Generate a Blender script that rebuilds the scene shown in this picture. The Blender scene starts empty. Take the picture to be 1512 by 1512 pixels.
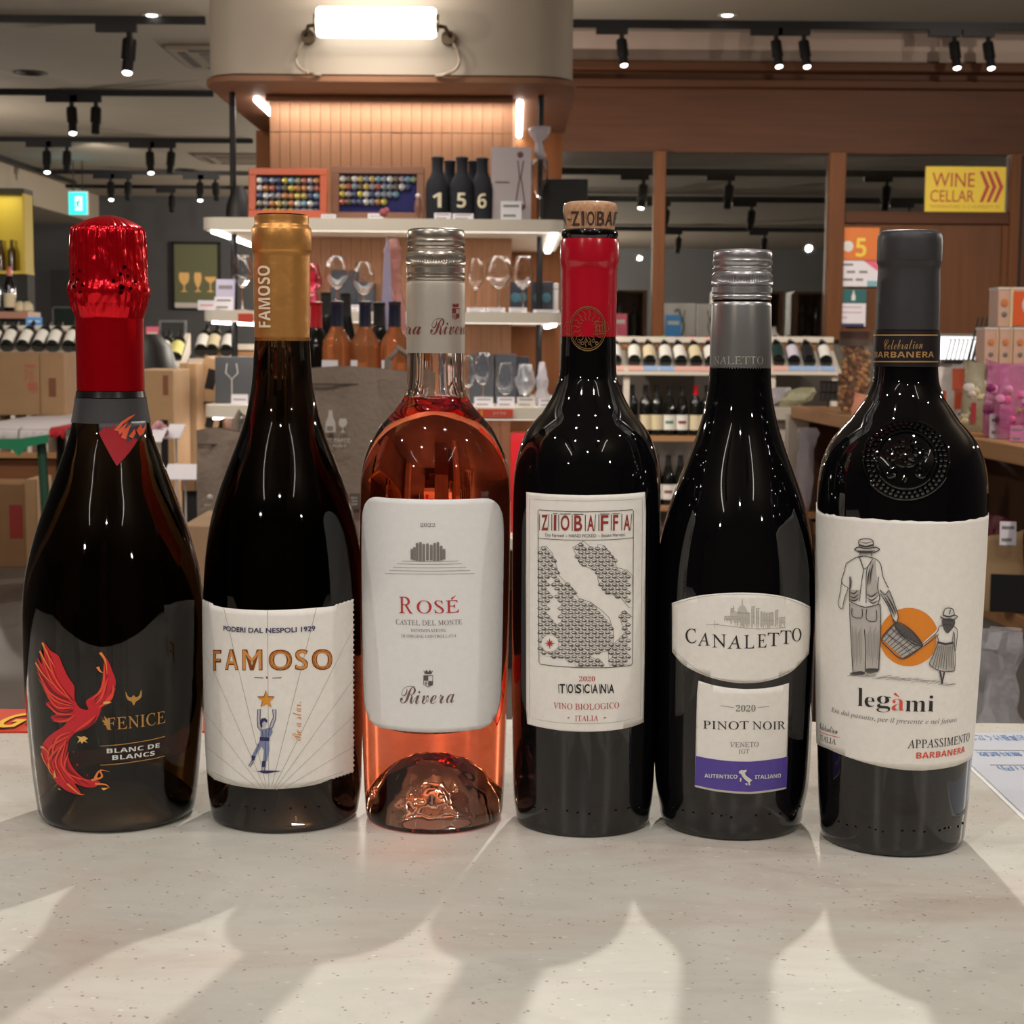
import bpy, bmesh, math, random
from mathutils import Vector, Matrix, noise
from mathutils.geometry import tessellate_polygon
random.seed(7)
SC = bpy.context.scene
COL = SC.collection
PI = math.pi
# ------------------------------------------------------------------ camera, world, lights, exposure
F = 2500.0                       # focal length in pixels of the 1512 frame
TH = math.radians(5.84)          # pitch down
RO = math.radians(0.45)          # slight roll
EYE = Vector((0, 0, 1.2))
FWD = Vector((0, math.cos(TH), -math.sin(TH)))
UPV = Vector((0, math.sin(TH), math.cos(TH)))
RGT = Vector((1, 0, 0))
RC = RGT * math.cos(RO) + UPV * math.sin(RO)
UC = UPV * math.cos(RO) - RGT * math.sin(RO)
cam = bpy.data.objects.new('camera', bpy.data.cameras.new('camera'))
COL.objects.link(cam)
cam.data.sensor_width = 36
cam.data.lens = F / 1512 * 36
cam.data.clip_start = 0.02
cam.data.dof.use_dof = True
cam.data.dof.focus_distance = 0.86
cam.data.dof.aperture_fstop = 38
M = Matrix((RC, UC, -FWD)).transposed().to_4x4()
M.translation = EYE
cam.matrix_world = M
SC.camera = cam
SC.view_settings.view_transform = 'Standard'
SC.view_settings.look = 'None'
SC.view_settings.exposure = 0.0
SC.view_settings.gamma = 1.0
SC.view_settings.use_curve_mapping = False
W = bpy.data.worlds.new('world'); W.use_nodes = True
W.node_tree.nodes['Background'].inputs[0].default_value = (0.95, 0.84, 0.74, 1)
W.node_tree.nodes['Background'].inputs[1].default_value = 0.14
SC.world = W

def lamp(name, typ, loc, aim, power, color=(1, .93, .84), size=.03, angle=60, blend=.5, sy=None):
    d = bpy.data.lights.new(name, typ); d.energy = power; d.color = color
    if typ == 'AREA':
        d.size = size
        if sy: d.shape = 'RECTANGLE'; d.size_y = sy
    else:
        d.shadow_soft_size = size
    if typ == 'SPOT':
        d.spot_size = math.radians(angle); d.spot_blend = blend
    o = bpy.data.objects.new(name, d); COL.objects.link(o); o.location = loc
    o.rotation_euler = (Vector(aim) - Vector(loc)).to_track_quat('-Z', 'Y').to_euler()
    return o
CEIL = 3.12
# the lamp on the ceiling beyond the bottles that throws their shadows towards the camera
lamp('key_spotlight', 'SPOT', (.30, 2.23, 2.70), (0, .70, .95), 105, (1, .95, .88), .02, 50, .5)
# track lights over and behind the photographer
for lx, ly, p in ((-.9, -.9, 42), (.75, -1.0, 42), (-.05, -2.3, 48), (1.9, .4, 45), (-2.1, .3, 45), (-.5, .35, 20), (.45, .3, 20)):
    lamp('track_lamp', 'SPOT', (lx, ly, 3.05), (lx * .15, .9, 1.0), p, (1, .96, .92), .03, 80, .8)
# added fill lights, unseen: outside the picture and behind the tower and wall
for lx, ly, lz, p in ((-3.4, 3.6, 2.2, 70), (3.2, 3.2, 2.2, 60), (-1.6, -1.6, 2.3, 22), (1.7, -1.4, 2.3, 22), (-.55, 9.4, 1.9, 110), (-5.0, 14.5, 2.1, 90), (-.6, 17, 2.0, 120), (-.8, 22, 2.0, 60), (4.4, 7.0, 2.0, 80)):
    lamp('hidden_fill_light', 'POINT', (lx, ly, lz), (0, 0, 0), p, (1, .9, .78), .03)
# track lights of the shop floor
for lx, ly, tx, ty, tz, p in ((-2.2, 3.0, -1.9, 6.2, .9, 110), (-1.2, 3.6, -1.3, 5, .9, 60), (-.3, 2.2, -.45, 4.1, .9, 50), (1.5, 2.0, 1.2, 3.6, 1.0, 120),
                          (1.6, 7.6, 1.6, 10.2, 1.1, 150), (.6, 7.4, .8, 10.4, .8, 110), (2.9, 7.8, 3.2, 10.8, 1.7, 90),
                          (-3.8, 7.4, -3.3, 10.5, 1.0, 150), (-2.0, 7.0, -2.2, 10.2, .9, 110), (-4.2, 17, -4.6, 23, 1.4, 110)):
    lamp('shop_spotlight', 'SPOT', (lx, ly, 3.0), (tx, ty, tz), p, (1, .9, .78), .04, 80, .8)

lamp('cellar_fill_light', 'POINT', (-.4, 13.5, 1.9), (0, 0, 0), 45, (1, .88, .72), .02)  # added fill lights, kept out of view, to brighten the cellar
lamp('cellar_fill_light', 'POINT', (5.0, 13.6, 1.9), (0, 0, 0), 60, (1, .88, .72), .02)
for cxx in (.5, 1.3, 2.1): lamp('cellar_fill_spot', 'SPOT', (cxx, 11.06, 2.42), (cxx, 11.5, 1.3), 14, (1, .9, .78), .02, 110, .8)  # added fill spots hidden behind the header, for the fronts behind the glass
lamp('cellar_fill_light', 'POINT', (-.4, 21, 1.9), (0, 0, 0), 700, (1, .88, .72), .02)  # added unseen fill for the cream back wall

def ray(px, py):
    a, b = px - 756, py - 756
    a2 = a * math.cos(RO) + b * math.sin(RO); b2 = b * math.cos(RO) - a * math.sin(RO)
    return FWD + RGT * (a2 / F) - UPV * (b2 / F)
def P(px, py, Y):
    d = ray(px, py); return EYE + d * (Y / d.y)
def PZ(px, py, z):
    d = ray(px, py); return EYE + d * ((z - EYE.z) / d.z)
CT = 0.95                        # counter top height
def G(px, py): return PZ(px, py, CT)

# ------------------------------------------------------------------ materials
MATS = {}
def mat(name, col, rough=.5, metal=0, ior=1.5, emit=None, es=1, trans=0, var=0, vscale=20, bump=0, bscale=60, alpha=1, stretch=(1, 1, 1), coat=0, col2=None, vol=None, thick=None, sheen=0):
    if name in MATS: return MATS[name]
    m = bpy.data.materials.new(name); m.use_nodes = True; nt = m.node_tree; N = nt.nodes; L = nt.links
    b = N['Principled BSDF']
    b.inputs['Base Color'].default_value = (*col, 1); b.inputs['Roughness'].default_value = rough
    b.inputs['Metallic'].default_value = metal; b.inputs['IOR'].default_value = ior
    b.inputs['Transmission Weight'].default_value = trans; b.inputs['Alpha'].default_value = alpha
    b.inputs['Coat Weight'].default_value = coat; b.inputs['Coat Roughness'].default_value = .05
    if sheen: b.inputs['Sheen Weight'].default_value = sheen
    if emit:
        b.inputs['Emission Color'].default_value = (*emit, 1); b.inputs['Emission Strength'].default_value = es
    tc = N.new('ShaderNodeTexCoord'); mp = N.new('ShaderNodeMapping'); mp.inputs['Scale'].default_value = stretch
    L.new(tc.outputs['Object'], mp.inputs['Vector'])
    if var or col2:
        n = N.new('ShaderNodeTexNoise'); n.inputs['Scale'].default_value = vscale; n.inputs['Detail'].default_value = 5
        L.new(mp.outputs[0], n.inputs['Vector'])
        r = N.new('ShaderNodeValToRGB'); r.color_ramp.elements[0].position = .3; r.color_ramp.elements[1].position = .7
        c2 = col2 or tuple(min(1, c * (1 + var)) for c in col)
        c1 = col if col2 else tuple(c * (1 - var) for c in col)
        r.color_ramp.elements[0].color = (*c1, 1); r.color_ramp.elements[1].color = (*c2, 1)
        L.new(n.outputs['Fac'], r.inputs['Fac']); L.new(r.outputs['Color'], b.inputs['Base Color'])
    if bump:
        n = N.new('ShaderNodeTexNoise'); n.inputs['Scale'].default_value = bscale; n.inputs['Detail'].default_value = 4
        L.new(mp.outputs[0], n.inputs['Vector'])
        bp = N.new('ShaderNodeBump'); bp.inputs['Strength'].default_value = bump; bp.inputs['Distance'].default_value = .01
        L.new(n.outputs['Fac'], bp.inputs['Height']); L.new(bp.outputs['Normal'], b.inputs['Normal'])
    if vol:
        v = N.new('ShaderNodeVolumeAbsorption'); v.inputs['Color'].default_value = (*vol[0], 1); v.inputs['Density'].default_value = vol[1]
        L.new(v.outputs[0], N['Material Output'].inputs['Volume'])
    MATS[name] = m
    return m

def stone_mat():
    m = bpy.data.materials.new('counter_stone'); m.use_nodes = True; nt = m.node_tree; N = nt.nodes; L = nt.links
    b = N['Principled BSDF']; b.inputs['Roughness'].default_value = .32
    tc = N.new('ShaderNodeTexCoord'); mp = N.new('ShaderNodeMapping'); mp.inputs['Scale'].default_value = (.8, 1.5, 1)
    L.new(tc.outputs['Object'], mp.inputs[0])
    def nz(scale, det, src, rough=.6, dist=0):
        n = N.new('ShaderNodeTexNoise'); n.inputs['Scale'].default_value = scale; n.inputs['Detail'].default_value = det
        n.inputs['Roughness'].default_value = rough; n.inputs['Distortion'].default_value = dist; L.new(src, n.inputs['Vector']); return n
    def ramp(src, stops):
        r = N.new('ShaderNodeValToRGB'); e = r.color_ramp.elements
        e[0].position, e[0].color = stops[0][0], (*stops[0][1], 1); e[1].position, e[1].color = stops[-1][0], (*stops[-1][1], 1)
        for p, c in stops[1:-1]:
            x = e.new(p); x.color = (*c, 1)
        L.new(src, r.inputs[0]); return r
    def mix(a, bb, fac, mode='MIX'):
        x = N.new('ShaderNodeMix'); x.data_type = 'RGBA'; x.blend_type = mode
        if isinstance(fac, float): x.inputs[0].default_value = fac
        else: L.new(fac, x.inputs[0])
        L.new(a, x.inputs[6])
        if isinstance(bb, tuple): x.inputs[7].default_value = (*bb, 1)
        else: L.new(bb, x.inputs[7])
        return x.outputs[2]
    big = ramp(nz(5, 6, mp.outputs[0], .65, .6).outputs['Fac'], [(.3, (.46, .385, .32)), (.45, (.57, .50, .43)), (.56, (.60, .575, .50)), (.68, (.53, .50, .44)), (.8, (.50, .44, .38))])
    veins = ramp(nz(14, 8, mp.outputs[0], .7, 1.2).outputs['Fac'], [(.45, (0, 0, 0)), (.6, (1, 1, 1))])
    c = mix(big.outputs[0], (.68, .64, .57), veins.outputs[0])
    c = mix(big.outputs[0], c, .5)
    vo = N.new('ShaderNodeTexVoronoi'); vo.inputs['Scale'].default_value = 330; L.new(tc.outputs['Object'], vo.inputs['Vector'])
    sp = ramp(vo.outputs['Distance'], [(.16, (1, 1, 1)), (.3, (0, 0, 0))])
    wn = N.new('ShaderNodeTexNoise'); wn.inputs['Scale'].default_value = 140; L.new(tc.outputs['Object'], wn.inputs['Vector'])
    sel = ramp(wn.outputs['Fac'], [(.56, (0, 0, 0)), (.62, (1, 1, 1))])
    ml = N.new('ShaderNodeMath'); ml.operation = 'MULTIPLY'; L.new(sp.outputs[0], ml.inputs[0]); L.new(sel.outputs[0], ml.inputs[1])
    c = mix(c, (.27, .19, .14), ml.outputs[0])
    vo2 = N.new('ShaderNodeTexVoronoi'); vo2.inputs['Scale'].default_value = 90; L.new(mp.outputs[0], vo2.inputs['Vector'])
    sp2 = ramp(vo2.outputs['Distance'], [(.04, (1, 1, 1)), (.12, (0, 0, 0))])
    c = mix(c, (.76, .73, .66), sp2.outputs[0])
    L.new(c, b.inputs['Base Color'])
    return m
def wood(name, c1, c2, axis='z', rough=.45, sc=1.0):
    if name in MATS: return MATS[name]
    st = {'z': (18 * sc, 18 * sc, 1.2 * sc), 'x': (1.2 * sc, 18 * sc, 18 * sc), 'y': (18 * sc, 1.2 * sc, 18 * sc)}[axis]
    return mat(name, c1, .6, ior=1.35, col2=c2, vscale=1.6, stretch=st, bump=.05, bscale=3)

# ------------------------------------------------------------------ mesh building
class MB:
    def __init__(s): s.v = []; s.f = []
    def add(s, vs, fs):
        n = len(s.v); s.v += [tuple(v) for v in vs]; s.f += [tuple(i + n for i in f) for f in fs]; return s
    def box(s, x0, x1, y0, y1, z0, z1):
        if x0 > x1: x0, x1 = x1, x0
        if y0 > y1: y0, y1 = y1, y0
        if z0 > z1: z0, z1 = z1, z0
        return s.add([(x0, y0, z0), (x1, y0, z0), (x1, y1, z0), (x0, y1, z0), (x0, y0, z1), (x1, y0, z1), (x1, y1, z1), (x0, y1, z1)],
                     [(3, 2, 1, 0), (4, 5, 6, 7), (0, 1, 5, 4), (1, 2, 6, 5), (2, 3, 7, 6), (3, 0, 4, 7)])
    def lathe(s, prof, seg=24, c=(0, 0, 0), cap=True, sx=1, sy=1):
        n0 = len(s.v)
        for r, z in prof:
            for k in range(seg):
                a = 2 * PI * k / seg; s.v.append((c[0] + r * sx * math.cos(a), c[1] + r * sy * math.sin(a), c[2] + z))
        for i in range(len(prof) - 1):
            for k in range(seg):
                a = n0 + i * seg + k; b = n0 + i * seg + (k + 1) % seg
                s.f.append((a, b, b + seg, a + seg))
        if cap:
            s.f.append(tuple(n0 + k for k in reversed(range(seg))))
            t = n0 + (len(prof) - 1) * seg; s.f.append(tuple(t + k for k in range(seg)))
        return s
    def tube(s, pts, r, seg=8, closed=False):
        pts = [Vector(p) for p in pts]; n = len(pts); n0 = len(s.v)
        rs = r if isinstance(r, (list, tuple)) else [r] * n
        ref = Vector((0, 0, 1))
        for i, p in enumerate(pts):
            if closed: t = pts[(i + 1) % n] - pts[i - 1]
            else: t = pts[min(i + 1, n - 1)] - pts[max(i - 1, 0)]
            t.normalize()
            if abs(t.dot(ref)) > .95: ref = Vector((1, 0, 0)) if abs(t.x) < .9 else Vector((0, 1, 0))
            u = t.cross(ref).normalized(); w = t.cross(u)
            for k in range(seg):
                a = 2 * PI * k / seg; s.v.append(tuple(p + (u * math.cos(a) + w * math.sin(a)) * rs[i]))
        for i in range(n if closed else n - 1):
            for k in range(seg):
                a = n0 + i * seg + k; b = n0 + i * seg + (k + 1) % seg
                j = ((i + 1) % n) * seg + n0
                s.f.append((a, b, j + (k + 1) % seg, j + k))
        if not closed:
            s.f.append(tuple(n0 + k for k in reversed(range(seg)))); t = n0 + (n - 1) * seg; s.f.append(tuple(t + k for k in range(seg)))
        return s
    def prism(s, poly, o, ux, uy, th):
        """flat outline (2-D points) in the plane o, ux, uy given a real thickness along ux x uy"""
        o, ux, uy = Vector(o), Vector(ux), Vector(uy); nrm = ux.cross(uy).normalized() * th
        n = len(poly); tri = tessellate_polygon([[Vector((p[0], p[1], 0)) for p in poly]])
        fr = [o + ux * p[0] + uy * p[1] for p in poly]; bk = [p - nrm for p in fr]
        area = sum(poly[i][0] * poly[(i + 1) % n][1] - poly[(i + 1) % n][0] * poly[i][1] for i in range(n))
        fs = []
        for t in tri:
            a, b, c = t
            ar = (poly[b][0] - poly[a][0]) * (poly[c][1] - poly[a][1]) - (poly[c][0] - poly[a][0]) * (poly[b][1] - poly[a][1])
            if ar < 0: a, b, c = c, b, a
            fs += [(a, b, c), (c + n, b + n, a + n)]
        for i in range(n):
            j = (i + 1) % n
            fs.append((i, i + n, j + n, j) if area > 0 else (j, j + n, i + n, i))
        return s.add(fr + bk, fs)
    def ball(s, c, r, seg=10, sq=(1, 1, 1)):
        pr = [(max(1e-5, r * math.sin(PI * i / (seg // 2 + 1))), -r * math.cos(PI * i / (seg // 2 + 1))) for i in range(seg // 2 + 2)]
        n0 = len(s.v); s.lathe(pr, seg, (0, 0, 0), cap=False)
        for i in range(n0, len(s.v)):
            x, y, z = s.v[i]; s.v[i] = (c[0] + x * sq[0], c[1] + y * sq[1], c[2] + z * sq[2])
        return s
    def xf(s, Mx):
        s.v = [tuple(Mx @ Vector(v)) for v in s.v]; return s
def mesh(name, mb, m, smooth=True):
    me = bpy.data.meshes.new(name); me.from_pydata(mb.v, [], mb.f)
    if m: me.materials.append(m)
    if smooth:
        me.polygons.foreach_set('use_smooth', [True] * len(me.polygons))
        me.set_sharp_from_angle(angle=math.radians(38))
    me.update(); return me
def mk(name, mb, m, parent=None, kind=None, bevel=0, smooth=True, label=None):
    me = mb if isinstance(mb, bpy.types.Mesh) else mesh(name, mb, m, smooth)
    o = bpy.data.objects.new(name, me); COL.objects.link(o)
    if parent: o.parent = parent
    if kind: o['kind'] = kind
    if label: o['label'] = label
    if bevel:
        b = o.modifiers.new('bevel', 'BEVEL'); b.width = bevel; b.segments = 2; b.limit_method = 'ANGLE'
    return o
def tag(o, label, cat, group=None, kind=None):
    o['label'] = label; o['category'] = cat
    if group: o['group'] = group
    if kind: o['kind'] = kind
    return o
def thing(name, label, cat, loc=(0, 0, 0), rz=0, group=None):
    o = bpy.data.objects.new(name, None); COL.objects.link(o); o.location = loc; o.rotation_euler = (0, 0, rz); o.empty_display_size = .02
    return tag(o, label, cat, group)
def dup(root, label, loc, rot=(0, 0, 0), group=None, sub=None):
    r = root.copy(); COL.objects.link(r); r.location = loc; r.rotation_euler = rot; r['label'] = label
    if group: r['group'] = group
    def rec(a, b):
        for ch in [c for c in CH.get(a, [])]:
            c = ch.copy(); COL.objects.link(c); c.parent = b
            k = sub.get(ch.name.split('.')[0]) if sub else None
            if k: c.data = c.data.copy(); c.data.materials[0] = k
            rec(ch, c)
    CH = {}
    for x in TREE(root): CH.setdefault(x.parent, []).append(x)
    rec(root, r)
    return r
def TREE(root):
    out = []
    st = [root]
    while st:
        a = st.pop()
        for c in a.children: out.append(c); st.append(c)
    return out
def one(name, mb, m, label, cat, loc=(0, 0, 0), rot=(0, 0, 0), group=None, bevel=0, kind=None):
    o = mk(name, mb, m, bevel=bevel); o.location = loc; o.rotation_euler = rot
    return tag(o, label, cat, group, kind)

# ------------------------------------------------------------------ lettering
def conv(s, U, L, D=None):
    o = ''
    for ch in s:
        if 'A' <= ch <= 'Z': o += chr(U + ord(ch) - 65)
        elif 'a' <= ch <= 'z':
            c = L + ord(ch) - 97; o += chr(0x210e) if c == 0x1d455 else chr(c)
        elif '0' <= ch <= '9' and D: o += chr(D + ord(ch) - 48)
        else: o += ch
    return o
TXC = {}
def glyphs(s, style='sans'):
    """outline letters as flat triangles, scaled to a unit box"""
    k = (s, style)
    if k in TXC: return TXC[k]
    c = bpy.data.curves.new('t', 'FONT'); c.size = 1; c.resolution_u = 3; t = s
    if style == 'serif': t = conv(s, 0x1D434, 0x1D44E); c.shear = -.29
    elif style == 'serifn': t = conv(s, 0x1D400, 0x1D41A, 0x1D7CE); c.offset = -.010
    elif style == 'serift': t = conv(s, 0x1D400, 0x1D41A, 0x1D7CE); c.offset = -.018
    elif style == 'serifb': t = conv(s, 0x1D400, 0x1D41A, 0x1D7CE)
    elif style == 'ital': t = conv(s, 0x1D434, 0x1D44E)
    elif style == 'script': t = conv(s, 0x1D4D0, 0x1D4EA); c.offset = -.006
    elif style == 'bold': t = conv(s, 0x1D5D4, 0x1D5EE, 0x1D7EC)
    elif style == 'boldi': t = conv(s, 0x1D5D4, 0x1D5EE, 0x1D7EC); c.shear = .25
    elif style == 'fat': c.offset = .018
    elif style == 'thin': c.offset = -.014
    c.body = t
    o = bpy.data.objects.new('t', c); COL.objects.link(o)
    dg = bpy.context.evaluated_depsgraph_get(); me = bpy.data.meshes.new_from_object(o.evaluated_get(dg))
    V = [(v.co.x, v.co.y) for v in me.vertices]; Fc = [tuple(p.vertices) for p in me.polygons]
    bpy.data.objects.remove(o); bpy.data.curves.remove(c); bpy.data.meshes.remove(me)
    x0 = min(v[0] for v in V); x1 = max(v[0] for v in V); y0 = min(v[1] for v in V); y1 = max(v[1] for v in V)
    V = [((v[0] - x0) / (x1 - x0), (v[1] - y0) / (y1 - y0)) for v in V]
    TXC[k] = (V, Fc, (x1 - x0) / (y1 - y0)); return TXC[k]
def flat_text(s, style, o, ux, uy, w, h=None):
    """letters on a flat surface: lower-left corner o, unit vectors ux, uy, width w, height h (m)"""
    V, Fc, ar = glyphs(s, style); h = h or w / ar
    o, ux, uy = Vector(o), Vector(ux), Vector(uy)
    return MB().add([o + ux * (v[0] * w) + uy * (v[1] * h) for v in V], Fc)
def c8(r, g, b):
    def f(v):
        v /= 255; return v / 12.92 if v <= .04045 else ((v + .055) / 1.055) ** 2.4
    return (f(r), f(g), f(b))
# ------------------------------------------------------------------ counter and what lies on it
mb = MB().box(-1.6, 1.6, .27, 1.10, .915, CT)
cnt = thing('checkout_counter', 'long beige stone counter that the six bottles stand on', 'counter', (0, 0, 0))
mk('worktop', mb, stone_mat(), cnt, bevel=.002)
mk('body_panel', MB().box(-1.58, 1.58, .32, 1.06, 0, .915), wood('dark_walnut', c8(70, 45, 30), c8(92, 60, 40), 'x'), cnt)

# ------------------------------------------------------------------ bottles: outlines measured as (picture row, half width)
def interp(tab, z):
    if z <= tab[0][0]: return tab[0][1]
    for (z0, r0), (z1, r1) in zip(tab, tab[1:]):
        if z <= z1: return r0 + (r1 - r0) * (z - z0) / max(1e-9, z1 - z0)
    return tab[-1][1]
def spline(tab, step=.002):
    """monotone cubic resample of (z, r)"""
    n = len(tab); d = [(tab[i + 1][1] - tab[i][1]) / (tab[i + 1][0] - tab[i][0]) for i in range(n - 1)]
    m = [d[0]] + [0 if d[i - 1] * d[i] <= 0 else 2 * d[i - 1] * d[i] / (d[i - 1] + d[i]) for i in range(1, n - 1)] + [d[-1]]
    out = []
    for i in range(n - 1):
        z0, r0 = tab[i]; z1, r1 = tab[i + 1]; h = z1 - z0; k = max(1, int(h / step))
        for j in range(k):
            t = j / k; t2, t3 = t * t, t * t * t
            out.append((z0 + h * t, (2 * t3 - 3 * t2 + 1) * r0 + (t3 - 2 * t2 + t) * h * m[i] + (-2 * t3 + 3 * t2) * r1 + (t3 - t2) * h * m[i + 1]))
    out.append(tab[-1]); return out
class Bottle:
    def __init__(s, name, label, bx, by, hwb, group='six wine bottles lined up on the counter'):
        f = G(bx, by); dirv = Vector((f.x, f.y, 0)).normalized()
        rb = hwb * (f - EYE).dot(FWD) / F * 1.02
        s.c = f + dirv * rb; s.rb = rb
        s.root = thing(name, label, 'wine bottle', (s.c.x, s.c.y, CT), 0, group)
        s.tab = None
    def px(s, prof, ax):
        out = []
        for py, hw in prof:
            p = P(ax, py, s.c.y); d = (p - EYE).dot(FWD); k = hw / F
            out.append((p.z - CT, k * d / math.sqrt(1 + k * k)))
        return sorted(out)
    def body(s, prof, ax, k=1):
        t = [(q[0], q[1] * k) for q in s.px(prof, ax) if q[0] > .004]
        u = spline(t); r = [q[1] for q in u]
        for _ in range(14): r = [r[0]] + [(r[i - 1] + 2 * r[i] + r[i + 1]) / 4 for i in range(1, len(r) - 1)] + [r[-1]]
        s.tab = [(q[0], v) for q, v in zip(u, r)]; return s.tab
    def R(s, z): return interp(s.tab, z)
    def hit(s, x, y, Rf):
        d = ray(x, y); z = .1; R = Rf(P(x, y, s.c.y - .03).z - CT)
        for _ in range(8):
            ox, oy = EYE.x - s.c.x, EYE.y - s.c.y
            a = d.x ** 2 + d.y ** 2; b = ox * d.x + oy * d.y; c = ox * ox + oy * oy - R * R; disc = b * b - a * c
            t = (-b - math.sqrt(disc)) / a if disc > 0 else -b / a
            h = EYE + d * t; z = h.z - CT; R = Rf(z)
        return math.atan2(h.x - s.c.x, -(h.y - s.c.y)), z
def wrap(V, Fc, Rf, off, Rref, zs=True, step=.0035):
    bm = bmesh.new(); vs = [bm.verts.new((v[0], v[1], 0)) for v in V]
    for f in Fc:
        try: bm.faces.new([vs[i] for i in f])
        except ValueError: pass
    for ax in ((0, 1) if zs else (0,)):
        lo = min(v[ax] for v in V); hi = max(v[ax] for v in V)
        if hi - lo < step * 1.3: continue
        k = int((hi - lo) / step) + 1
        for i in range(1, k):
            co = [0, 0, 0]; co[ax] = lo + (hi - lo) * i / k; no = [0, 0, 0]; no[ax] = 1
            bmesh.ops.bisect_plane(bm, geom=bm.verts[:] + bm.edges[:] + bm.faces[:], plane_co=co, plane_no=no, dist=1e-7)
    mb = MB(); bm.verts.index_update()
    vv = []
    for v in bm.verts:
        ph = v.co.x / Rref; r = Rf(v.co.y) + off; vv.append((r * math.sin(ph), -r * math.cos(ph), v.co.y))
    fl = []
    for f in bm.faces:
        f.normal_update(); ids = [v.index for v in f.verts]; fl.append(ids if f.normal.z > 0 else ids[::-1])
    bm.free(); return mb.add(vv, fl)
class Art:
    """print and paper drawn on the curved surface of one bottle, in the coordinates of an enlarged view (origin, scale)"""
    def __init__(s, B, Rf, o, sc, Rref=.037):
        s.B, s.Rf, s.o, s.sc, s.Rref = B, Rf, o, sc, Rref; s.L = {}
    def pt(s, x, y):
        ph, z = s.B.hit(s.o[0] + x / s.sc, s.o[1] + y / s.sc, s.Rf); return (ph * s.Rref, z)
    def _put(s, key, V, Fc):
        q = s.L.setdefault(key, ([], [])); n = len(q[0]); q[0].extend(V); q[1].extend(tuple(i + n for i in f) for f in Fc)
    def polysz(s, key, pts):
        s._put(key, pts, [tuple(t) for t in tessellate_polygon([[Vector((p[0], p[1], 0)) for p in pts]])])
    def poly(s, key, pts): s.polysz(key, [s.pt(*p) for p in pts])
    def ell(s, key, cx, cy, rx, ry, n=20, a0=0):
        s.poly(key, [(cx + rx * math.cos(2 * PI * i / n), cy + ry * math.sin(2 * PI * i / n)) for i in range(n)])
    def line(s, key, pts, w=.0004, taper=False, closed=False, smooth=False):
        if smooth: pts = curve(pts, closed)
        q = [s.pt(*p) for p in pts]; s.linesz(key, q, w, taper, closed)
    def linesz(s, key, q, w, taper=False, closed=False):
        n = len(q); V = []; Fc = []
        for i in range(n):
            if closed: a, b = q[i - 1], q[(i + 1) % n]
            else: a, b = q[max(0, i - 1)], q[min(n - 1, i + 1)]
            dx, dy = b[0] - a[0], b[1] - a[1]; l = math.hypot(dx, dy) or 1
            ww = w / 2 * ((1 - i / (n - 1)) * .9 + .1 if taper is True else math.sin(PI * (i + .35) / (n - .3)) if taper == 'both' else 1)
            V += [(q[i][0] - dy / l * ww, q[i][1] + dx / l * ww), (q[i][0] + dy / l * ww, q[i][1] - dx / l * ww)]
        m = n if closed else n - 1
        for i in range(m):
            j = (i + 1) % n; Fc.append((2 * i, 2 * i + 1, 2 * j + 1, 2 * j))
        s._put(key, V, Fc)
    def ring(s, key, cx, cy, rx, ry, w=.0003, n=28):
        s.line(key, [(cx + rx * math.cos(2 * PI * i / n), cy + ry * math.sin(2 * PI * i / n)) for i in range(n)], w, closed=True)
    def text(s, key, t, style, x0, y0, x1, y1, h, arch=0):
        V, Fc, ar = glyphs(t, style); a = s.pt(x0, y0); b = s.pt(x1, y1)
        xm, ym = (x0 + x1) / 2, (y0 + y1) / 2
        hh = s.pt(xm, ym - h)[1] - s.pt(xm, ym)[1]
        s._put(key if len(t) == 1 else key + '#%d' % len(s.L), [(a[0] + v[0] * (b[0] - a[0]), a[1] + v[0] * (b[1] - a[1]) + v[1] * hh + arch * math.sin(PI * v[0])) for v in V], Fc)
    def vtext(s, key, t, style, xl, yt, xr, yb):
        """reads upwards"""
        V, Fc, ar = glyphs(t, style); a = s.pt(xl, yb); b = s.pt(xr, yt)
        s._put(key, [(b[0] - v[1] * (b[0] - a[0]), a[1] + v[0] * (b[1] - a[1])) for v in V], Fc)
    def build(s, spec, parent, zs=True):
        for key, (name, m, off) in spec.items():
            for k in [q for q in s.L if q == key or q.split('#')[0] == key]:
                V, Fc = s.L.pop(k)
                mk('lettering' if '#' in k else name, wrap(V, Fc, s.Rf, off, s.Rref, zs), m, parent, smooth=False)
def curve(pts, closed=False, k=5):
    out = []; n = len(pts)
    for i in range(n if closed else n - 1):
        p = [pts[(i + j) % n] if closed else pts[min(max(i + j, 0), n - 1)] for j in (-1, 0, 1, 2)]
        for a in range(k):
            t = a / k
            out.append(tuple(.5 * (2 * p[1][c] + (p[2][c] - p[0][c]) * t + (2 * p[0][c] - 5 * p[1][c] + 4 * p[2][c] - p[3][c]) * t * t + (3 * p[1][c] - p[0][c] - 3 * p[2][c] + p[3][c]) * t ** 3) for c in (0, 1)))
    if not closed: out.append(pts[-1])
    return out
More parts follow.
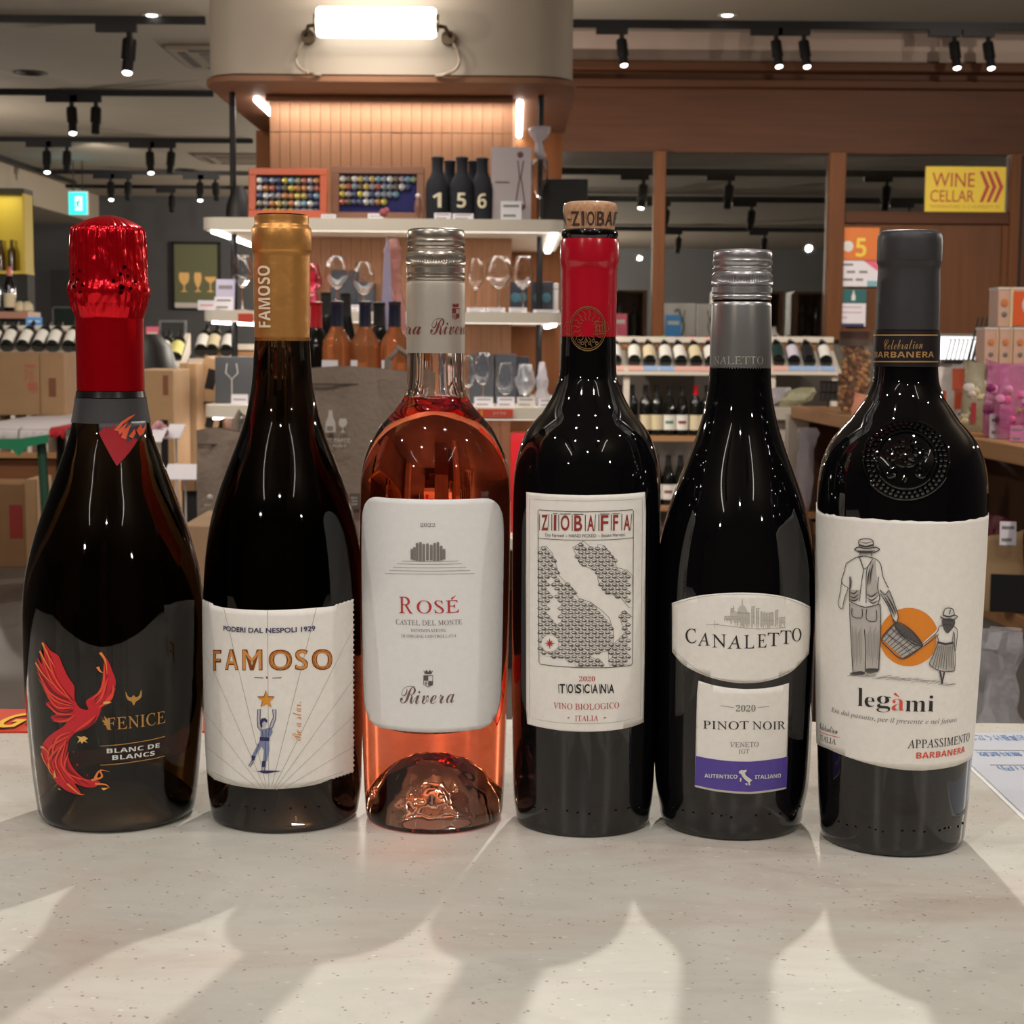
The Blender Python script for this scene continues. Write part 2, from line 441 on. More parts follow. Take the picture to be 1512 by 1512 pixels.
def glassbody(B, m, zfill=None, punt=.0, thick=.0035, seg=72, ztop=None):
    """closed glass body; with zfill the part above the wine is hollow"""
    t = B.tab; z0, r0 = t[0]; rb = B.rb
    prof = []
    if punt:
        for i in range(25):
            a = i / 24; r = a * rb * .80; prof.append((max(r, 1e-4), punt * (1 - (i / 24) ** 2.6) + .002))
    else: prof = [(1e-4, .004), (rb * .7, .004)]
    prof += [(rb * .86, .0012), (rb * .93, 0.0), (rb * .985, .0004)]
    # rounded heel joining the measured side
    for i in range(1, 6):
        a = i / 6 * PI / 2; prof.append((rb + (r0 - rb) * math.sin(a), .0004 + (z0 - .0004) * (1 - math.cos(a))))
    prof += [(r, z) for z, r in t]
    zt = t[-1][0]
    prof.append((t[-1][1] - thick * .5, zt + .0005))
    mb = MB()
    if zfill:
        prof.append((t[-1][1] - thick, zt))
        ins = [(max(r - thick, .004), z) for z, r in reversed(t) if z > zfill]
        prof += ins + [(ins[-1][0] * .96, zfill), (1e-4, zfill - .0003)]
        mb.lathe(prof, seg, cap=False)
        for i, v in enumerate(mb.v):
            if v[2] < punt * 1.1 and math.hypot(v[0], v[1]) < rb * .78:
                k = noise.noise(Vector(v) * 160) + .5 * noise.noise(Vector(v) * 420)
                mb.v[i] = (v[0] * (1 + .03 * k), v[1] * (1 + .03 * k), v[2] + .0011 * k)
    else:
        prof.append((1e-4, zt + .0005)); mb.lathe(prof, seg, cap=False)
    return mk('glass_body', mb, m, B.root)
def capsule(B, prof, ax, m, name='capsule', seg=64, off=0, inner=True, label=None, close=True):
    t = B.px(prof, ax); tab = [(z, r + off) for z, r in t]
    pr = [(r, z) for z, r in tab]
    mb = MB().lathe(([(pr[0][0] - .0008, pr[0][1])] if inner else []) + pr + ([(1e-4, pr[-1][1] + .0001)] if close else []), seg, cap=False)
    o = mk(name, mb, m, B.root, label=label); return o, (lambda z: interp(tab, z))

PAPER = mat('label_paper', c8(234, 229, 221), .62, var=.03, vscale=300, bump=.03, bscale=900)
PAPER2 = mat('label_paper_cool', c8(230, 228, 226), .55, var=.02, vscale=300, bump=.03, bscale=900)
INK = mat('ink_black', c8(38, 34, 36), .5)
INKG = mat('ink_grey', c8(120, 116, 112), .5)
INKL = mat('ink_pale_grey', c8(172, 167, 158), .5)
INKR = mat('ink_red', c8(178, 38, 40), .5)
NAVY = mat('ink_navy', c8(44, 44, 92), .5)
GOLD = mat('gold_foil', c8(196, 150, 84), .3, metal=.7)
WHITEINK = mat('ink_white', c8(214, 212, 206), .5)
ORANGE = mat('ink_orange', c8(226, 134, 36), .5)
DARKGLASS = mat('black_bottle_glass', c8(9, 8, 10), .025, ior=1.62)
def label_part(B, Rf, pts, name, m, off=.00035, parent=None, Rref=.037, label=None, zs=False, step=.0007):
    """paper outline (arc length, height) filled column by column and laid on the bottle"""
    lo = min(p[0] for p in pts); hi = max(p[0] for p in pts); n = int((hi - lo) / step) + 1; w = (hi - lo) / n; m_ = len(pts)
    def cuts(s):
        o = []
        for i in range(m_):
            a, b = pts[i], pts[(i + 1) % m_]
            if (a[0] > s) != (b[0] > s): o.append(a[1] + (b[1] - a[1]) * (s - a[0]) / (b[0] - a[0]))
        return sorted(o)
    e = 1e-6; cols = [cuts(lo + w * i + (e if i == 0 else -e if i == n else 0)) for i in range(n + 1)]
    mb = MB()
    def quad(s0, s1, q):
        lo_, hi_ = max(q[0], q[2]), min(q[1], q[3]); G_ = .004
        lv = [G_ * k for k in range(int(lo_ / G_) + 1, int(hi_ / G_) + 1) if lo_ < G_ * k < hi_]
        L0, L1 = [q[0]] + lv + [q[1]], [q[2]] + lv + [q[3]]
        for j in range(len(L0) - 1):
            vs = []
            for s, z in ((s0, L0[j]), (s1, L1[j]), (s1, L1[j + 1]), (s0, L0[j + 1])):
                ph = s / Rref; r = Rf(z) + off; vs.append((r * math.sin(ph), -r * math.cos(ph), z))
            mb.add(vs, [(0, 1, 2, 3)])
    for i in range(n):
        s0, s1 = lo + w * i, lo + w * (i + 1); c0, c1 = cols[i], cols[i + 1]
        if len(c0) != len(c1): c0 = c1 = cuts((s0 + s1) / 2)
        for j in range(0, len(c0) - 1, 2): quad(s0, s1, (c0[j], c0[j + 1], c1[j], c1[j + 1]))
    me = mesh(name, mb, m, False); bm = bmesh.new(); bm.from_mesh(me); bmesh.ops.remove_doubles(bm, verts=bm.verts, dist=1e-6)
    for f in bm.faces: f.smooth = True
    bm.to_mesh(me); bm.free()
    o = mk(name, me, None, parent or B.root, label=label)
    sd = o.modifiers.new('thickness', 'SOLIDIFY'); sd.thickness = .00025; sd.offset = -1
    return o

# ================= 1: sparkling wine in red foil
B1 = Bottle('sparkling_wine_bottle', 'olive-black sparkling wine bottle with crumpled red foil and a flaming red bird', 174, 1229, 105)
B1.body([(578, 48), (600, 53), (640, 60), (670, 71), (700, 82), (725, 91), (750, 101), (800, 117), (850, 129), (885, 132.5), (920, 133.5), (1000, 132.5), (1050, 129.5), (1100, 125.5), (1150, 121), (1180, 116.5), (1192, 113), (590, 50.5), (480, 46), (400, 46), (345, 44)], 168, .985)
OLIVE = mat('olive_bottle_glass', (1, 1, 1), .02, ior=1.5, trans=1, vol=((.40, .27, .06), 88))
glassbody(B1, OLIVE, punt=.03)
FOIL = mat('red_foil', c8(214, 8, 28), .2, metal=.72, bump=.02, bscale=200)
t1 = B1.px([(576, 48.8), (530, 49), (470, 49.5), (462, 50.5), (452, 51.5), (440, 54), (430, 56), (424, 55.5), (416, 53.5), (400, 52.8), (365, 52.3), (345, 51.8), (338, 50), (331, 41), (324, 26), (319, 8)], 161)
tz = spline(t1, .0009); zc = t1[2][0]; pr = []
mb = MB(); SEG = 150; rows = []
for z, r in tz:
    row = []
    for k in range(SEG):
        a = 2 * PI * k / SEG; p = Vector((math.cos(a) * r, math.sin(a) * r, z * .55))
        w = min(1, max(0, (z - zc) / .006)); rad = min(1, r / .016)
        n1 = 1 - 2 * abs(noise.noise(p * 130)); n2 = 1 - 2 * abs(noise.noise(p * 300 + Vector((5, 3, 1)))); n3 = noise.noise(Vector((a * 2.2, z * 9, 3))); n4 = 1 - 2 * abs(noise.noise(Vector((math.cos(a) * 7, math.sin(a) * 7, z * 18))))
        rr = r + rad * (w * (.00055 * n1 + .0003 * n2 + .0008 * n4) + .00035 * n3)
        x = math.cos(a) * rr; y = math.sin(a) * rr; row.append((x + .0, y, z + w * (1 - rad) * .0006 * n1))
    rows.append(row)
dx = (P(161, 450, B1.c.y).x - P(168, 900, B1.c.y).x)
for row in rows: mb.v += row
for i in range(len(rows) - 1):
    for k in range(SEG): mb.f.append((i * SEG + k, i * SEG + (k + 1) % SEG, (i + 1) * SEG + (k + 1) % SEG, (i + 1) * SEG + k))
mb.f.append(tuple((len(rows) - 1) * SEG + k for k in range(SEG)))
foil = mk('foil_hood', mb, FOIL, B1.root, label='crumpled red metallic foil over cork and neck')
RF1 = lambda z: interp(sorted(t1), z) + .0006
A = Art(B1, RF1, (80, 300), 3.78, .02)
for hx, hy, hr in ((150, 380, 6), (118, 398, 5), (120, 465, 7), (165, 457, 7), (152, 497, 7), (367, 395, 8), (387, 357, 8), (403, 405, 7), (330, 433, 8), (420, 475, 7), (372, 468, 13), (368, 500, 9), (445, 440, 6), (140, 425, 6), (104, 440, 5)):
    A.ell('h', hx, hy, hr * 1.25, hr * 1.25, 8)
A.build({'h': ('vent_hole', mat('hole_black', (.006, .001, .001), 1, ior=1.05), .0012)}, foil, True)
band, RB1 = capsule(B1, [(587, 50.8), (596, 51.8), (604, 53), (614, 54.8), (623, 56.6)], 163, mat('neck_band_dark', c8(46, 44, 46), .6, var=.15, vscale=900, bump=.1, bscale=1200, stretch=(1, 1, 6)), 'neck_label', off=.0004, close=False)
mk('neck_ring', MB().lathe([(B1.R(z) + .0004, z) for z in [B1.px([(y, 1)], 163)[0][0] for y in (586, 583, 580, 577)]], 64, cap=False), mat('ring_black', c8(24, 18, 20), .3), B1.root)
A = Art(B1, B1.R, (0, 500), 4.447)
lab = label_part(B1, B1.R, [A.pt(*p) for p in ((652, 548), (652, 612), (700, 715), (765, 836), (880, 690), (950, 600), (940, 540))], 'neck_pendant', mat('pendant_dark', c8(46, 42, 44), .5), .0015, zs=True)
A.poly('r', [(655, 615), (672, 600), (690, 575), (700, 600), (712, 565), (722, 600), (748, 555), (752, 610), (775, 580), (782, 620), (800, 640), (830, 660), (815, 690), (845, 672), (862, 650), (890, 660), (870, 700), (765, 834), (700, 713)])
for q in ([(745, 600), (790, 545), (835, 512), (874, 494), (850, 520), (800, 560), (768, 606)], [(790, 650), (800, 600), (850, 560), (835, 600), (818, 660)], [(835, 640), (870, 590), (876, 620), (858, 655)], [(880, 600), (905, 560), (918, 590), (940, 560), (925, 620), (900, 640)], [(770, 600), (800, 575), (830, 540), (800, 610), (780, 630)]):
    A.poly('o', q)
A.build({'r': ('flame_print', mat('flame_red', c8(150, 6, 20), .8), .0018), 'o': ('flame_print', mat('flame_orange', c8(206, 74, 34), .45), .0021)}, lab, True)
# the printed bird and lettering
A = Art(B1, B1.R, (0, 860), 3.978)
A.poly('a', curve([(258, 350), (300, 400), (345, 430), (372, 490), (405, 560), (438, 610), (440, 680), (470, 735), (520, 745), (505, 700), (540, 670), (580, 640), (600, 590), (622, 520), (612, 460), (590, 410), (622, 440), (645, 480), (660, 520), (680, 580), (668, 640), (640, 690), (600, 715), (590, 760), (560, 820), (500, 860), (440, 885), (405, 940), (400, 1000), (415, 1060), (450, 1110), (500, 1150), (560, 1160), (590, 1170), (560, 1200), (500, 1200), (440, 1180), (480, 1245), (400, 1225), (330, 1170), (290, 1100), (255, 1040), (245, 990), (265, 930), (320, 880), (380, 840), (400, 800), (350, 825), (300, 790), (330, 770), (270, 715), (300, 690), (250, 620), (280, 640), (215, 520), (250, 560), (222, 440), (250, 480), (236, 400), (262, 440)], True, 3))
rn = random.Random(3)
for x0, y0, x1, y1, x2, y2 in ((440, 690, 330, 560, 262, 360), (440, 700, 310, 600, 240, 420), (440, 710, 300, 640, 220, 480), (430, 730, 320, 690, 235, 560), (430, 740, 330, 720, 262, 640), (430, 760, 350, 760, 280, 710), (440, 780, 380, 800, 310, 800), (560, 720, 610, 660, 640, 540), (570, 730, 640, 680, 668, 590), (580, 740, 630, 700, 676, 630), (550, 700, 600, 600, 620, 470),
                               (430, 880, 330, 930, 300, 1060), (420, 900, 300, 980, 290, 1090), (410, 920, 330, 1060, 400, 1190), (400, 940, 360, 1080, 470, 1190), (400, 980, 390, 1100, 540, 1180), (380, 960, 290, 1050, 330, 1160), (450, 870, 520, 830, 560, 780)):
    for q in range(2):
        j = lambda v: v + rn.uniform(-12, 12)
        A.line('b' if q else 'c', curve([(j(x0), j(y0)), (j(x1), j(y1)), (j(x2), j(y2))]), .0011, 'both')
for q in ([(255, 352), (290, 430), (330, 500)], [(240, 400), (280, 480), (320, 540)], [(216, 470), (260, 540), (320, 600)], [(590, 410), (620, 460), (630, 540)], [(575, 495), (590, 520), (610, 530)], [(245, 965), (270, 975), (300, 1010)], [(290, 1060), (300, 1110), (345, 1150)], [(400, 1180), (470, 1240), (500, 1240)], [(540, 1160), (600, 1140), (590, 1100), (645, 1110)], [(560, 1180), (620, 1185), (645, 1205)], [(560, 1150), (580, 1110), (610, 1100)], [(250, 1000), (262, 1040), (290, 1090)]):
    A.line('o', q, .0013, True, smooth=True)
for q in ([(608, 700), (635, 695), (657, 703), (630, 712), (608, 714)], [(455, 900), (480, 905), (500, 900), (520, 915), (505, 925), (518, 940), (495, 932), (485, 945), (475, 930), (458, 942), (470, 918)], [(325, 1100), (338, 1140), (322, 1150)], [(595, 1205), (640, 1203), (610, 1220)], [(245, 960), (268, 964), (262, 974)], [(350, 1205), (368, 1218), (350, 1214)]):
    A.poly('g', q)
for q in ([(430, 990), (440, 992), (434, 1002)], [(450, 1062), (465, 1068), (452, 1078)], [(512, 1122), (520, 1130), (510, 1140)]): A.poly('a', q)
A.poly('G', curve([(738, 640), (752, 668), (772, 672), (783, 660), (796, 672), (815, 664), (828, 628), (830, 670), (808, 692), (796, 700), (784, 722), (773, 700), (752, 690), (740, 668)], True, 3))
A.text('G', 'FENICE', 'serif', 628, 868, 968, 825, 74)
A.poly('G', [(592, 788), (618, 812), (612, 780), (632, 806), (640, 795), (650, 860), (630, 862), (622, 840), (606, 832), (616, 826), (598, 812), (610, 808)])
A.line('G', [(590, 960), (700, 952), (800, 938), (890, 922), (965, 904)], .0004); A.line('G', [(590, 1072), (700, 1064), (800, 1050), (890, 1036), (965, 1018)], .0004)
A.text('w', 'BLANC DE', 'bold', 628, 1003, 935, 968, 27); A.text('w', 'BLANCS', 'bold', 660, 1042, 907, 1014, 27)
A.build({'a': ('bird_print', mat('bird_red', c8(202, 28, 42), .4), .0003), 'c': ('feather_print', mat('bird_deep_red', c8(120, 10, 26), .4), .0005), 'b': ('feather_print', mat('bird_bright_red', c8(232, 70, 52), .4), .0006), 'o': ('flame_tip_print', mat('bird_orange', c8(232, 130, 62), .4), .0007), 'g': ('claw_print', mat('bird_gold', c8(226, 178, 92), .4), .0008), 'G': ('lettering', mat('gold_print', c8(190, 140, 74), .4, metal=.3), .0004), 'w': ('lettering', WHITEINK, .0004)}, B1.root)

# ================= 2: bottle in a copper capsule, circus-poster label
B2 = Bottle('white_wine_bottle', 'black bottle with an orange-gold capsule and label of a boy reaching for a star', 421, 1230, 100)
B2.body([(503, 40.5), (560, 44), (590, 48.5), (620, 55), (650, 65.5), (680, 77.5), (710, 89), (740, 99), (770, 106.5), (800, 112), (830, 115), (860, 116.7), (900, 118), (960, 118), (1050, 116.5), (1100, 115), (1170, 112.5), (1190, 108), (440, 39), (380, 39), (330, 38)], 417)
DGREEN = mat('dark_green_bottle_glass', (1, 1, 1), .02, ior=1.5, trans=1, vol=((.34, .20, .05), 130))
glassbody(B2, DGREEN, punt=.03)
COPPER = mat('copper_capsule', c8(212, 152, 84), .38, metal=.75, bump=.12, bscale=45)
cp, RC2 = capsule(B2, [(503, 40.3), (440, 41.3), (380, 42), (374, 42.3), (371.5, 43.2), (369, 44), (350, 44.3), (340, 44), (336, 42.8), (334, 40.6), (331, 39.8), (324, 40.4), (319, 40.2), (317, 37), (317.6, 30)], 411, COPPER, seg=80)
A = Art(B2, RC2, (290, 310), 2.652, .02)
A.vtext('w', 'FAMOSO', 'bold', 246, 218, 289, 460)
A.build({'w': ('lettering', mat('capsule_white', c8(232, 214, 190), .4), .0003)}, cp)
A = Art(B2, B2.R, (280, 860), 3.979)
def scal(a, b, n, d):
    out = []
    for i in range(n):
        for t, k in ((0, 0), (.3, 1), (.7, 1)):
            u = (i + t) / n; out.append((a[0] + (b[0] - a[0]) * u, a[1] + (b[1] - a[1]) * u + (d * k if abs(b[0] - a[0]) >= abs(b[1] - a[1]) else 0)))
            if abs(b[0] - a[0]) < abs(b[1] - a[1]): out[-1] = (out[-1][0] + d * k, out[-1][1])
    return out
topm = [(140, 132), (200, 147), (300, 157), (458, 163), (600, 158), (742, 148), (850, 138)]
botm = [(835, 1152), (760, 1182), (640, 1204), (520, 1213), (420, 1212), (300, 1198), (210, 1178), (155, 1158)]
ol = scal((78, 104), (140, 130), 4, -6) + topm + scal((850, 138), (964, 102), 5, -7) + scal((964, 102), (966, 1104), 34, -7) + scal((962, 1106), (838, 1148), 6, 9) + botm + scal((155, 1158), (100, 1110), 4, 6) + [(92, 900), (84, 600), (78, 300)]
lab = label_part(B2, B2.R, [A.pt(*p) for p in ol], 'paper_label', PAPER)
cx, cy = 467, 1262
for tx, ty in ((205, 149), (458, 164), (742, 150), (962, 255), (962, 560), (962, 780), (962, 960), (90, 390), (96, 760), (100, 960), (130, 1110), (900, 1110)):
    d = math.hypot(tx - cx, ty - cy); s0 = 62 / d * 1.0
    if ty > 900: s0 = 110 / d if ty < 1000 else 190 / d
    A.line('r', [(cx + (tx - cx) * (s0 + (1 - s0) * i / 8), cy + (ty - cy) * (s0 + (1 - s0) * i / 8)) for i in range(9)], .00022)
A.text('n', 'PODERI DAL NESPOLI 1929', 'fat', 205, 282, 735, 282, 30, arch=0)
for ch, x0, x1 in (('F', 144, 192), ('A', 212, 292), ('M', 312, 430), ('O', 466, 602), ('S', 618, 694), ('O', 716, 836)):
    yb = 516 - abs((x0 + x1) / 2 - 470) * .012 + (6 if ch == 'F' else 0)
    for key, st, k in (('c', 'bold', 0), ('o', 'sans', 5)): A.text(key, ch, st, x0 + k, yb - k, x1 - k, yb - k, 122 - 2 * k)
    if ch == 'O': A.ring('k', (x0 + x1) / 2, yb - 61, (x1 - x0) / 2 - 11, 50, .0003)
A.line('n', [(383, 557), (436, 559)], .0003); A.line('n', [(487, 560), (540, 558)], .0003); A.ell('R', 455, 558, 6, 7, 8)
st = []
for i in range(10):
    a = PI / 2 + i * PI / 5; r = 53 if i % 2 == 0 else 21; st.append((452 + r * math.cos(a), 690 - r * math.sin(a)))
A.poly('c', [(x - 3, y - 5) for x, y in st]); A.poly('s', st)
A.vtext('t', 'Be a star.', 'script', 600, 700, 655, 932)
skin = [[(403, 745), (418, 742), (416, 800), (422, 850), (420, 870), (404, 850), (400, 800)], [(488, 745), (508, 745), (506, 800), (488, 850), (468, 862), (480, 820), (494, 790)], [(358, 1082), (350, 1076), (372, 1040), (378, 1052)], [(428, 1080), (446, 1080), (440, 1114), (426, 1112)]]
for q in skin: A.poly('l', q); A.line('n', q, .0003, closed=True)
A.ell('l', 436, 830, 16, 22); A.poly('n', [(420, 850), (414, 820), (424, 798), (445, 794), (458, 806), (458, 822), (440, 812), (428, 824), (430, 848)])
A.poly('b', [(420, 862), (485, 850), (488, 880), (468, 915), (418, 915)]); A.poly('b', [(418, 925), (466, 925), (470, 980), (455, 1050), (432, 1050), (438, 985), (425, 960), (388, 1020), (372, 1010), (395, 965), (412, 930)])
A.poly('n', [(415, 905), (470, 908), (470, 930), (414, 928)]); A.poly('n', [(368, 1012), (392, 1018), (384, 1042), (368, 1048)]); A.poly('n', [(428, 1048), (450, 1045), (447, 1082), (426, 1082)])
for q in ([(430, 870), (432, 905)], [(452, 862), (450, 905)], [(470, 858), (464, 900)], [(446, 935), (446, 1040)], [(408, 950), (392, 1000)], [(398, 945), (412, 960)]): A.line('n', q, .0002)
A.poly('n', curve([(340, 1098), (400, 1106), (440, 1102), (540, 1106), (500, 1112), (450, 1120), (400, 1108)], True, 3))
A.build({'r': ('ray_print', INKL, .0005), 'n': ('lettering', NAVY, .0008), 'c': ('lettering', mat('copper_edge', c8(150, 84, 34), .35, metal=.5), .0005), 'o': ('lettering', mat('copper_light', c8(230, 156, 84), .35, metal=.4), .0007), 'k': ('lettering', mat('copper_mid', c8(178, 100, 40), .35, metal=.5), .0008), 's': ('star_print', mat('star_gold', c8(230, 156, 54), .35, metal=.3), .0007), 't': ('lettering', mat('script_orange', c8(214, 150, 84), .4), .0005), 'R': ('dot_print', INKR, .0005), 'l': ('figure_print', mat('figure_pale', c8(198, 196, 200), .5), .0005), 'b': ('figure_print', mat('figure_blue', c8(128, 136, 168), .5), .00065)}, lab)

# ================= 3: rose bottle
B3 = Bottle('rose_wine_bottle', 'clear glass bottle of orange-pink rosé with a silver screw cap', 641, 1232, 97)
B3.body([(500, 41), (521, 41.5), (575, 42), (588, 44), (594, 48), (600, 53.5), (612, 66), (630, 84), (645, 94), (660, 100.5), (680, 107), (700, 110), (740, 111), (800, 111), (900, 110), (1000, 108), (1100, 105.5), (1150, 103.8), (1185, 101.5), (1195, 98), (440, 39), (360, 36)], 641)
ROSE = mat('rose_wine_glass', (1, 1, 1), .01, ior=1.45, trans=1, vol=((.96, .42, .14), 44))
zf = B3.px([(590, 1)], 641)[0][0]
glassbody(B3, ROSE, zfill=zf, punt=.035, thick=.003)
SILV = mat('silver_cap', c8(190, 182, 172), .3, metal=.9, bump=.03, bscale=200)
def screwcap(B, y0, y1, yk0, yk1, hw, ax, m, mk_sleeve, sl, hws, nk=72):
    """knurled aluminium screw cap above its sleeve"""
    z = lambda y: B.px([(y, 1)], ax)[0][0]
    k = B.px([(y1, hw)], ax)[0][1] / hw
    t = [(z(y1) + .0001, hw - 3), (z(y1 - 2), hw - 1), (z(y1 - 5), hw), (z(yk1 + 17), hw - .4), (z(yk1 + 15), hw - 2.6), (z(yk1 + 12), hw + .2), (z(yk1 + 5), hw), (z(yk1 + 3), hw - 2.4), (z(yk1), hw + .8)]
    seg = nk * 2; mb = MB(); prof = [(h * k, zz, 0) for zz, h in t]
    for i in range(5): prof.append(((hw + .6) * k, z(yk1) + (z(yk0) - z(yk1)) * (i + .5) / 5, 1 if 0 < i < 4 else 0))
    yy = yk0 - 1; up = [(0, -1.8), (2, -2.6), (4, -1.0), (7, -.6), (9, -2.4), (11, -2.4), (13, -.8), (18, -.5), (20, -2), (22, -1.2), ]
    for dy, dh in up:
        if yy - dy > y0 + 5: prof.append(((hw + dh) * k, z(yy - dy), 0))
    prof += [((hw - 1.2) * k, z(y0 + 5), 0), ((hw - 2.4) * k, z(y0 + 2.2), 0), ((hw - 5) * k, z(y0 + .6), 0), ((hw - 7) * k, z(y0 + .9), 0), (1e-4, z(y0 + 1.0), 0)]
    for r, zz, kn in prof:
        for j in range(seg):
            a = 2 * PI * j / seg; rr = r - (kn * .0006 if j % 2 else 0); mb.v.append((rr * math.cos(a), rr * math.sin(a), zz))
    for i in range(len(prof) - 1):
        for j in range(seg): mb.f.append((i * seg + j, i * seg + (j + 1) % seg, (i + 1) * seg + (j + 1) % seg, (i + 1) * seg + j))
    o = mk('screw_cap', mb, m, B.root)
    s2, RS = capsule(B, sl, ax, mk_sleeve, 'cap_sleeve', close=False); return o, s2, RS
SLV = mat('sleeve_champagne', c8(196, 188, 176), .42, metal=.55, bump=.02, bscale=300)
co, so, RS3 = screwcap(B3, 338, 416, 376, 391, 43.4, 640, SILV, SLV, [(521, 43.2), (440, 43.2), (422, 43.4), (418, 43), (415, 40)], 43)
A = Art(B3, RS3, (530, 320), 3.436, .02)
RED3 = mat('ink_wine_red', c8(112, 36, 34), .5)
A.text('r', 'Rivera', 'script', 362, 597, 536, 597, 82); A.text('r', 'era', 'script', 236, 597, 316, 597, 42)
def crest(A, key, cx, y0, w, h):
    A.poly(key, [(cx - w / 2, y0), (cx - w * .3, y0 + h * .1), (cx - w * .2, y0 - h * .03), (cx, y0 + h * .1), (cx + w * .2, y0 - h * .03), (cx + w * .3, y0 + h * .1), (cx + w / 2, y0), (cx + w * .32, y0 + h * .22), (cx - w * .32, y0 + h * .22)])
    for q in ((0, 0), (1, 1)):
        A.poly(key, [(cx - w * .45 + q[0] * w * .45, y0 + h * (.32 + .33 * q[1])), (cx + q[0] * w * .45, y0 + h * (.32 + .33 * q[1])), (cx + q[0] * w * .42, y0 + h * (.62 + .3 * q[1])), (cx - w * .42 + q[0] * w * .42, y0 + h * (.62 + .3 * q[1]))])
    A.line(key, [(cx - w * .45, y0 + h * .32), (cx + w * .45, y0 + h * .32), (cx + w * .45, y0 + h * .85), (cx, y0 + h), (cx - w * .45, y0 + h * .85)], .0003, closed=True)
    A.line(key, [(cx - w * .22, y0 + h * .68), (cx - w * .22, y0 + h * .9)], .0003); A.line(key, [(cx - w * .36, y0 + h * .78), (cx - w * .06, y0 + h * .78)], .0003)
crest(A, 'r', 490, 440, 38, 80); crest(A, 'r', 232, 440, 20, 80)
A.build({'r': ('lettering', RED3, .0003)}, so)
A = Art(B3, B3.R, (520, 720), 2.908)
sL, sR = A.pt(44, 500)[0], A.pt(646, 500)[0]; zt = A.pt(345, 51)[1]; zb = A.pt(345, 1051)[1]; rr = .0165
ol = []
for cx, cz, a0 in ((sR - rr, zt - rr, 0), (sL + rr, zt - rr, 90), (sL + rr, zb + rr, 180), (sR - rr, zb + rr, 270)):
    for i in range(9):
        a = math.radians(a0 + i * 90 / 8); ol.append((cx + rr * math.cos(a), cz + rr * math.sin(a)))
lab = label_part(B3, B3.R, ol, 'paper_label', PAPER2)
A.text('g', '2022', 'serifn', 293, 168, 357, 168, 16)
for i, (x, y, h) in enumerate([(252, 262, 46), (262, 254, 58), (274, 236, 78), (288, 232, 84), (302, 240, 76), (318, 238, 74), (334, 244, 68), (348, 236, 78), (362, 232, 82), (376, 248, 64), (388, 262, 46)]):
    A.poly('l', [(x, y + 4), (x + 3, y), (x + 9, y), (x + 12, y + 4), (x + 12, y + h), (x, y + h)])
    for q in range(4): A.line('k', [(x + 3 * q + 1, y + 3), (x + 3 * q + 1, y + h)], .00012)
for i, (x0, x1, y) in enumerate([(215, 455, 316), (195, 470, 328), (178, 488, 343), (162, 505, 357), (143, 524, 370)]):
    A.line('l', [(x0 + (x1 - x0) * j / 10, y + 3 * math.sin(PI * j / 10) - 2) for j in range(11)], .0003)
RR = mat('ink_rose_red', c8(186, 52, 56), .5)
A.text('r', 'R', 'serif', 203, 537, 262, 540, 70); A.text('r', 'OSÉ'.replace('É', 'E'), 'serif', 278, 539, 457, 536, 56)
A.line('r', [(425, 478), (444, 462)], .0009, True)
A.text('g', 'CASTEL DEL MONTE', 'serif', 190, 586, 470, 586, 22)
A.text('g', 'DENOMINAZIONE', 'serif', 253, 618, 402, 618, 13); A.text('g', 'DI ORIGINE CONTROLLATA', 'serif', 213, 641, 445, 641, 13)
crest(A, 'k', 327, 783, 42, 72)
A.text('s', 'Rivera', 'script', 208, 924, 438, 922, 76)
A.build({'g': ('lettering', INKG, .0006), 'l': ('castle_print', INKL, .0005), 'k': ('crest_print', mat('ink_charcoal', c8(90, 84, 84), .5), .0007), 'r': ('lettering', RR, .0006), 's': ('lettering', mat('ink_brown_grey', c8(112, 88, 84), .5), .0006)}, lab)

# ================= 4: bottle with a cork stopper
B4 = Bottle('red_wine_bottle', 'black bottle with bare printed cork, red wax neck and map label', 860, 1237, 98)
B4.body([(353, 38), (490, 38.5), (496, 40.5), (570, 41.5), (580, 44.5), (590, 51), (600, 61), (610, 70.5), (622, 81), (640, 92.5), (655, 99.5), (670, 104), (700, 108), (750, 109), (900, 108.5), (1000, 107.5), (1080, 106), (1150, 104), (1185, 102.5), (1197, 99)], 864)
glassbody(B4, DARKGLASS)
WAX = mat('red_wax', c8(172, 16, 36), .22, bump=.05, bscale=60, coat=.5)
wx, RW = capsule(B4, [(497, 40.6), (460, 40.8), (400, 41.2), (394, 41.5), (389, 43.3), (384, 44), (360, 43.6), (354, 42.4), (352.5, 40)], 869, WAX, 'wax_collar')
mk('glass_lip', MB().lathe([(r, z) for z, r in B4.px([(353, 40), (349, 41.6), (345, 42), (341, 40.5), (339, 37)], 871)] + [(1e-4, B4.px([(339, 1)], 871)[0][0])], 48, cap=False), DARKGLASS, B4.root)
CORK = mat('cork', c8(176, 128, 92), .75, col2=c8(204, 160, 122), vscale=500, bump=.12, bscale=500, coat=.9)
tC = spline(B4.px([(341, 36.6), (335, 37), (322, 38.4), (311, 40.2), (305, 40.2), (301, 38), (298.8, 33), (298, 24)], 871), .0008)
ck = mk('cork_stopper', MB().lathe([(r, z) for z, r in tC] + [(1e-4, tC[-1][0] + .0001)], 48, cap=False), CORK, B4.root)
RCK = lambda z: interp(tC, z)
A = Art(B4, RCK, (820, 0), 4.32, .018)
BR = mat('cork_brand', c8(64, 38, 34), .6)
A.text('b', 'ZIOBAFFA', 'fat', 108, 1445, 560, 1445, 100) if False else None
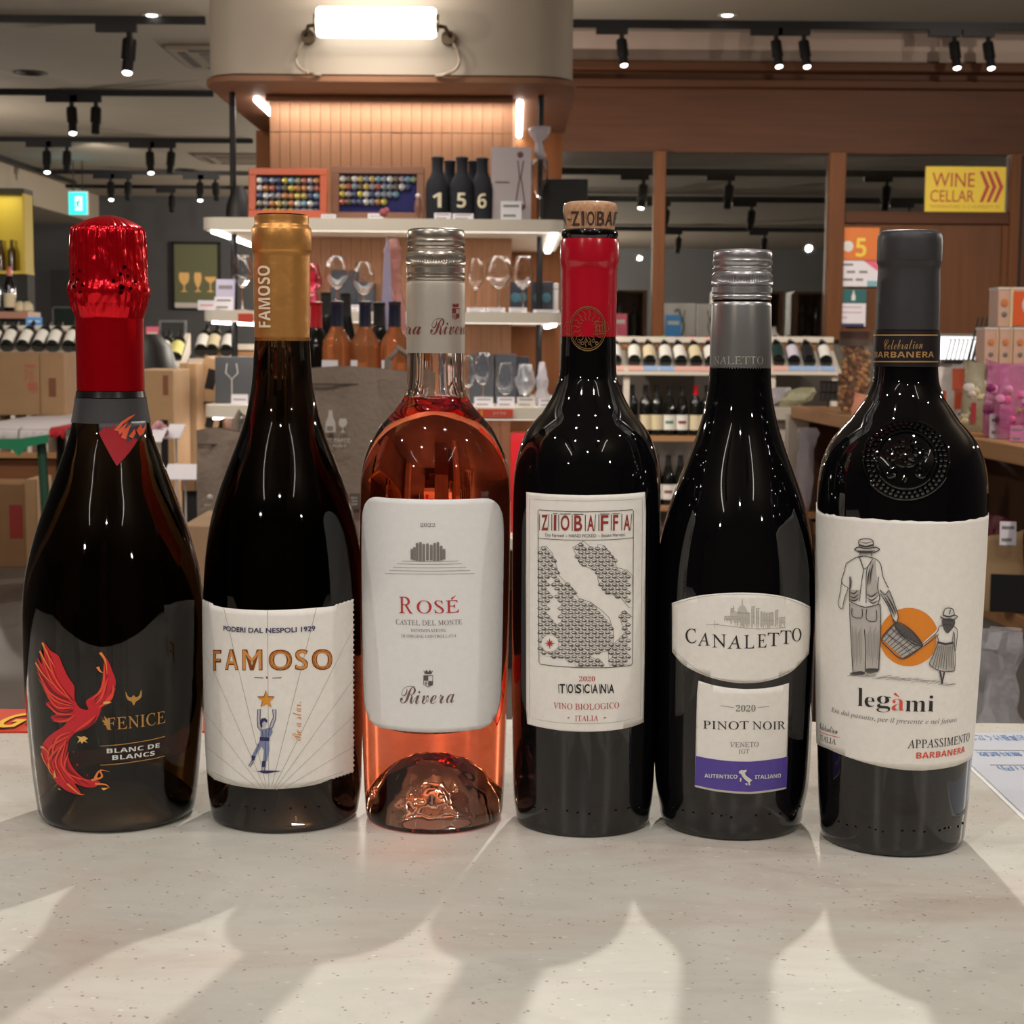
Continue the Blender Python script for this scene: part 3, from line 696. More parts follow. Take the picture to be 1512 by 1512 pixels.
for ch, x0, x1 in (('Z', 108, 158), ('I', 172, 186), ('O', 202, 248), ('B', 262, 306), ('A', 314, 358), ('F', 366, 392)):
    A.text('b', ch, 'fat', x0, 1440, x1, 1440, 92)
    A.line('b', [(x0 - 6, 1350), (x0 - 6, 1440)], .0003)
A.line('b', [(80, 1400), (98, 1400)], .0008); A.text('b', 'A', 'fat', 56, 1440, 72, 1440, 80)
A.build({'b': ('lettering', BR, .0003)}, ck)
A = Art(B4, lambda z: RW(z) if z > B4.px([(497, 1)], 866)[0][0] else B4.R(z), (750, 290), 3.516, .02)
GS = mat('seal_gold', c8(148, 116, 70), .4, metal=.6)
A.ring('g', 414, 687, 92, 114, .0006, 36); A.ring('g', 414, 687, 84, 104, .0003, 36)
for i in range(16):
    a = i * PI / 8 + .1
    A.line('g', [(414 + 78 * math.cos(a), 687 + 96 * math.sin(a)), (414 + 64 * math.cos(a + .12), 687 + 76 * math.sin(a + .12)), (414 + 50 * math.cos(a), 687 + 60 * math.sin(a)), (414 + 36 * math.cos(a + .2), 687 + 44 * math.sin(a + .2))], .00035)
A.line('g', [(292, 690), (305, 655), (335, 650), (335, 720), (305, 712)], .0004, closed=True); A.line('g', [(452, 650), (512, 655), (520, 690), (500, 712), (455, 715)], .0004, closed=True)
for x in (458, 472, 486, 498): A.line('g', [(x, 660), (x + 4, 708)], .0006)
for i in range(6): A.ring('g', 370 + i * 18, 750 + (i % 2) * 12, 7, 8, .0003, 8)
A.build({'g': ('gold_seal', GS, .0004)}, B4.root)
A = Art(B4, B4.R, (740, 700), 3.78)
ol = [(143, 100), (300, 113), (470, 118), (640, 113), (805, 99), (800, 700), (793, 1384), (720, 1412), (600, 1432), (470, 1438), (340, 1432), (220, 1412), (143, 1392), (141, 700)]
lab = label_part(B4, B4.R, [A.pt(*p) for p in ol], 'paper_label', PAPER)
A.line('l', [(162, 138), (300, 147), (470, 150), (640, 146), (785, 136), (780, 700), (773, 1352), (620, 1385), (470, 1392), (320, 1386), (162, 1358), (160, 700)], .0002, closed=True)
A.line('k', [(210, 205), (216, 199), (470, 210), (728, 198), (734, 206), (732, 600), (729, 1058), (720, 1066), (600, 1078), (440, 1078), (300, 1070), (225, 1060), (216, 1050), (212, 600)], .0003, closed=True)
A.line('k', [(212, 357), (340, 366), (470, 368), (610, 365), (732, 355)], .00025)
xs = [(222, 268), (290, 316), (328, 388), (402, 458), (474, 524), (548, 602), (616, 656), (674, 722)]
for ch, (x0, x1) in zip('ZIOBAFFA', xs):
    yb = 318 - abs((x0 + x1) / 2 - 470) * .018
    A.text('R', ch, 'fat', x0 + 6, yb, x1 - 6, yb, 88)
    A.line('k', [(x0 - 4, yb), (x0 - 4, yb - 92)], .00035); A.line('k', [(x1 - 4, yb), (x1 + 2, yb - 92)] if ch in 'AZ' else [(x0 + 2, yb - 94), (x1 + 2, yb - 94)], .0003)
A.text('k', 'Dry Farmed ~ HAND PICKED ~ Estate Harvest', 'sans', 250, 353, 686, 350, 24)
def inside(x, y, pg):
    c = False; n = len(pg)
    for i in range(n):
        x0, y0 = pg[i]; x1, y1 = pg[i - 1]
        if (y0 > y) != (y1 > y) and x < (x1 - x0) * (y - y0) / (y1 - y0) + x0: c = not c
    return c
LA = [(212, 410), (255, 400), (290, 440), (300, 480), (330, 570), (400, 640), (430, 690), (500, 715), (560, 760), (600, 800), (625, 880), (620, 960), (590, 985), (520, 1000), (490, 1015), (560, 1045), (575, 1068), (415, 1070), (410, 1035), (380, 1050), (350, 1020), (216, 1012)]
LB = [(400, 410), (460, 372), (490, 400), (530, 440), (540, 390), (575, 400), (630, 475), (640, 520), (700, 535), (730, 570), (731, 740), (710, 745), (665, 690), (590, 660), (545, 610), (530, 540), (440, 500), (420, 450)]
LC = [(670, 765), (690, 765), (730, 800), (729, 1058), (600, 1065), (595, 990), (640, 930), (690, 880), (665, 820)]
LK = [[(262, 600), (285, 590), (300, 620), (298, 665), (270, 660)], [(272, 720), (300, 700), (325, 740), (322, 815), (285, 820)]]
rn = random.Random(5)
for row in range(31):
    y = 392 + row * 22.3
    for col in range(15):
        x = 224 + col * 37 + (row % 2) * 18
        if not any(inside(x, y, g) for g in (LA, LB, LC)) or any(inside(x, y, g) for g in LK) or x > 722: continue
        if math.hypot(x - 276, y - 943) < 50: continue
        j = lambda: rn.uniform(-2.5, 2.5); xl, xr = max(214, x - 20), min(730, x + 20)
        top = [(x - 17, y + 5 + j()), (x - 11, y - 5 + j()), (x - 3, y - 9 + j()), (x + 7, y - 6 + j()), (x + 16, y + 5 + j())]
        A.poly('m', [(x - 15, y + 4), (x - 9, y + 1 + j()), (x - 3, y + 5), (x + 5, y + 1 + j()), (x + 14, y + 4), (x + 11, y + 11 + j()), (x + 2, y + 13 + j()), (x - 11, y + 10 + j())])
        A.line('k', top, .00024); A.line('k', [(x - 10, y + 5), (x - 7, y + 10)], .00018); A.line('k', [(x + 6, y + 4), (x + 8, y + 10)], .00018)
for g in (LA, LB, LC): A.line('k', g, .00018, closed=True)
A.ell('p', 276, 943, 46, 46, 24); A.ring('k', 276, 943, 44, 44, .0003, 24); A.ring('k', 276, 943, 36, 36, .0002, 24)
A.poly('Q', [(276, 912), (281, 938), (306, 943), (281, 948), (276, 974), (271, 948), (246, 943), (271, 938)])
for a in (45, 135, 225, 315): A.line('Q', [(276, 943), (276 + 20 * math.cos(math.radians(a)), 943 + 20 * math.sin(math.radians(a)))], .0004)
A.text('R2', '2020', 'serifn', 435, 1155, 523, 1155, 28)
for i, ch in enumerate('TOSCANA'):
    x0 = 322 + i * 45; A.text('k', ch, 'fat' if ch != 'I' else 'sans', x0 + 6, 1222, x0 + 36, 1222, 52); A.line('k', [(x0, 1172), (x0 + 4, 1222)], .0003)
A.text('R2', 'VINO BIOLOGICO', 'serif', 295, 1306, 655, 1304, 34); A.text('R2', 'ITALIA', 'serif', 413, 1376, 540, 1375, 30)
A.line('R2', [(372, 1360), (382, 1358)], .0004); A.line('R2', [(570, 1360), (584, 1358)], .0004)
A.build({'l': ('frame_print', INKL, .0005), 'm': ('map_print', mat('ink_mountain', c8(112, 106, 102), .5), .0005), 'k': ('lettering', INK, .0007), 'R': ('lettering', mat('ink_brick', c8(146, 48, 42), .5), .0006), 'R2': ('lettering', INKR, .0006), 'p': ('compass_print', PAPER, .0008), 'Q': ('compass_star', INKR, .0011)}, lab)
# ================= 5: pinot noir with silver cap
B5 = Bottle('red_wine_bottle', 'sloping-shouldered black bottle with silver screw cap and purple-banded lower label', 1078, 1241, 99)
B5.body([(552, 45), (560, 45), (600, 50.5), (640, 61), (680, 75.5), (720, 91), (760, 104), (800, 112.5), (830, 116), (850, 117.3), (900, 118), (1000, 116.5), (1100, 114.8), (1150, 113), (1175, 110), (1190, 105), (440, 42), (380, 40)], 1086)
glassbody(B5, DARKGLASS)
SILV2 = mat('silver_cap_bright', c8(176, 174, 176), .32, metal=.85, bump=.03, bscale=200)
SLV2 = mat('sleeve_silver', c8(160, 158, 156), .32, metal=.8)
co, so, RS5 = screwcap(B5, 369, 444, 405, 420, 44.3, 1100, SILV2, SLV2, [(552, 45), (500, 45), (452, 44), (448, 43.4), (446, 42)], 44)
A = Art(B5, RS5, (900, 280), 5.04, .02)
A.text('s', 'NALETTO', 'serif', 782, 1300, 1140, 1300, 60)
A.build({'s': ('lettering', mat('sleeve_print', c8(206, 200, 192), .3, metal=.5), .0003)}, so)
A = Art(B5, B5.R, (960, 840), 3.78)
ol = curve([(124, 190), (210, 163), (300, 145), (420, 135), (520, 132), (640, 138), (740, 153), (830, 180), (893, 212)]) + [(891, 340), (886, 470)] + curve([(886, 470), (800, 562), (720, 605), (620, 631), (500, 637), (380, 618), (270, 580), (180, 528), (122, 458)])[1:] + [(122, 320)]
lab = label_part(B5, B5.R, [A.pt(*p) for p in ol], 'upper_label', PAPER)
A.line('g', [(130 + (x - 124) * .99, y + 7) for x, y in curve([(124, 190), (300, 146), (520, 133), (740, 154), (886, 212)])], .0002)
A.line('g', [(x, y - 7) for x, y in curve([(882, 470), (800, 560), (640, 627), (500, 635), (300, 590), (130, 458)])], .0002)
rn = random.Random(9)
for x0, x1, y0, y1 in ((415, 450, 260, 300), (450, 470, 215, 310), (470, 505, 238, 320), (505, 525, 215, 330), (525, 560, 240, 330), (565, 585, 205, 330), (590, 610, 215, 335), (615, 640, 235, 335), (640, 690, 240, 335), (695, 715, 225, 330), (718, 752, 265, 330)):
    x = x0
    while x < x1:
        A.line('c', [(x, y0 + rn.uniform(0, 12)), (x, y1 - rn.uniform(0, 25))], .0002); x += 5
    A.line('c', [(x0, y0 + 5), (x1, y0 + 5)], .0002); A.line('c', [(x0, (y0 + y1) / 2), (x1, (y0 + y1) / 2)], .00015)
A.poly('d', curve([(490, 240), (495, 215), (514, 200), (532, 216), (538, 240)], True, 3)); A.line('c', [(514, 200), (514, 168)], .0003)
A.poly('d', curve([(455, 260), (460, 240), (475, 232), (490, 262)], True, 3)); A.line('c', [(466, 235), (466, 205)], .0003)
A.line('c', [(315, 312), (370, 310), (440, 318), (600, 335), (750, 325)], .00025); A.line('c', [(362, 285), (362, 325)], .0002); A.line('c', [(340, 312), (384, 306)], .0003)
xx = [(200, 262), (268, 336), (346, 424), (432, 508), (524, 578), (596, 646), (652, 716), (722, 782), (786, 838)]
for (ch, (x0, x1)) in zip('CANALETTO', xx):
    yb = 444 - abs((x0 + x1) / 2 - 500) ** 2 * .00042 + (0 if ch != 'C' else 0)
    big = 1.1 if ch in 'C' else 1
    A.text('k', ch, 'serif', x0, yb, x1, yb, 74 * big)
A.build({'g': ('frame_print', INKL, .0005), 'c': ('city_print', INKL, .0005), 'd': ('city_print', mat('ink_city', c8(196, 190, 182), .5), .0006), 'k': ('lettering', INK, .0006)}, lab)
ol = [(265, 622), (350, 648), (440, 664), (540, 671), (640, 666), (720, 652), (778, 635), (770, 900), (757, 1226), (680, 1242), (560, 1255), (470, 1252), (350, 1238), (250, 1215), (258, 900)]
lab = label_part(B5, B5.R, [A.pt(*p) for p in ol], 'lower_label', PAPER)
A.poly('p', [(257, 1042), (350, 1060), (450, 1072), (560, 1074), (660, 1064), (765, 1046), (757, 1216), (680, 1230), (560, 1243), (470, 1240), (350, 1226), (251, 1204)])
A.text('g', '2020', 'serifn', 478, 794, 586, 794, 36); A.line('g', [(395, 762), (467, 772)], .0002); A.line('g', [(598, 772), (662, 766)], .0002)
A.text('k', 'PINOT', 'serif', 297, 890, 548, 893, 46); A.text('k', 'NOIR', 'serif', 568, 895, 750, 893, 46)
A.text('g', 'VENETO', 'serif', 446, 993, 603, 991, 28); A.text('g', 'IGT', 'serif', 493, 1030, 552, 1028, 24)
A.text('w', 'AUTENTICO', 'bold', 306, 1162, 486, 1168, 22); A.text('w', 'ITALIANO', 'bold', 582, 1170, 724, 1162, 22)
A.poly('w', [(494, 1128), (508, 1120), (520, 1122), (536, 1118), (536, 1130), (526, 1136), (534, 1152), (550, 1164), (568, 1178), (560, 1182), (554, 1192), (558, 1204), (548, 1206), (546, 1190), (530, 1176), (514, 1158), (506, 1142), (496, 1140)])
A.poly('w', [(526, 1196), (542, 1194), (540, 1206)]); A.poly('w', [(500, 1166), (508, 1164), (508, 1184), (500, 1186)])
A.build({'p': ('purple_band', mat('ink_purple', c8(84, 66, 152), .45), .0005), 'g': ('lettering', INKG, .0006), 'k': ('lettering', INK, .0006), 'w': ('lettering', WHITEINK, .0008)}, lab)

# ================= 6: broad bottle with torn-edge label
B6 = Bottle('red_wine_bottle', 'broad black bottle with moulded seal; label shows man and girl carrying a basket', 1315, 1265, 100)
B6.body([(541, 46.8), (575, 47), (586, 50), (594, 55), (602, 63), (612, 74), (622, 85), (636, 97.5), (650, 108), (665, 115), (680, 120), (700, 123.5), (730, 125), (800, 124), (900, 121.5), (1000, 118), (1100, 113.5), (1150, 111), (1200, 108.5), (1215, 106.5), (1226, 102), (500, 45), (400, 43.5)], 1330, .99)
glassbody(B6, DARKGLASS)
GCAP = mat('graphite_capsule', c8(58, 56, 58), .45, metal=.3, bump=.05, bscale=60)
gc, RG = capsule(B6, [(487, 46.3), (440, 46.2), (400, 45), (392, 45.2), (389, 46.8), (384, 47.2), (355, 47.3), (347, 46.2), (343, 44), (341, 40), (340, 30)], 1342, GCAP, seg=64)
sb, RB6 = capsule(B6, [(541, 47.6), (515, 47.5), (488, 47.2)], 1338, mat('neck_band_black', c8(28, 22, 24), .4), 'neck_label', close=False, off=.0003)
A = Art(B6, RB6, (1190, 330), 3.436, .02)
GL = mat('band_gold', c8(202, 158, 104), .35, metal=.5)
A.line('g', [(346 + i * 32, 566) for i in range(11)], .0007); A.line('g', [(344 + i * 32.4, 701) for i in range(11)], .0007)
A.text('g', 'Celebration', 'script', 398, 641, 590, 635, 52); A.text('g', 'BARBANERA', 'bold', 352, 680, 645, 679, 30)
A.build({'g': ('lettering', GL, .0004)}, sb)
# moulded seal on the shoulder
def on(B, x, y, off): 
    ph, z = B.hit(x, y, B.R); r = B.R(z) + off; return (r * math.sin(ph), -r * math.cos(ph), z)
mb = MB()
def orbit(rx, ry, n, cx=1338, cy=679): return [(cx + rx * math.cos(2 * PI * i / n), cy + ry * math.sin(2 * PI * i / n)) for i in range(n)]
for rx, ry in ((63, 58), (44, 42)): mb.tube([on(B6, x, y, .0003) for x, y in orbit(rx, ry, 56)], .0009, 8, True)
mk('seal_ring', mb, DARKGLASS, B6.root)
mb = MB()
for rx, ry, n, r in ((57, 53, 44, .0016), (50.5, 47.5, 38, .0014)):
    for x, y in orbit(rx, ry, n): mb.ball(on(B6, x, y, .0001), r, 6)
for i in range(34):
    a = rn.uniform(0, 2 * PI); q = rn.uniform(.1, .8); mb.ball(on(B6, 1338 + 36 * q * math.cos(a), 672 + 34 * q * math.sin(a), 0), rn.uniform(.0009, .0022), 6)
mk('seal_beads', mb, DARKGLASS, B6.root, kind='stuff')
mb = MB()
for pts in ([(1305, 694), (1312, 704), (1322, 700), (1318, 690), (1311, 692)], [(1371, 694), (1364, 704), (1354, 700), (1358, 690), (1365, 692)], [(1338, 660), (1336, 680), (1338, 700), (1334, 712)], [(1316, 662), (1330, 656), (1346, 656), (1360, 662)], [(1326, 676), (1338, 672), (1350, 676)], [(1310, 672), (1322, 684), (1338, 688), (1354, 684), (1366, 672)]):
    mb.tube([on(B6, x, y, .0002) for x, y in curve(pts)], .0010, 6)
mk('seal_relief', mb, DARKGLASS, B6.root)
A = Art(B6, B6.R, (1190, 740), 3.6)
tops = [(62, 42), (85, 60), (100, 70), (112, 66), (126, 72), (152, 70), (160, 78), (200, 82), (260, 84), (300, 93), (360, 92), (400, 97), (440, 103), (470, 100), (520, 105), (560, 103), (600, 108), (660, 106), (700, 110), (740, 108), (760, 112), (800, 106), (850, 104), (870, 96), (900, 96), (925, 86), (946, 84)]
bots = [(852, 1380), (800, 1404), (700, 1424), (620, 1431), (520, 1428), (400, 1410), (300, 1385), (200, 1350), (120, 1315), (60, 1285)]
T_ = [A.pt(*p) for p in tops]; Bt = [A.pt(*p) for p in bots]
sl = -1.72 * .037; sr = 1.72 * .037
ol = [(sl, T_[0][1] + .003)] + T_ + [(sr, T_[-1][1] + .001), (sr, Bt[0][1])] + Bt + [(sl, Bt[-1][1])]
lab = label_part(B6, B6.R, ol, 'paper_label', PAPER)
A.ell('o', 546, 721, 155, 155, 40)
D_ = lambda pts, w=.00035, cl=False: A.line('d', curve(pts, cl, 4), w, closed=cl)
# man: paper-coloured silhouettes first, then pencil lines and shading
A.poly('q', [(222, 330), (290, 290), (360, 300), (398, 330), (420, 400), (445, 470), (480, 560), (492, 610), (480, 640), (462, 625), (440, 560), (395, 480), (395, 640), (392, 900), (320, 910), (318, 700), (312, 910), (256, 905), (240, 540), (235, 470), (212, 520), (202, 570), (185, 560), (190, 500), (198, 420)])
A.poly('s1', [(240, 540), (318, 560), (396, 545), (400, 640), (392, 890), (328, 890), (322, 700), (316, 905), (258, 905), (246, 700)])
A.poly('q', [(255, 560), (375, 560), (380, 720), (260, 740)])
A.poly('s1', [(345, 330), (372, 310), (380, 430), (388, 500), (350, 510), (322, 500)]); A.poly('s1', [(236, 470), (290, 470), (282, 525), (238, 535)])
A.poly('s1', [(395, 465), (425, 490), (445, 470), (485, 580), (470, 620), (440, 560)])
for pts in ([(222, 330), (290, 292), (360, 300), (398, 330), (412, 400), (440, 460)], [(222, 330), (210, 380), (198, 430), (236, 462)], [(240, 400), (240, 470), (238, 530)], [(198, 430), (188, 500), (180, 545), (200, 572), (212, 520), (232, 462)], [(395, 470), (420, 495), (443, 470)], [(400, 490), (440, 560), (462, 620), (480, 642), (490, 610), (470, 540), (446, 478)], [(390, 400), (385, 460), (395, 510), (385, 545)],
            [(238, 530), (318, 562), (392, 545)], [(240, 540), (242, 640), (256, 906)], [(396, 545), (400, 640), (390, 895)], [(316, 680), (322, 780), (322, 890)], [(256, 906), (290, 912), (318, 906)], [(328, 890), (360, 895), (390, 892)], [(290, 296), (310, 360), (300, 440), (290, 530)], [(360, 305), (330, 360), (325, 440), (325, 540)], [(290, 296), (318, 360), (360, 305)], [(252, 568), (255, 610), (302, 618), (304, 570)], [(328, 572), (328, 628), (376, 634), (378, 578)],
            [(282, 300), (320, 290), (356, 302)], [(292, 285), (296, 275), (350, 275), (352, 290)]): D_(pts)
for pts in ([(240, 480), (262, 490), (282, 470)], [(240, 500), (262, 512), (286, 492)], [(240, 520), (265, 528), (288, 512)], [(330, 490), (352, 505), (386, 480)], [(328, 510), (355, 525), (388, 500)], [(335, 525), (360, 540), (388, 525)], [(345, 350), (336, 400), (332, 450)], [(245, 395), (246, 430), (242, 470)], [(362, 330), (350, 380), (345, 440)], [(418, 500), (450, 560), (470, 605)], [(428, 490), (460, 550), (480, 600)]): A.line('d', curve(pts), .0006, 'both')
for i in range(22):
    x = 252 + i * 6.4
    if 300 < x < 324: continue
    A.line('e', [(x, 660 + (i * 37) % 50), (x + 3, 880 - (i * 23) % 60)], .0003, 'both')
A.poly('q', curve([(264, 258), (300, 272), (360, 272), (394, 256), (380, 244), (360, 240), (356, 204), (320, 197), (290, 206), (284, 242), (270, 248)], True, 3))
D_([(264, 256), (300, 272), (360, 272), (394, 256), (378, 244)], .0005); D_([(290, 240), (288, 208), (320, 199), (358, 206), (362, 240)], .0004); D_([(264, 256), (285, 243), (325, 250), (378, 243)], .0005); D_([(290, 232), (325, 240), (362, 230)], .0008); A.line('d', curve([(290, 214), (325, 222), (358, 212)]), .0004, 'both'); A.line('d', curve([(280, 262), (325, 268), (375, 262)]), .001, 'both')
# basket
A.poly('s1', [(470, 650), (620, 765), (515, 835), (405, 728)]); A.poly('e2', curve([(470, 648), (500, 652), (560, 690), (610, 745), (618, 768), (580, 752), (520, 715), (480, 672)], True, 3))
for i in range(9):
    t = i / 8; A.line('d', [(470 + 148 * t, 655 + 112 * t), (408 + 108 * t, 728 + 104 * t)], .0003)
A.line('q', [(452, 675), (590, 780)], .0012); A.line('q', [(432, 702), (565, 806)], .0012)
for k, l in (((450, 670), (592, 776)), ((458, 682), (586, 786)), ((428, 698), (568, 802)), ((436, 708), (558, 812))): A.line('d', [k, l], .0002)
D_([(470, 650), (500, 645), (565, 690), (618, 766), (560, 750), (490, 690), (470, 650)], .0005); D_([(470, 650), (405, 728), (440, 780), (515, 835), (618, 768)], .0005); A.line('d', [(462, 625), (480, 650)], .0007)
# girl
A.poly('q', [(700, 665), (740, 655), (785, 665), (796, 700), (790, 790), (775, 900), (660, 890), (655, 860), (690, 760), (690, 705), (620, 768), (615, 755), (685, 690)])
A.poly('s1', [(690, 760), (776, 760), (780, 900), (760, 905), (655, 870)])
for pts in ([(700, 665), (740, 652), (785, 668), (796, 700), (786, 795)], [(700, 668), (686, 700), (618, 758)], [(700, 705), (660, 740), (622, 770)], [(692, 715), (700, 745), (692, 760)], [(776, 700), (772, 745), (778, 765)], [(692, 745), (735, 755), (776, 748)], [(692, 760), (670, 820), (652, 865), (690, 892), (730, 904), (782, 900)], [(778, 760), (785, 830), (782, 900)], [(776, 690), (782, 720), (780, 790)]): D_(pts)
for i in range(9): A.line('d', [(698 + i * 9, 768), (668 + i * 14, 880 + (i % 3) * 6)], .0004, 'both')
A.line('d', [(692, 748), (735, 757), (776, 750)], .0010)
A.poly('e2', curve([(722, 625), (778, 625), (784, 655), (760, 690), (745, 700), (728, 680), (720, 650)], True, 3))
A.poly('q', curve([(708, 612), (740, 628), (775, 628), (796, 612), (780, 602), (774, 574), (750, 566), (728, 576), (724, 602)], True, 3))
D_([(708, 612), (740, 628), (775, 628), (796, 612), (780, 603)], .0005); D_([(724, 604), (730, 574), (750, 566), (774, 574), (780, 604)], .0004); D_([(722, 604), (752, 612), (782, 602)], .0007); A.line('d', [(760, 575), (755, 600)], .0005)
for a, b in (((706, 900), (712, 935)), ((728, 905), (722, 940))): A.line('d', [a, b], .0008)
A.line('d', [(714, 935), (716, 970)], .0007); A.line('d', [(722, 938), (718, 966)], .0005)
# ground strokes
rn = random.Random(2)
for i in range(46):
    t = i / 46; x = 225 + 545 * t; y = 918 + 60 * t + rn.uniform(-9, 9)
    A.line('e', [(x, y), (x + rn.uniform(30, 60), y - rn.uniform(2, 10))], .0003, 'both')
A.poly('e2', curve([(258, 908), (300, 902), (318, 912), (300, 922), (240, 920)], True, 3)); A.poly('e2', curve([(322, 890), (380, 888), (384, 905), (330, 912)], True, 3))
A.text('k', 'leg', 'serifn', 275, 1112, 448, 1118, 118) if False else None
for ch, x0, x1, yb, h in (('l', 277, 306, 1085, 95), ('e', 314, 366, 1091, 54), ('g', 376, 448, 1118, 86), ('m', 526, 634, 1115, 58), ('i', 644, 676, 1115, 84)): A.text('k', ch, 'serifn', x0, yb, x1, yb + (2 if ch in 'mi' else 4), h)
A.text('r', 'a', 'serifn', 456, 1111, 520, 1113, 62); A.line('r', [(470, 1020), (496, 1040)], .0012, True)
A.text('g', 'Era dal passato, per il presente e nel futuro', 'ital', 140, 1125, 795, 1180, 34)
A.text('k', 'Celebration', 'script', 80, 1212, 172, 1238, 38); A.text('k', 'ITALIA', 'serif', 80, 1268, 164, 1294, 30)
A.line('r', [(80, 1225), (184, 1256)], .0003)
A.text('k', 'APPASSIMENTO', 'serif', 538, 1312, 862, 1272, 46); A.text('r', 'BARBANERA', 'bold', 584, 1367, 838, 1332, 32)
A.build({'o': ('sun_print', ORANGE, .0005), 'q': ('figure_print', PAPER, .00065), 's1': ('shading_print', mat('pencil_light', c8(186, 180, 172), .6), .0008), 'e': ('shading_print', mat('pencil_mid', c8(140, 135, 130), .6), .0009), 'e2': ('shading_print', mat('pencil_dark', c8(84, 80, 80), .6), .001), 'd': ('drawing_print', mat('pencil', c8(66, 62, 64), .6), .0012), 'k': ('lettering', INK, .0006), 'r': ('lettering', mat('ink_coral', c8(216, 82, 60), .5), .0006), 'g': ('lettering', INKG, .0006)}, lab)
for B, n in ((B2, 7), (B4, 6), (B5, 7), (B6, 9)):
    mb = MB()
    for i in range(n * 2):
        if i % 4 == 3: continue
        ph = -1.0 + 2.0 * i / (n * 2 - 1) + .05 * math.sin(i * 7); z = .0135 + .0006 * math.sin(i * 5); r = B.R(z) if z > B.tab[0][0] else B.tab[0][1] - .0006
        mb.ball((r * math.sin(ph), -r * math.cos(ph), z), .0007, 6)
    mk('heel_dots', mb, DARKGLASS, B.root, kind='stuff')

# ------------------------------------------------------------------ papers on the counter
def flat_on_counter(name, pxs, m, z0, th, label, cat):
    pts = [G(*p) for p in pxs]; c = pts[0]
    poly = [(p.x - c.x, p.y - c.y) for p in pts]
    o = mk(name, MB().prism(poly, (0, 0, th), (1, 0, 0), (0, 1, 0), th), m); o.location = (c.x, c.y, CT + z0)
    return tag(o, label, cat), c
sh, c = flat_on_counter('price_sheet', [(1392, 1086), (1660, 1083), (1760, 1290), (1560, 1252), (1512, 1206), (1427, 1126), (1392, 1100)], mat('paper_sheet', c8(214, 216, 224), .35, coat=.3), .0006, .0010, 'white laminated sheet with blue Japanese lines, flat on the counter right of the bottles', 'paper')
sh2, _ = flat_on_counter('paper_sheet', [(1398, 1084), (1668, 1081), (1770, 1296), (1566, 1262), (1512, 1213), (1424, 1128), (1396, 1104)], mat('paper_white', c8(236, 234, 230), .5), 0, .0005, 'plain white backing sheet peeking out under the laminated price sheet', 'paper')
BLUE = mat('ink_blue', c8(64, 118, 176), .5)
for t, x0, x1, y, h in (('お気軽にスタッフまでお声掛けください', 1424, 1640, 1098, 9), ('(税込330円) 無料試飲', 1448, 1600, 1121, 8), ('(税込11円)', 1478, 1560, 1142, 8)):
    a, b = G(x0, y), G(x1, y); ux = (a - b).normalized(); uy = Vector((ux.y, -ux.x, 0)) * -1
    up = G(x1, y - h); V = flat_text(t, 'sans', b - c + Vector((0, 0, .0012)) + Vector((0, (up - b).y, 0)), ux, Vector((0, -1, 0)), (a - b).length, abs((up - b).y))
    mk('lettering', V, BLUE, sh, smooth=False)
for x0, x1, y in ((1434, 1640, 1112), (1462, 1640, 1134)):
    a, b = G(x0, y) - c, G(x1, y) - c; mk('rule_line', MB().box(a.x, b.x, a.y, a.y + .0012, .001, .0012), INKG, sh)
fl, c = flat_on_counter('sale_flyer', [(-260, 1048), (304, 1051), (306, 1082), (-270, 1083)], mat('flyer_red', c8(206, 66, 42), .4), 0, .0012, 'red flyer with a yellow letter G at the far counter edge', 'flyer')
a = G(-16, 1080) - c
mk('lettering', flat_text('G', 'boldi', a + Vector((0, 0, .0018)), (1, 0, 0), (0, 1, 0), .02, .046), mat('flyer_dark', c8(80, 30, 20), .4), fl, smooth=False)
mk('lettering', flat_text('G', 'boldi', a + Vector((.0008, .002, .0022)), (1, 0, 0), (0, 1, 0), .0182, .042), mat('flyer_yellow', c8(244, 186, 50), .4), fl, smooth=False)
a = G(36, 1074) - c
mk('lettering', flat_text('s', 'bold', a + Vector((0, 0, .0018)), (1, 0, 0), (0, 1, 0), .011, .02), mat('flyer_brown', c8(120, 40, 30), .4), fl, smooth=False)
# ------------------------------------------------------------------ the shop: shell
XL = -7.0
def struct(name, mb, m, bevel=0): return mk(name, mb, m, kind='structure', bevel=bevel)
CEILM = mat('ceiling_paint', c8(134, 125, 112), .9, var=.03, vscale=3)
struct('floor', MB().box(XL, 6, -4, 24.3, -.1, 0), mat('floor_vinyl', c8(104, 96, 92), .45, var=.08, vscale=6))
struct('ceiling', MB().box(XL, 6, -4, 24.3, CEIL, CEIL + .1), CEILM)
GREYW = mat('wall_charcoal', c8(70, 70, 73), .85, var=.05, vscale=5)
struct('wall_back', MB().box(XL, 6, 23.7, 23.9, 0, CEIL), GREYW)
struct('wall_left', MB().box(XL - .1, XL, -4, 23.9, 0, CEIL), mat('wall_dark', c8(70, 68, 66), .85))
struct('wall_right', MB().box(5.9, 6.0, -4, 23.9, 0, CEIL), mat('wall_dark', c8(70, 68, 66), .85))
struct('wall_behind', MB().box(XL, 6, -4.1, -4, 0, CEIL), mat('wall_brown', c8(84, 70, 62), .85))
# dark soffit and lighter cove along the left
struct('trim_1', MB().box(XL, -5.74, 10.8, 23.7, 2.74, CEIL), mat('cove_paint', c8(140, 130, 116), .85))
BLK = mat('black_metal', c8(26, 25, 27), .45, metal=.4)
BLKP = mat('black_plastic', c8(20, 20, 22), .5)
def emis(name, col, e): return mat(name, (0, 0, 0), .5, emit=col, es=e)
LENS = emis('lamp_lens', (1, .97, .92), 7)
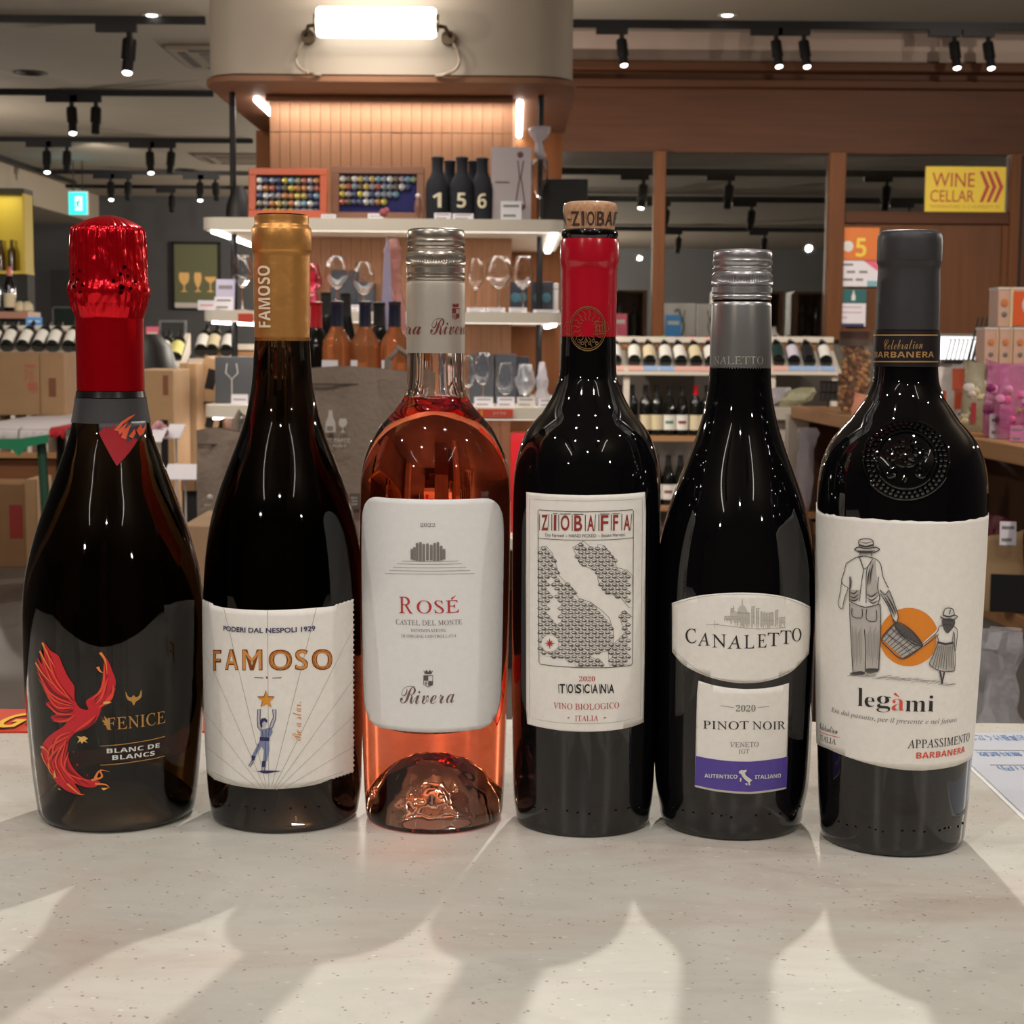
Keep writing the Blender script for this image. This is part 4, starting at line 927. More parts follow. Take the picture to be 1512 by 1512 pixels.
# ceiling tracks and their spotlights
def track(label, x0, y0, x1, y1, z=3.08):
    o = one('lighting_track', MB().box(0, math.hypot(x1 - x0, y1 - y0), -.015, .015, -.006, CEIL - z), BLK, label, 'lighting track', (x0, y0, z), (0, 0, math.atan2(y1 - y0, x1 - x0)))
    return o
def spotlight(label, x, y, z=3.078, tilt=.25, rz=0, lit=True, dirx=1, s=1.55):
    t = thing('track_spotlight', label, 'spotlight', (x, y, z), rz, 'black spotlights on the ceiling tracks')
    mk('adapter', MB().box(-.13 * s * dirx, .03 * s * dirx, -.017, .017, -.035 * s, .0), BLK, t)
    mk('arm', MB().tube([(0, 0, -.03 * s), (0, 0, -.075 * s)], .012 * s, 8), BLK, t)
    Mx = Matrix.Translation((0, 0, -.075 * s)) @ Matrix.Rotation(tilt * .5, 4, 'Y') @ Matrix.Rotation(-.25, 4, 'X')
    h = mk('lamp_head', MB().lathe([(.008, .02), (.026, .012), (.028, 0), (.028, -.07), (.022, -.075), (.022, -.12), (.018, -.122)], 16).xf(Matrix.Scale(s, 4)).xf(Mx), BLK, t)
    if lit: mk('lens', MB().ball((0, 0, -.122), .019, 10, (1, 1, .5)).xf(Matrix.Scale(s, 4)).xf(Mx), LENS, h)
    return t
tracks = [(38, 10.47, 'nearest left ceiling track, above the white bottle racks'), (142, 13.57, 'second ceiling track from the front, left of the tower header'), (211, 16.78, 'third ceiling track from the front on the left'), (262, 20.07, 'fourth ceiling track from the front on the left'), (284, 21.96, 'rearmost ceiling track in front of the charcoal wall')]
for py, Y, lb in tracks:
    x0 = -6.8 if Y < 19 else P(60, 0, Y).x; xe = P(303, 0, Y).x if Y < 11 else (P(314, 0, Y).x if Y < 14 else P(372, 0, Y).x)
    track(lb, x0, Y, xe, Y)
track('black ceiling track running in front of the wooden cellar front', .2, 10.47, 5.8, 10.47)
track('black track running obliquely into depth along the left cove', -5.6, 11.4, -5.5, 21.5)
for px, Y, lit, lb in ((191, 10.47, 1, 'lone spotlight on the nearest left track'), (104, 13.57, 1, 'lit spotlight, first of the pair on the second left track'), (140, 13.57, 0, 'unlit spotlight, second of the pair on the second left track'),
                       (66, 16.78, 1, 'lit spotlight at the far left of the third left track'), (96, 16.78, 0, 'unlit spotlight beside the far left lit one, third left track'), (219, 16.78, 1, 'lit spotlight nearer the tower on the third left track'), (251, 16.78, 0, 'unlit spotlight nearer the tower on the third left track'),
                       (160, 20.07, 1, 'lit spotlight right above the exit sign side, fourth left track'), (186, 20.07, 0, 'unlit spotlight beside the lit one, fourth left track'), (293, 20.07, 1, 'lit spotlight close to the glass-print poster, fourth left track'), (316, 20.07, 0, 'unlit spotlight closest to the tower pole, fourth left track'), (251, 21.96, 0, 'small unlit spotlight on the rearmost left track'),
                       (918, 10.47, 1, 'spotlight just right of the tower header before the cellar front'), (1146, 10.47, 1, 'left spotlight of the middle pair before the cellar front'), (1187, 10.47, 1, 'right spotlight of the middle pair before the cellar front'), (1409, 10.47, 1, 'left spotlight of the pair above the yellow cellar sign'), (1459, 10.47, 1, 'right spotlight of the pair above the yellow cellar sign')):
    spotlight(lb, P(px, 60, Y).x, Y, s=1.2 if px in (1187, 1146, 1409, 1459, 918) else 1.55, tilt=rn.uniform(-.25, .1), lit=bool(lit))
for i, Y in enumerate((12.8, 15.1, 18.0)): spotlight(('nearest', 'middle', 'farthest')[i] + ' dark spotlight of the oblique track by the yellow niche', -5.6 + .1 * (Y - 11.4) / 10, Y, lit=False)
for px, lb in ((224, 'round recessed downlight above the left tracks'), (1074, 'round recessed downlight above the cellar front')):
    p = PZ(px, 21, CEIL); t = thing('downlight', lb, 'downlight', (p.x, p.y, CEIL))
    mk('rim', MB().lathe([(.055, -.001), (.06, -.006), (.035, -.007), (.033, 0)], 24, cap=False), mat('white_trim', c8(200, 195, 185), .5), t); mk('lens', MB().ball((0, 0, -.004), .036, 12, (1, 1, .3)), LENS, t)
for px, py, r, lb in ((45, 107, .125, 'round dark ceiling vent at the far left'), (276, 250, .125, 'small round ceiling vent far back above the poster')):
    p = PZ(px, py, CEIL); t = thing('ceiling_vent', lb, 'vent', (p.x, p.y, CEIL))
    mk('rim', MB().lathe([(r * .86, -.004), (r, -.006), (r, 0)], 28, cap=False), mat('vent_grey', c8(54, 50, 46), .6), t)
    for k in (.8, .6, .4, .2): mk('ring_blade', MB().lathe([(r * k, -.002), (r * (k - .1), -.012)], 24, cap=False), mat('vent_dark', c8(38, 35, 33), .7), t)
for (a, b, lb) in (((238, 62), (330, 100), 'square ceiling air conditioner beside the tower header'), ((272, 218), (360, 246), 'distant square ceiling air conditioner behind the tower pole')):
    p, q = PZ(*a, CEIL), PZ(*b, CEIL); q.x = p.x + .9; t = thing('air_conditioner', lb, 'air conditioner', ((p.x + q.x) / 2, (p.y + q.y) / 2, CEIL))
    mk('panel', MB().box(-.45, .45, -.45, .45, -.03, 0), mat('ac_panel', c8(128, 116, 102), .7), t, bevel=.01)
    for sx, sy, w, d in ((0, .36, .3, .03), (0, -.36, .3, .03), (.36, 0, .03, .3), (-.36, 0, .03, .3)): mk('air_slot', MB().box(sx - w, sx + w, sy - d, sy + d, -.034, -.029), mat('slot_dark', c8(60, 52, 46), .7), t)
    mk('grille', MB().box(-.25, .25, -.25, .25, -.036, -.029), mat('ac_grille', c8(96, 86, 76), .7), t)

# ------------------------------------------------------------------ exit sign, poster and niche at the back
p = P(115, 300, 19)
t = thing('exit_sign', 'glowing green emergency exit sign hanging from the ceiling', 'exit sign', (p.x, 19, p.z))
w, h = .105, .13
mk('housing', MB().box(-w, w, 0, .05, -h, h), mat('sign_white', c8(200, 220, 215), .5), t, bevel=.004)
mk('lit_panel', MB().box(-w * .95, w * .95, -.006, 0, -h * .95, h * .9), emis('exit_green', (.03, .78, .66), 1.6), t)
WEM = emis('exit_white', (.8, 1, .95), 1.6)
mk('door_symbol', MB().prism([(-.03, -.08), (.05, -.08), (.05, .075), (-.03, .075)], (0, -.008, 0), (1, 0, 0), (0, 0, 1), .002), WEM, t)
GEM = emis('exit_deep_green', (.01, .45, .36), 1.2)
mk('running_figure', MB().prism([(-.01, .02), (.02, .03), (.038, .005), (.03, -.002), (.014, .014), (.01, -.015), (.03, -.035), (.02, -.07), (.01, -.068), (.016, -.04), (-.005, -.03), (-.022, -.06), (-.034, -.055), (-.014, -.02), (-.012, .005), (-.028, .0), (-.032, .008)], (0, -.0105, 0), (1, 0, 0), (0, 0, 1), .002).ball((.012, -.0105, .045), .011, 8, (1, .2, 1)), GEM, t)
mk('hanger', MB().tube([(-.05, .02, h), (-.05, .02, CEIL - p.z)], .006, 6).tube([(.05, .02, h), (.05, .02, CEIL - p.z)], .006, 6), BLK, t)
lamp('exit_glow', 'POINT', (p.x, 18.7, p.z + .1), (0, 0, 0), 1.6, (.1, .8, 1), .05)
a, b = P(253, 357, 23.6), P(325, 458, 23.6)
t = thing('poster', 'dark green framed poster with three gold glasses on the back wall', 'poster', ((a.x + b.x) / 2, 23.68, (a.z + b.z) / 2))
w, h = (b.x - a.x) / 2, (a.z - b.z) / 2
mk('frame', MB().box(-w, w, -.03, .0, h - .03, h).box(-w, w, -.03, 0, -h, -h + .03).box(-w, -w + .025, -.03, 0, -h, h).box(w - .025, w, -.03, 0, -h, h), BLK, t)
mk('sheet', MB().box(-w + .02, w - .02, -.012, -.002, -h + .08, h - .02), mat('poster_green', c8(96, 98, 70), .6), t)
mk('bottom_strip', MB().box(-w + .02, w - .02, -.013, -.002, -h + .03, -h + .1), mat('poster_strip', c8(190, 182, 178), .6), t)
PG = mat('poster_gold', c8(226, 178, 112), .6)
def gl2d(kind):
    if kind == 0: bowl = [(.052, .21), (.058, .16), (.05, .12), (.03, .09), (.008, .075)]
    elif kind == 1: bowl = [(.034, .21), (.042, .16), (.036, .11), (.02, .07), (.007, .05)]
    else: bowl = [(.062, .165), (.062, .15), (.045, .125), (.02, .105), (.007, .095)]
    r = bowl + [(.006, .02), (.038, .003), (.04, 0)]
    return r + [(-x, y) for x, y in reversed(r)]
for i, x in enumerate((-.145, .045, .22)): mk('glass_print', MB().prism([(u * 1.26, v * 1.26) for u, v in gl2d(i)], (x - .03, -.014, -.215), (1, 0, 0), (0, 0, 1), .002), PG, t)
a, b = P(-60, 285, 16.5), P(38, 400, 16.5)
t = thing('display_niche', 'yellow lit display niche high on the left wall', 'niche', ((a.x + b.x) / 2, 16.5, b.z))
w, h = (b.x - a.x) / 2, a.z - b.z
YEL = mat('niche_yellow', c8(170, 146, 14), .6)
mk('back_panel', MB().box(-w, w, .28, .3, 0, h), YEL, t); mk('base_board', MB().box(-w, w, 0, .3, -.03, .0), YEL, t)
mk('side_panel', MB().box(w - .02, w, 0, .3, 0, h), YEL, t); mk('top_board', MB().box(-w, w, 0, .3, h, h + .05), mat('niche_dark', c8(40, 36, 20), .7), t)
mk('support', MB().box(-w, w, .05, .3, -b.z + .0, -.03), mat('niche_under', c8(24, 22, 20), .8), t)
lamp('niche_lamp', 'AREA', ((a.x + b.x) / 2, 16.6, a.z - .02), ((a.x + b.x) / 2, 16.7, b.z), 2.2, (1, .95, .8), .4)
# ------------------------------------------------------------------ generic wine bottle for the background
def wb_prof(k=0):
    if k == 0: return [(.030, 0), (.036, .003), (.037, .01), (.037, .19), (.034, .208), (.022, .226), (.0155, .24), (.0145, .25), (.014, .295), (.0155, .297), (.0155, .303), (.0135, .304)]
    if k == 1: return [(.031, 0), (.038, .004), (.0385, .01), (.0385, .15), (.036, .175), (.028, .205), (.019, .235), (.0145, .26), (.014, .292), (.0155, .294), (.0155, .3), (.0135, .301)]
    return [(.028, 0), (.035, .004), (.0355, .01), (.0355, .16), (.033, .19), (.024, .23), (.016, .27), (.0135, .29), (.0135, .325), (.0145, .328), (.0135, .334)]
GD = mat('bottle_dark', c8(16, 18, 16), .08, ior=1.6)
def bgbottle(label, loc, k=0, glass=None, cap=None, paper=None, rot=(0, 0, 0), group=None, lz=(.06, .15), cat='wine bottle', caplen=.06, stripe=None):
    t = thing('wine_bottle', label, cat, loc, 0, group); t.rotation_euler = rot
    pr = wb_prof(k); mk('glass_body', MB().lathe(pr, 20), glass or GD, t)
    H = pr[-1][1]
    mk('capsule', MB().lathe([(interp([(z, r) for r, z in pr], z) + .0006, z) for z in (H - caplen, H - .012, H - .008, H - .001)] + [(.012, H + .0008)], 16), cap or BLKP, t)
    if paper:
        R0 = pr[3][0] + .0006; n = 12; mb = MB()
        for i in range(n + 1):
            a = -1.35 + 2.7 * i / n; mb.v += [(R0 * math.sin(a), -R0 * math.cos(a), lz[0]), (R0 * math.sin(a), -R0 * math.cos(a), lz[1])]
        for i in range(n): mb.f.append((2 * i, 2 * i + 2, 2 * i + 3, 2 * i + 1))
        o = mk('label_paper', mb, paper, t)
        if stripe:
            mb = MB()
            for i in range(3, 10):
                a = -1.35 + 2.7 * i / n; mb.v += [((R0 + .0004) * math.sin(a), -(R0 + .0004) * math.cos(a), (lz[0] + lz[1]) / 2 - .008), ((R0 + .0004) * math.sin(a), -(R0 + .0004) * math.cos(a), (lz[0] + lz[1]) / 2 + .01)]
            for i in range(6): mb.f.append((2 * i, 2 * i + 2, 2 * i + 3, 2 * i + 1))
            mk('label_print', mb, stripe, o)
    return t
for i, (px, k) in enumerate(((2, 1), (18, 0), (-24, 0))):
    p = P(px, 395, 16.66); bgbottle(('slim brown bottle at the frame edge in the yellow niche', 'brown bottle in the middle of the yellow niche', 'brown bottle at the far end of the yellow niche')[i], (p.x, 16.66, b.z), k, mat('bottle_brown', c8(60, 40, 20), .2), group='bottles in the yellow niche')

# ------------------------------------------------------------------ central display tower
WD = wood('plank_wood', c8(142, 100, 72), c8(160, 116, 86), 'z', .5); WDD = wood('recess_wood', c8(128, 78, 40), c8(144, 90, 50), 'z', .5); WDX = wood('underside_wood', c8(128, 88, 64), c8(144, 102, 76), 'x', .5)
TW = thing('display_tower', 'tall shop display tower with beige header, wooden back and lit shelves', 'display shelf', (0, 6, 0))
def rrect(x0, x1, y0, y1, r, n=6):
    o = []
    for cx, cy, a0 in ((x1 - r, y1 - r, 0), (x0 + r, y1 - r, 90), (x0 + r, y0 + r, 180), (x1 - r, y0 + r, 270)):
        for i in range(n + 1):
            a = math.radians(a0 + 90 * i / n); o.append((cx + r * math.cos(a), cy + r * math.sin(a)))
    return o
HX0, HX1 = P(300, 60, 6).x, P(848, 60, 6).x
HZ = P(560, 113, 6).z
BEIGE = mat('header_paint', c8(176, 162, 146), .6, var=.02, vscale=6)
mk('header', MB().prism(rrect(HX0, HX1, 0, 1.5, .14, 8), (0, 0, CEIL - .001), (1, 0, 0), (0, 1, 0), CEIL - HZ - .008), BEIGE, TW)
mk('underside_board', MB().prism(rrect(HX0 - .012, HX1 + .012, -.012, 1.51, .15, 8), (0, 0, HZ), (1, 0, 0), (0, 1, 0), .02), WDX, TW)
pX0, pX1 = P(398, 190, 6.4).x, P(757, 190, 6.4).x
mk('core', MB().box(pX0 + .004, pX1 - .004, .42, 1.3, .02, HZ - .02), WDD, TW)
n = 24; pw = (pX1 - pX0) / n
rows = [(HZ - .142, HZ - .02), (1.62, HZ - .144), (1.30, 1.572), (.96, 1.252), (.3, .912)]
rn = random.Random(4)
for z0, z1 in rows:
    me = mesh('plank', MB().box(0, pw - .0014, 0, .012, 0, z1 - z0), WD)
    for i in range(n):
        o = bpy.data.objects.new('plank', me); COL.objects.link(o); o.parent = TW; o.location = (pX0 + i * pw + .001, .405 + rn.uniform(0, .003), z0)
mk('back_panel', MB().box(HX0 - .03, HX1 + .0, 1.40, 1.44, 1.3, HZ - .02).box(HX0 + .02, HX1 - .0, 1.40, 1.44, 0, 1.3), WDD, TW)
mk('corner_strip', MB().box(pX1, pX1 + .012, .40, .43, 1.62, HZ - .02), mat('strip_pale', c8(214, 170, 136), .5), TW)
LED = emis('led_white', (1, .96, .92), 9)
LEDW = emis('led_warm', (1, .86, .74), 1.6)
for x, y0, y1, in (((P(378, 133, 6.35)).x, .36, .86), ((P(767, 160, 7)).x, .40, 1.4)):
    mk('led_tube', MB().tube([(x, y0, HZ - .032), (x, y1, HZ - .032)], .013, 8), LED, TW)
    lamp('tower_tube_light', 'AREA', (x, 6 + (y0 + y1) / 2, HZ - .05), (x, 6 + (y0 + y1) / 2, 0), 1.1, (1, .93, .86), .03, sy=y1 - y0)
mk('cove_lip', MB().box(pX0, pX1, .30, .31, HZ - .045, HZ - .02), WDX, TW); mk('cove_led', MB().box(pX0, pX1, .33, .345, HZ - .03, HZ - .021), LEDW, TW)
lamp('tower_cove_light', 'AREA', ((pX0 + pX1) / 2, 6.345, HZ - .035), ((pX0 + pX1) / 2, 6.42, 1.2), 3.4, (1, .94, .87), pX1 - pX0, sy=.02)
SHW = mat('shelf_white', c8(226, 218, 204), .5)
SX0, SX1 = P(297, 340, 6).x, P(834, 345, 6).x
shelfz = [(1.574, 1.616), (1.255, 1.292), (.915, .958), (.45, .49)]
for i, (z0, z1) in enumerate(shelfz):
    mk('shelf', MB().prism(rrect(SX0, SX1, 0, 1.4, .05, 5), (0, 0, z1), (1, 0, 0), (0, 1, 0), z1 - z0), SHW, TW)
    if i < 3:
        for x, s in ((SX0 + .035, 1), (SX1 - .035, -1)):
            mk('side_led', MB().box(x - .011, x + .011, .06, .58, z0 - .010, z0).box(x - .011, x + .011, .62, 1.3, z0 - .010, z0), LED, TW)
            lamp('shelf_side_light', 'AREA', (x, 6.65, z0 - .014), (x, 6.65, 0), 1.2, (1, .93, .86), .03, sy=1.1)
        mk('front_led', MB().box(SX0 + .05, SX1 - .05, .03, .038, z0 - .003, z0), LEDW, TW)
        lamp('shelf_front_light', 'AREA', ((SX0 + SX1) / 2, 6.06, z0 - .01), ((SX0 + SX1) / 2, 6.3, 0), 2.2, (1, .93, .86), 1.1, sy=.03)
for x in (P(343, 130, 6.28).x, P(799, 140, 6.28).x):
    mk('pole', MB().tube([(x, .28, HZ - .02), (x, .28, 0)], .0115, 10), BLK, TW)
mk('plinth', MB().box(HX0 + .05, HX1 - .05, .1, 1.38, 0, .1), BLKP, TW)
# sconce on the header
p = P(557, 36, 5.94)
sc = thing('wall_lamp', 'bright white tubular picture lamp with brass arms on the tower header', 'wall lamp', (p.x, 5.998, p.z)); tw = (P(645, 36, 5.93).x - P(470, 36, 5.93).x) / 2
mk('glass_tube', MB().tube([(-tw, -.09, 0), (-tw + .012, -.09, 0), (tw - .012, -.09, 0), (tw, -.09, 0)], [.046, .052, .052, .046], 20), emis('sconce_glass', (1, .95, .86), 5), sc)
BRZ = mat('bronze', c8(92, 78, 62), .35, metal=.8)
for s in (-1, 1):
    mk('end_cap', MB().tube([(s * tw, -.09, 0), (s * (tw + .01), -.09, 0)], .03, 12), BRZ, sc)
    ar = mk('arm', MB().tube([(s * (tw + .01), -.09, -.01), (s * (tw + .03), -.085, -.012), (s * (tw + .045), -.04, -.03), (s * (tw + .045), 0, -.036)], .007, 8), BRZ, sc)
    mk('rosette', MB().tube([(s * (tw + .04), -.03, -.036), (s * (tw + .04), -.0, -.036)], [.024, .026], 16), BRZ, sc)
    mk('loop', MB().tube([(s * (tw + .045 + .045 * math.sin(PI * i / 10) - .05 * (i / 10) ** 2), -.018 - .02 * math.sin(PI * i / 10), -.04 - .125 * math.sin(PI / 2 * i / 10)) for i in range(11)], .006, 6), mat('loop_beige', c8(146, 130, 112), .5), sc)
lamp('sconce_light', 'AREA', (p.x, 5.84, p.z - .0), (p.x, 5.2, 1.4), 8, (1, .92, .82), 2 * tw, sy=.1)
lamp('sconce_wash', 'AREA', (p.x, 5.78, p.z + .02), (p.x, 6.4, p.z - .02), 1.6, (1, .92, .82), 2 * tw, sy=.05)

# two linear ceiling lamps behind the photographer, seen only as streaks in the glass
for x, y, lb in ((-1.5, -1.2, 'long white ceiling lamp behind the photographer on the left'), (1.15, -1.0, 'long white ceiling lamp behind the photographer on the right')):
    t = thing('linear_lamp', lb, 'ceiling lamp', (x, y, 2.75))
    mk('housing', MB().box(-.06, .06, -.65, .65, .012, .07), SHW, t, bevel=.005); mk('tube', MB().tube([(0, -.6, 0), (0, .6, 0)], .018, 10), emis('tube_white', (1, .96, .9), 9), t)
    for yy in (-.5, .5): mk('hanger', MB().tube([(0, yy, .07), (0, yy, CEIL - 2.75)], .004, 6), BLK, t)
# ------------------------------------------------------------------ wooden cellar front on the right
CY = 10.85
CW = wood('cellar_wood', c8(70, 38, 18), c8(82, 46, 23), 'x', .4); CWZ = wood('cellar_wood_post', c8(94, 54, 25), c8(108, 64, 31), 'z', .4)
X_ = lambda px, Y=CY: P(px, 300, Y).x
Z_ = lambda py, Y=CY, px=1150: P(px, py, Y).z
cx0, cx1 = -.6, 5.9
struct('wall_cellar', MB().box(cx0, cx1, CY, CY + .1, Z_(94), CEIL), mat('bulkhead_paint', c8(168, 148, 136), .85))
struct('trim_2', MB().box(cx0, cx1, CY - .12, CY + .1, Z_(109), Z_(95)), CW, .01)
struct('trim_3', MB().box(cx0, cx1, CY - .07, CY + .1, Z_(132), Z_(119)), CW, .01)
struct('trim_4', MB().box(cx0, cx1, CY - .01, CY + .1, Z_(226), Z_(94)), CW)
struct('wall_cellar_base', MB().box(cx0, cx1, CY, CY + .08, 0, Z_(500)), mat('base_grey', c8(92, 86, 80), .8))
for i, (a, b) in enumerate(((965, 982), (1222, 1246), (1489, 1512))):
    struct('trim_%d' % (5 + i), MB().box(X_(a), X_(b), CY - .05, CY + .08, Z_(502), Z_(225)), CWZ, .005)
struct('trim_8', MB().box(X_(1246), X_(1489), CY - .04, CY + .07, Z_(331, px=1370), Z_(313, px=1370)), CW, .005)
CPAN = mat('cellar_glass', (.78, .8, .78), .01, ior=1.5, trans=1)
for i, (a, b, y0, y1) in enumerate(((700, 965, 226, 500), (982, 1222, 226, 500), (1246, 1489, 230, 313))):
    w = mk('window_%d' % (i + 1), MB().box(X_(a), X_(b), CY + .02, CY + .06, Z_(y1 + 3), Z_(y1)), CW, kind='structure')
    mk('pane', MB().box(X_(a), X_(b), CY + .035, CY + .041, Z_(y1), Z_(y0)), CPAN, w)
d = mk('door_1', MB().box(X_(1246), X_(1489), CY - .01, CY + .05, Z_(505), Z_(331, px=1370)), wood('door_wood', c8(92, 55, 30), c8(104, 64, 36), 'z', .45), kind='structure')
mk('stile', MB().box(X_(1246), X_(1252), CY - .03, CY, Z_(505), Z_(331)).box(X_(1480), X_(1489), CY - .03, CY, Z_(505), Z_(331)), CWZ, d)
d = mk('door_2', MB().box(X_(1512), cx1, CY - .01, CY + .05, 0, Z_(226)), MATS['door_wood'], kind='structure')
mk('door_frame', MB().box(X_(1503), X_(1507), CY - .06, CY - .0, Z_(505), Z_(228)), mat('gap_dark', c8(30, 18, 12), .7), d)
# inside the cellar
struct('wall_cellar_back', MB().box(cx0, 12, 25, 25.1, 0, CEIL), mat('cellar_cream', c8(176, 160, 134), .8))
struct('ceiling_cellar', MB().box(cx0, 12, CY + .1, 25, 2.46, 2.5), mat('cellar_ceiling', c8(110, 100, 90), .9))
for i, Y in enumerate((12.6, 15.0, 19.0)):
    one('lighting_track', MB().box(0, 5, -.02, .02, -.03, .02), BLK, ('front', 'middle', 'rear')[i] + ' ceiling track inside the glazed cellar', 'lighting track', (.3, Y, 2.43))
    for j, x in enumerate((.9, 1.5, 2.6)): spotlight('%s spotlight on the %s track inside the cellar' % (('left', 'middle', 'right')[j], ('front', 'middle', 'rear')[i]), x * Y / 12 + .2 * i, Y, 2.41, lit=(i == 0 and j == 0), s=1.3)
DW = wood('dark_walnut', c8(70, 45, 30), c8(92, 60, 40), 'x')
sill = one('cellar_counter', MB().box(cx0 + .1, 4.6, CY + .3, CY + .8, 1.12, 1.16).box(cx0 + .15, 4.5, CY + .34, CY + .76, 0, 1.12), DW, 'dark wooden counter just behind the cellar glass', 'counter')
for i, (a, b, lb) in enumerate(((880, 958, 'dark wooden cabinet behind the first cellar window pane'), (1060, 1160, 'dark wooden cabinet behind the silver-capped bottle in the cellar'), (1176, 1222, 'dark wooden cabinet at the right end of the middle cellar pane'))):
    Y = 12.4; x0, x1 = X_(a, Y), X_(b, Y); zt = Z_(430, Y)
    t = thing('wine_cabinet', lb, 'cabinet', (x0, Y, 0), 0, 'dark cabinets inside the cellar'); w = x1 - x0
    mk('side_panel', MB().box(0, .03, 0, .4, 0, zt), DW, t); mk('side_panel', MB().box(w - .03, w, 0, .4, 0, zt), DW, t); mk('back_panel', MB().box(0, w, .38, .4, 0, zt), DW, t)
    for z in (.4, .8, 1.15, zt - .02): mk('shelf', MB().box(.03, w - .03, 0, .38, z, z + .02), DW, t)
    for j in range(max(2, int(w / .12))):
        bgbottle('%s dark bottle on the %s cellar cabinet' % (('first', 'second', 'third', 'fourth', 'fifth', 'sixth')[j], ('left', 'middle', 'right')[i]), (x0 + .08 + j * .11, Y + .15, 1.17), j % 2, group='dark bottles in the cellar cabinet %d' % i, paper=None)
WBOX = mat('box_white', c8(214, 208, 204), .6)
def kbox(label, a, b, y0, y1, Y, m, brush=0, extra=None, d=.09, name='gift_box', cat='box', group=None):
    x0, x1 = X_(a, Y), X_(b, Y); z0, z1 = P((a + b) / 2, y1, Y).z, P((a + b) / 2, y0, Y).z
    z0 = 1.16; t = thing(name, label, cat, ((x0 + x1) / 2, Y, z0), 0, group); w = (x1 - x0) / 2
    mk('carton', MB().box(-w, w, 0, d, 0, z1 - z0), m, t, bevel=.002)
    if brush:
        A_ = MB(); h = z1 - z0
        for pts, r in (([(-.3, .8), (-.05, .85), (.1, .6), (.0, .4)], .012), ([(.1, .7), (.3, .5), (.2, .3), (-.1, .2), (-.3, .25)], .009), ([(-.35, .5), (-.1, .35), (.2, .1)], .008), ([(.35, .85), (.25, .6)], .006)):
            q = curve(pts); k = brush; A_.tube([(x * w * k, -.002, z * h) for x, z in q], [r * (1 - .6 * i / len(q)) for i in range(len(q))], 6)
        mk('brush_print', A_.xf(Matrix.Diagonal((1, .15, 1, 1))), INKG, t)
    return t
Y = CY + .42
if True: kbox('white gift box with brushed black calligraphy behind the cellar glass', 982, 1030, 448, 500, Y, WBOX, 1.0)
kbox('second white box, half hidden by the silver screw cap', 1034, 1078, 449, 500, Y, WBOX, -1.0)
def card(label, a, b, y0, y1, Y, m=None, lines=2, ink=None, rz=0, z=None, lean=.2, name='price_card', group=None, cat='card', post=False):
    """small printed card in a clear stand"""
    pc = P((a + b) / 2, y1, Y); pt = P((a + b) / 2, y0, Y); z0 = z if z is not None else pc.z; h = max(.012, pt.z - z0); w = (X_(b, Y) - X_(a, Y)) / 2
    t = thing(name, label, cat, (pc.x, Y, z0), rz, group)
    c = mk('card_sheet', MB().box(-w, w, 0, .0016, 0, h).xf(Matrix.Rotation(-lean, 4, 'X')), m or CARD, t)
    if post: mk('post', MB().box(-.01, .01, .002, .02, -z0, 0), BLKP, t)
    mk('stand_foot', MB().box(-w, w, 0, h * .45, 0, .0015), ACR, t)
    for i in range(lines):
        zz = h * (.75 - .5 * i / max(1, lines - 1)) if lines > 1 else h * .5
        mk('text_line', MB().box(-w * .75, w * (.75 - .3 * (i % 2)), -.0008, 0, zz - h * .06, zz + h * .06).xf(Matrix.Rotation(-lean, 4, 'X')), ink or INKG, c)
    return t
CARD = mat('card_white', c8(222, 218, 226), .5); ACR = mat('acrylic', (.9, .9, .95), .05, ior=1.45, trans=1)
BLUC = mat('card_blue', c8(52, 136, 206), .5); PNK = mat('card_pink', c8(222, 96, 124), .5)
card('blue card in front of the white calligraphy box', 983, 1006, 464, 497, Y - .06, BLUC, 2, WHITEINK, z=1.16)
card('pink card left of the first cellar mullion', 902, 926, 462, 497, Y - .06, PNK, 2, WHITEINK, z=1.16)
t = thing('carafe', 'round white carafe behind the cellar glass right of the silver cap', 'carafe', (X_(1146, Y), Y, 1.16)); mk('body', MB().lathe([(.03, 0), (.05, .03), (.045, .07), (.02, .1), (.018, .13), (.022, .135)], 16), WBOX, t)
# sign and notices
def sign(name, label, cat, a, b, y0, y1, Y, m, th=.01):
    x0, x1 = X_(a, Y), X_(b, Y); z0, z1 = P((a + b) / 2, y1, Y).z, P((a + b) / 2, y0, Y).z
    t = thing(name, label, cat, (x0, Y, z0)); mk('sheet', MB().box(0, x1 - x0, 0, th, 0, z1 - z0), m, t); return t, x1 - x0, z1 - z0
t, w, h = sign('cellar_sign', 'yellow WINE CELLAR sign with three red chevrons', 'sign', 1366, 1484, 246, 313, CY + .015, mat('sign_yellow', c8(232, 200, 44), .5), .015)
SR = mat('sign_red', c8(178, 50, 28), .5)
mk('lettering', flat_text('WINE', 'sans', (w * .08, -.002, h * .55), (1, 0, 0), (0, 0, 1), w * .53, h * .31), SR, t, smooth=False)
mk('lettering', flat_text('CELLAR', 'sans', (w * .06, -.002, h * .22), (1, 0, 0), (0, 0, 1), w * .55, h * .26), SR, t, smooth=False)
mk('lettering', flat_text('TEMPERATURE 15 C HUMIDITY 70', 'sans', (w * .05, -.002, h * .08), (1, 0, 0), (0, 0, 1), w * .88, h * .07), mat('sign_ochre', c8(186, 140, 40), .5), t, smooth=False)
for k in range(3):
    x = w * (.67 + .085 * k); mk('chevron', MB().prism([(x, h * .9), (x + w * .04, h * .9), (x + w * .13, h * .56), (x + w * .05, h * .22), (x + w * .01, h * .22), (x + w * .08, h * .56)], (0, -.003, 0), (1, 0, 0), (0, 0, 1), .002), SR, t)
t, w, h = sign('notice', 'orange notice with a yellow number 5 on the cellar door', 'notice', 1241, 1300, 336, 384, CY - .035, mat('notice_orange', c8(214, 112, 34), .5), .002)
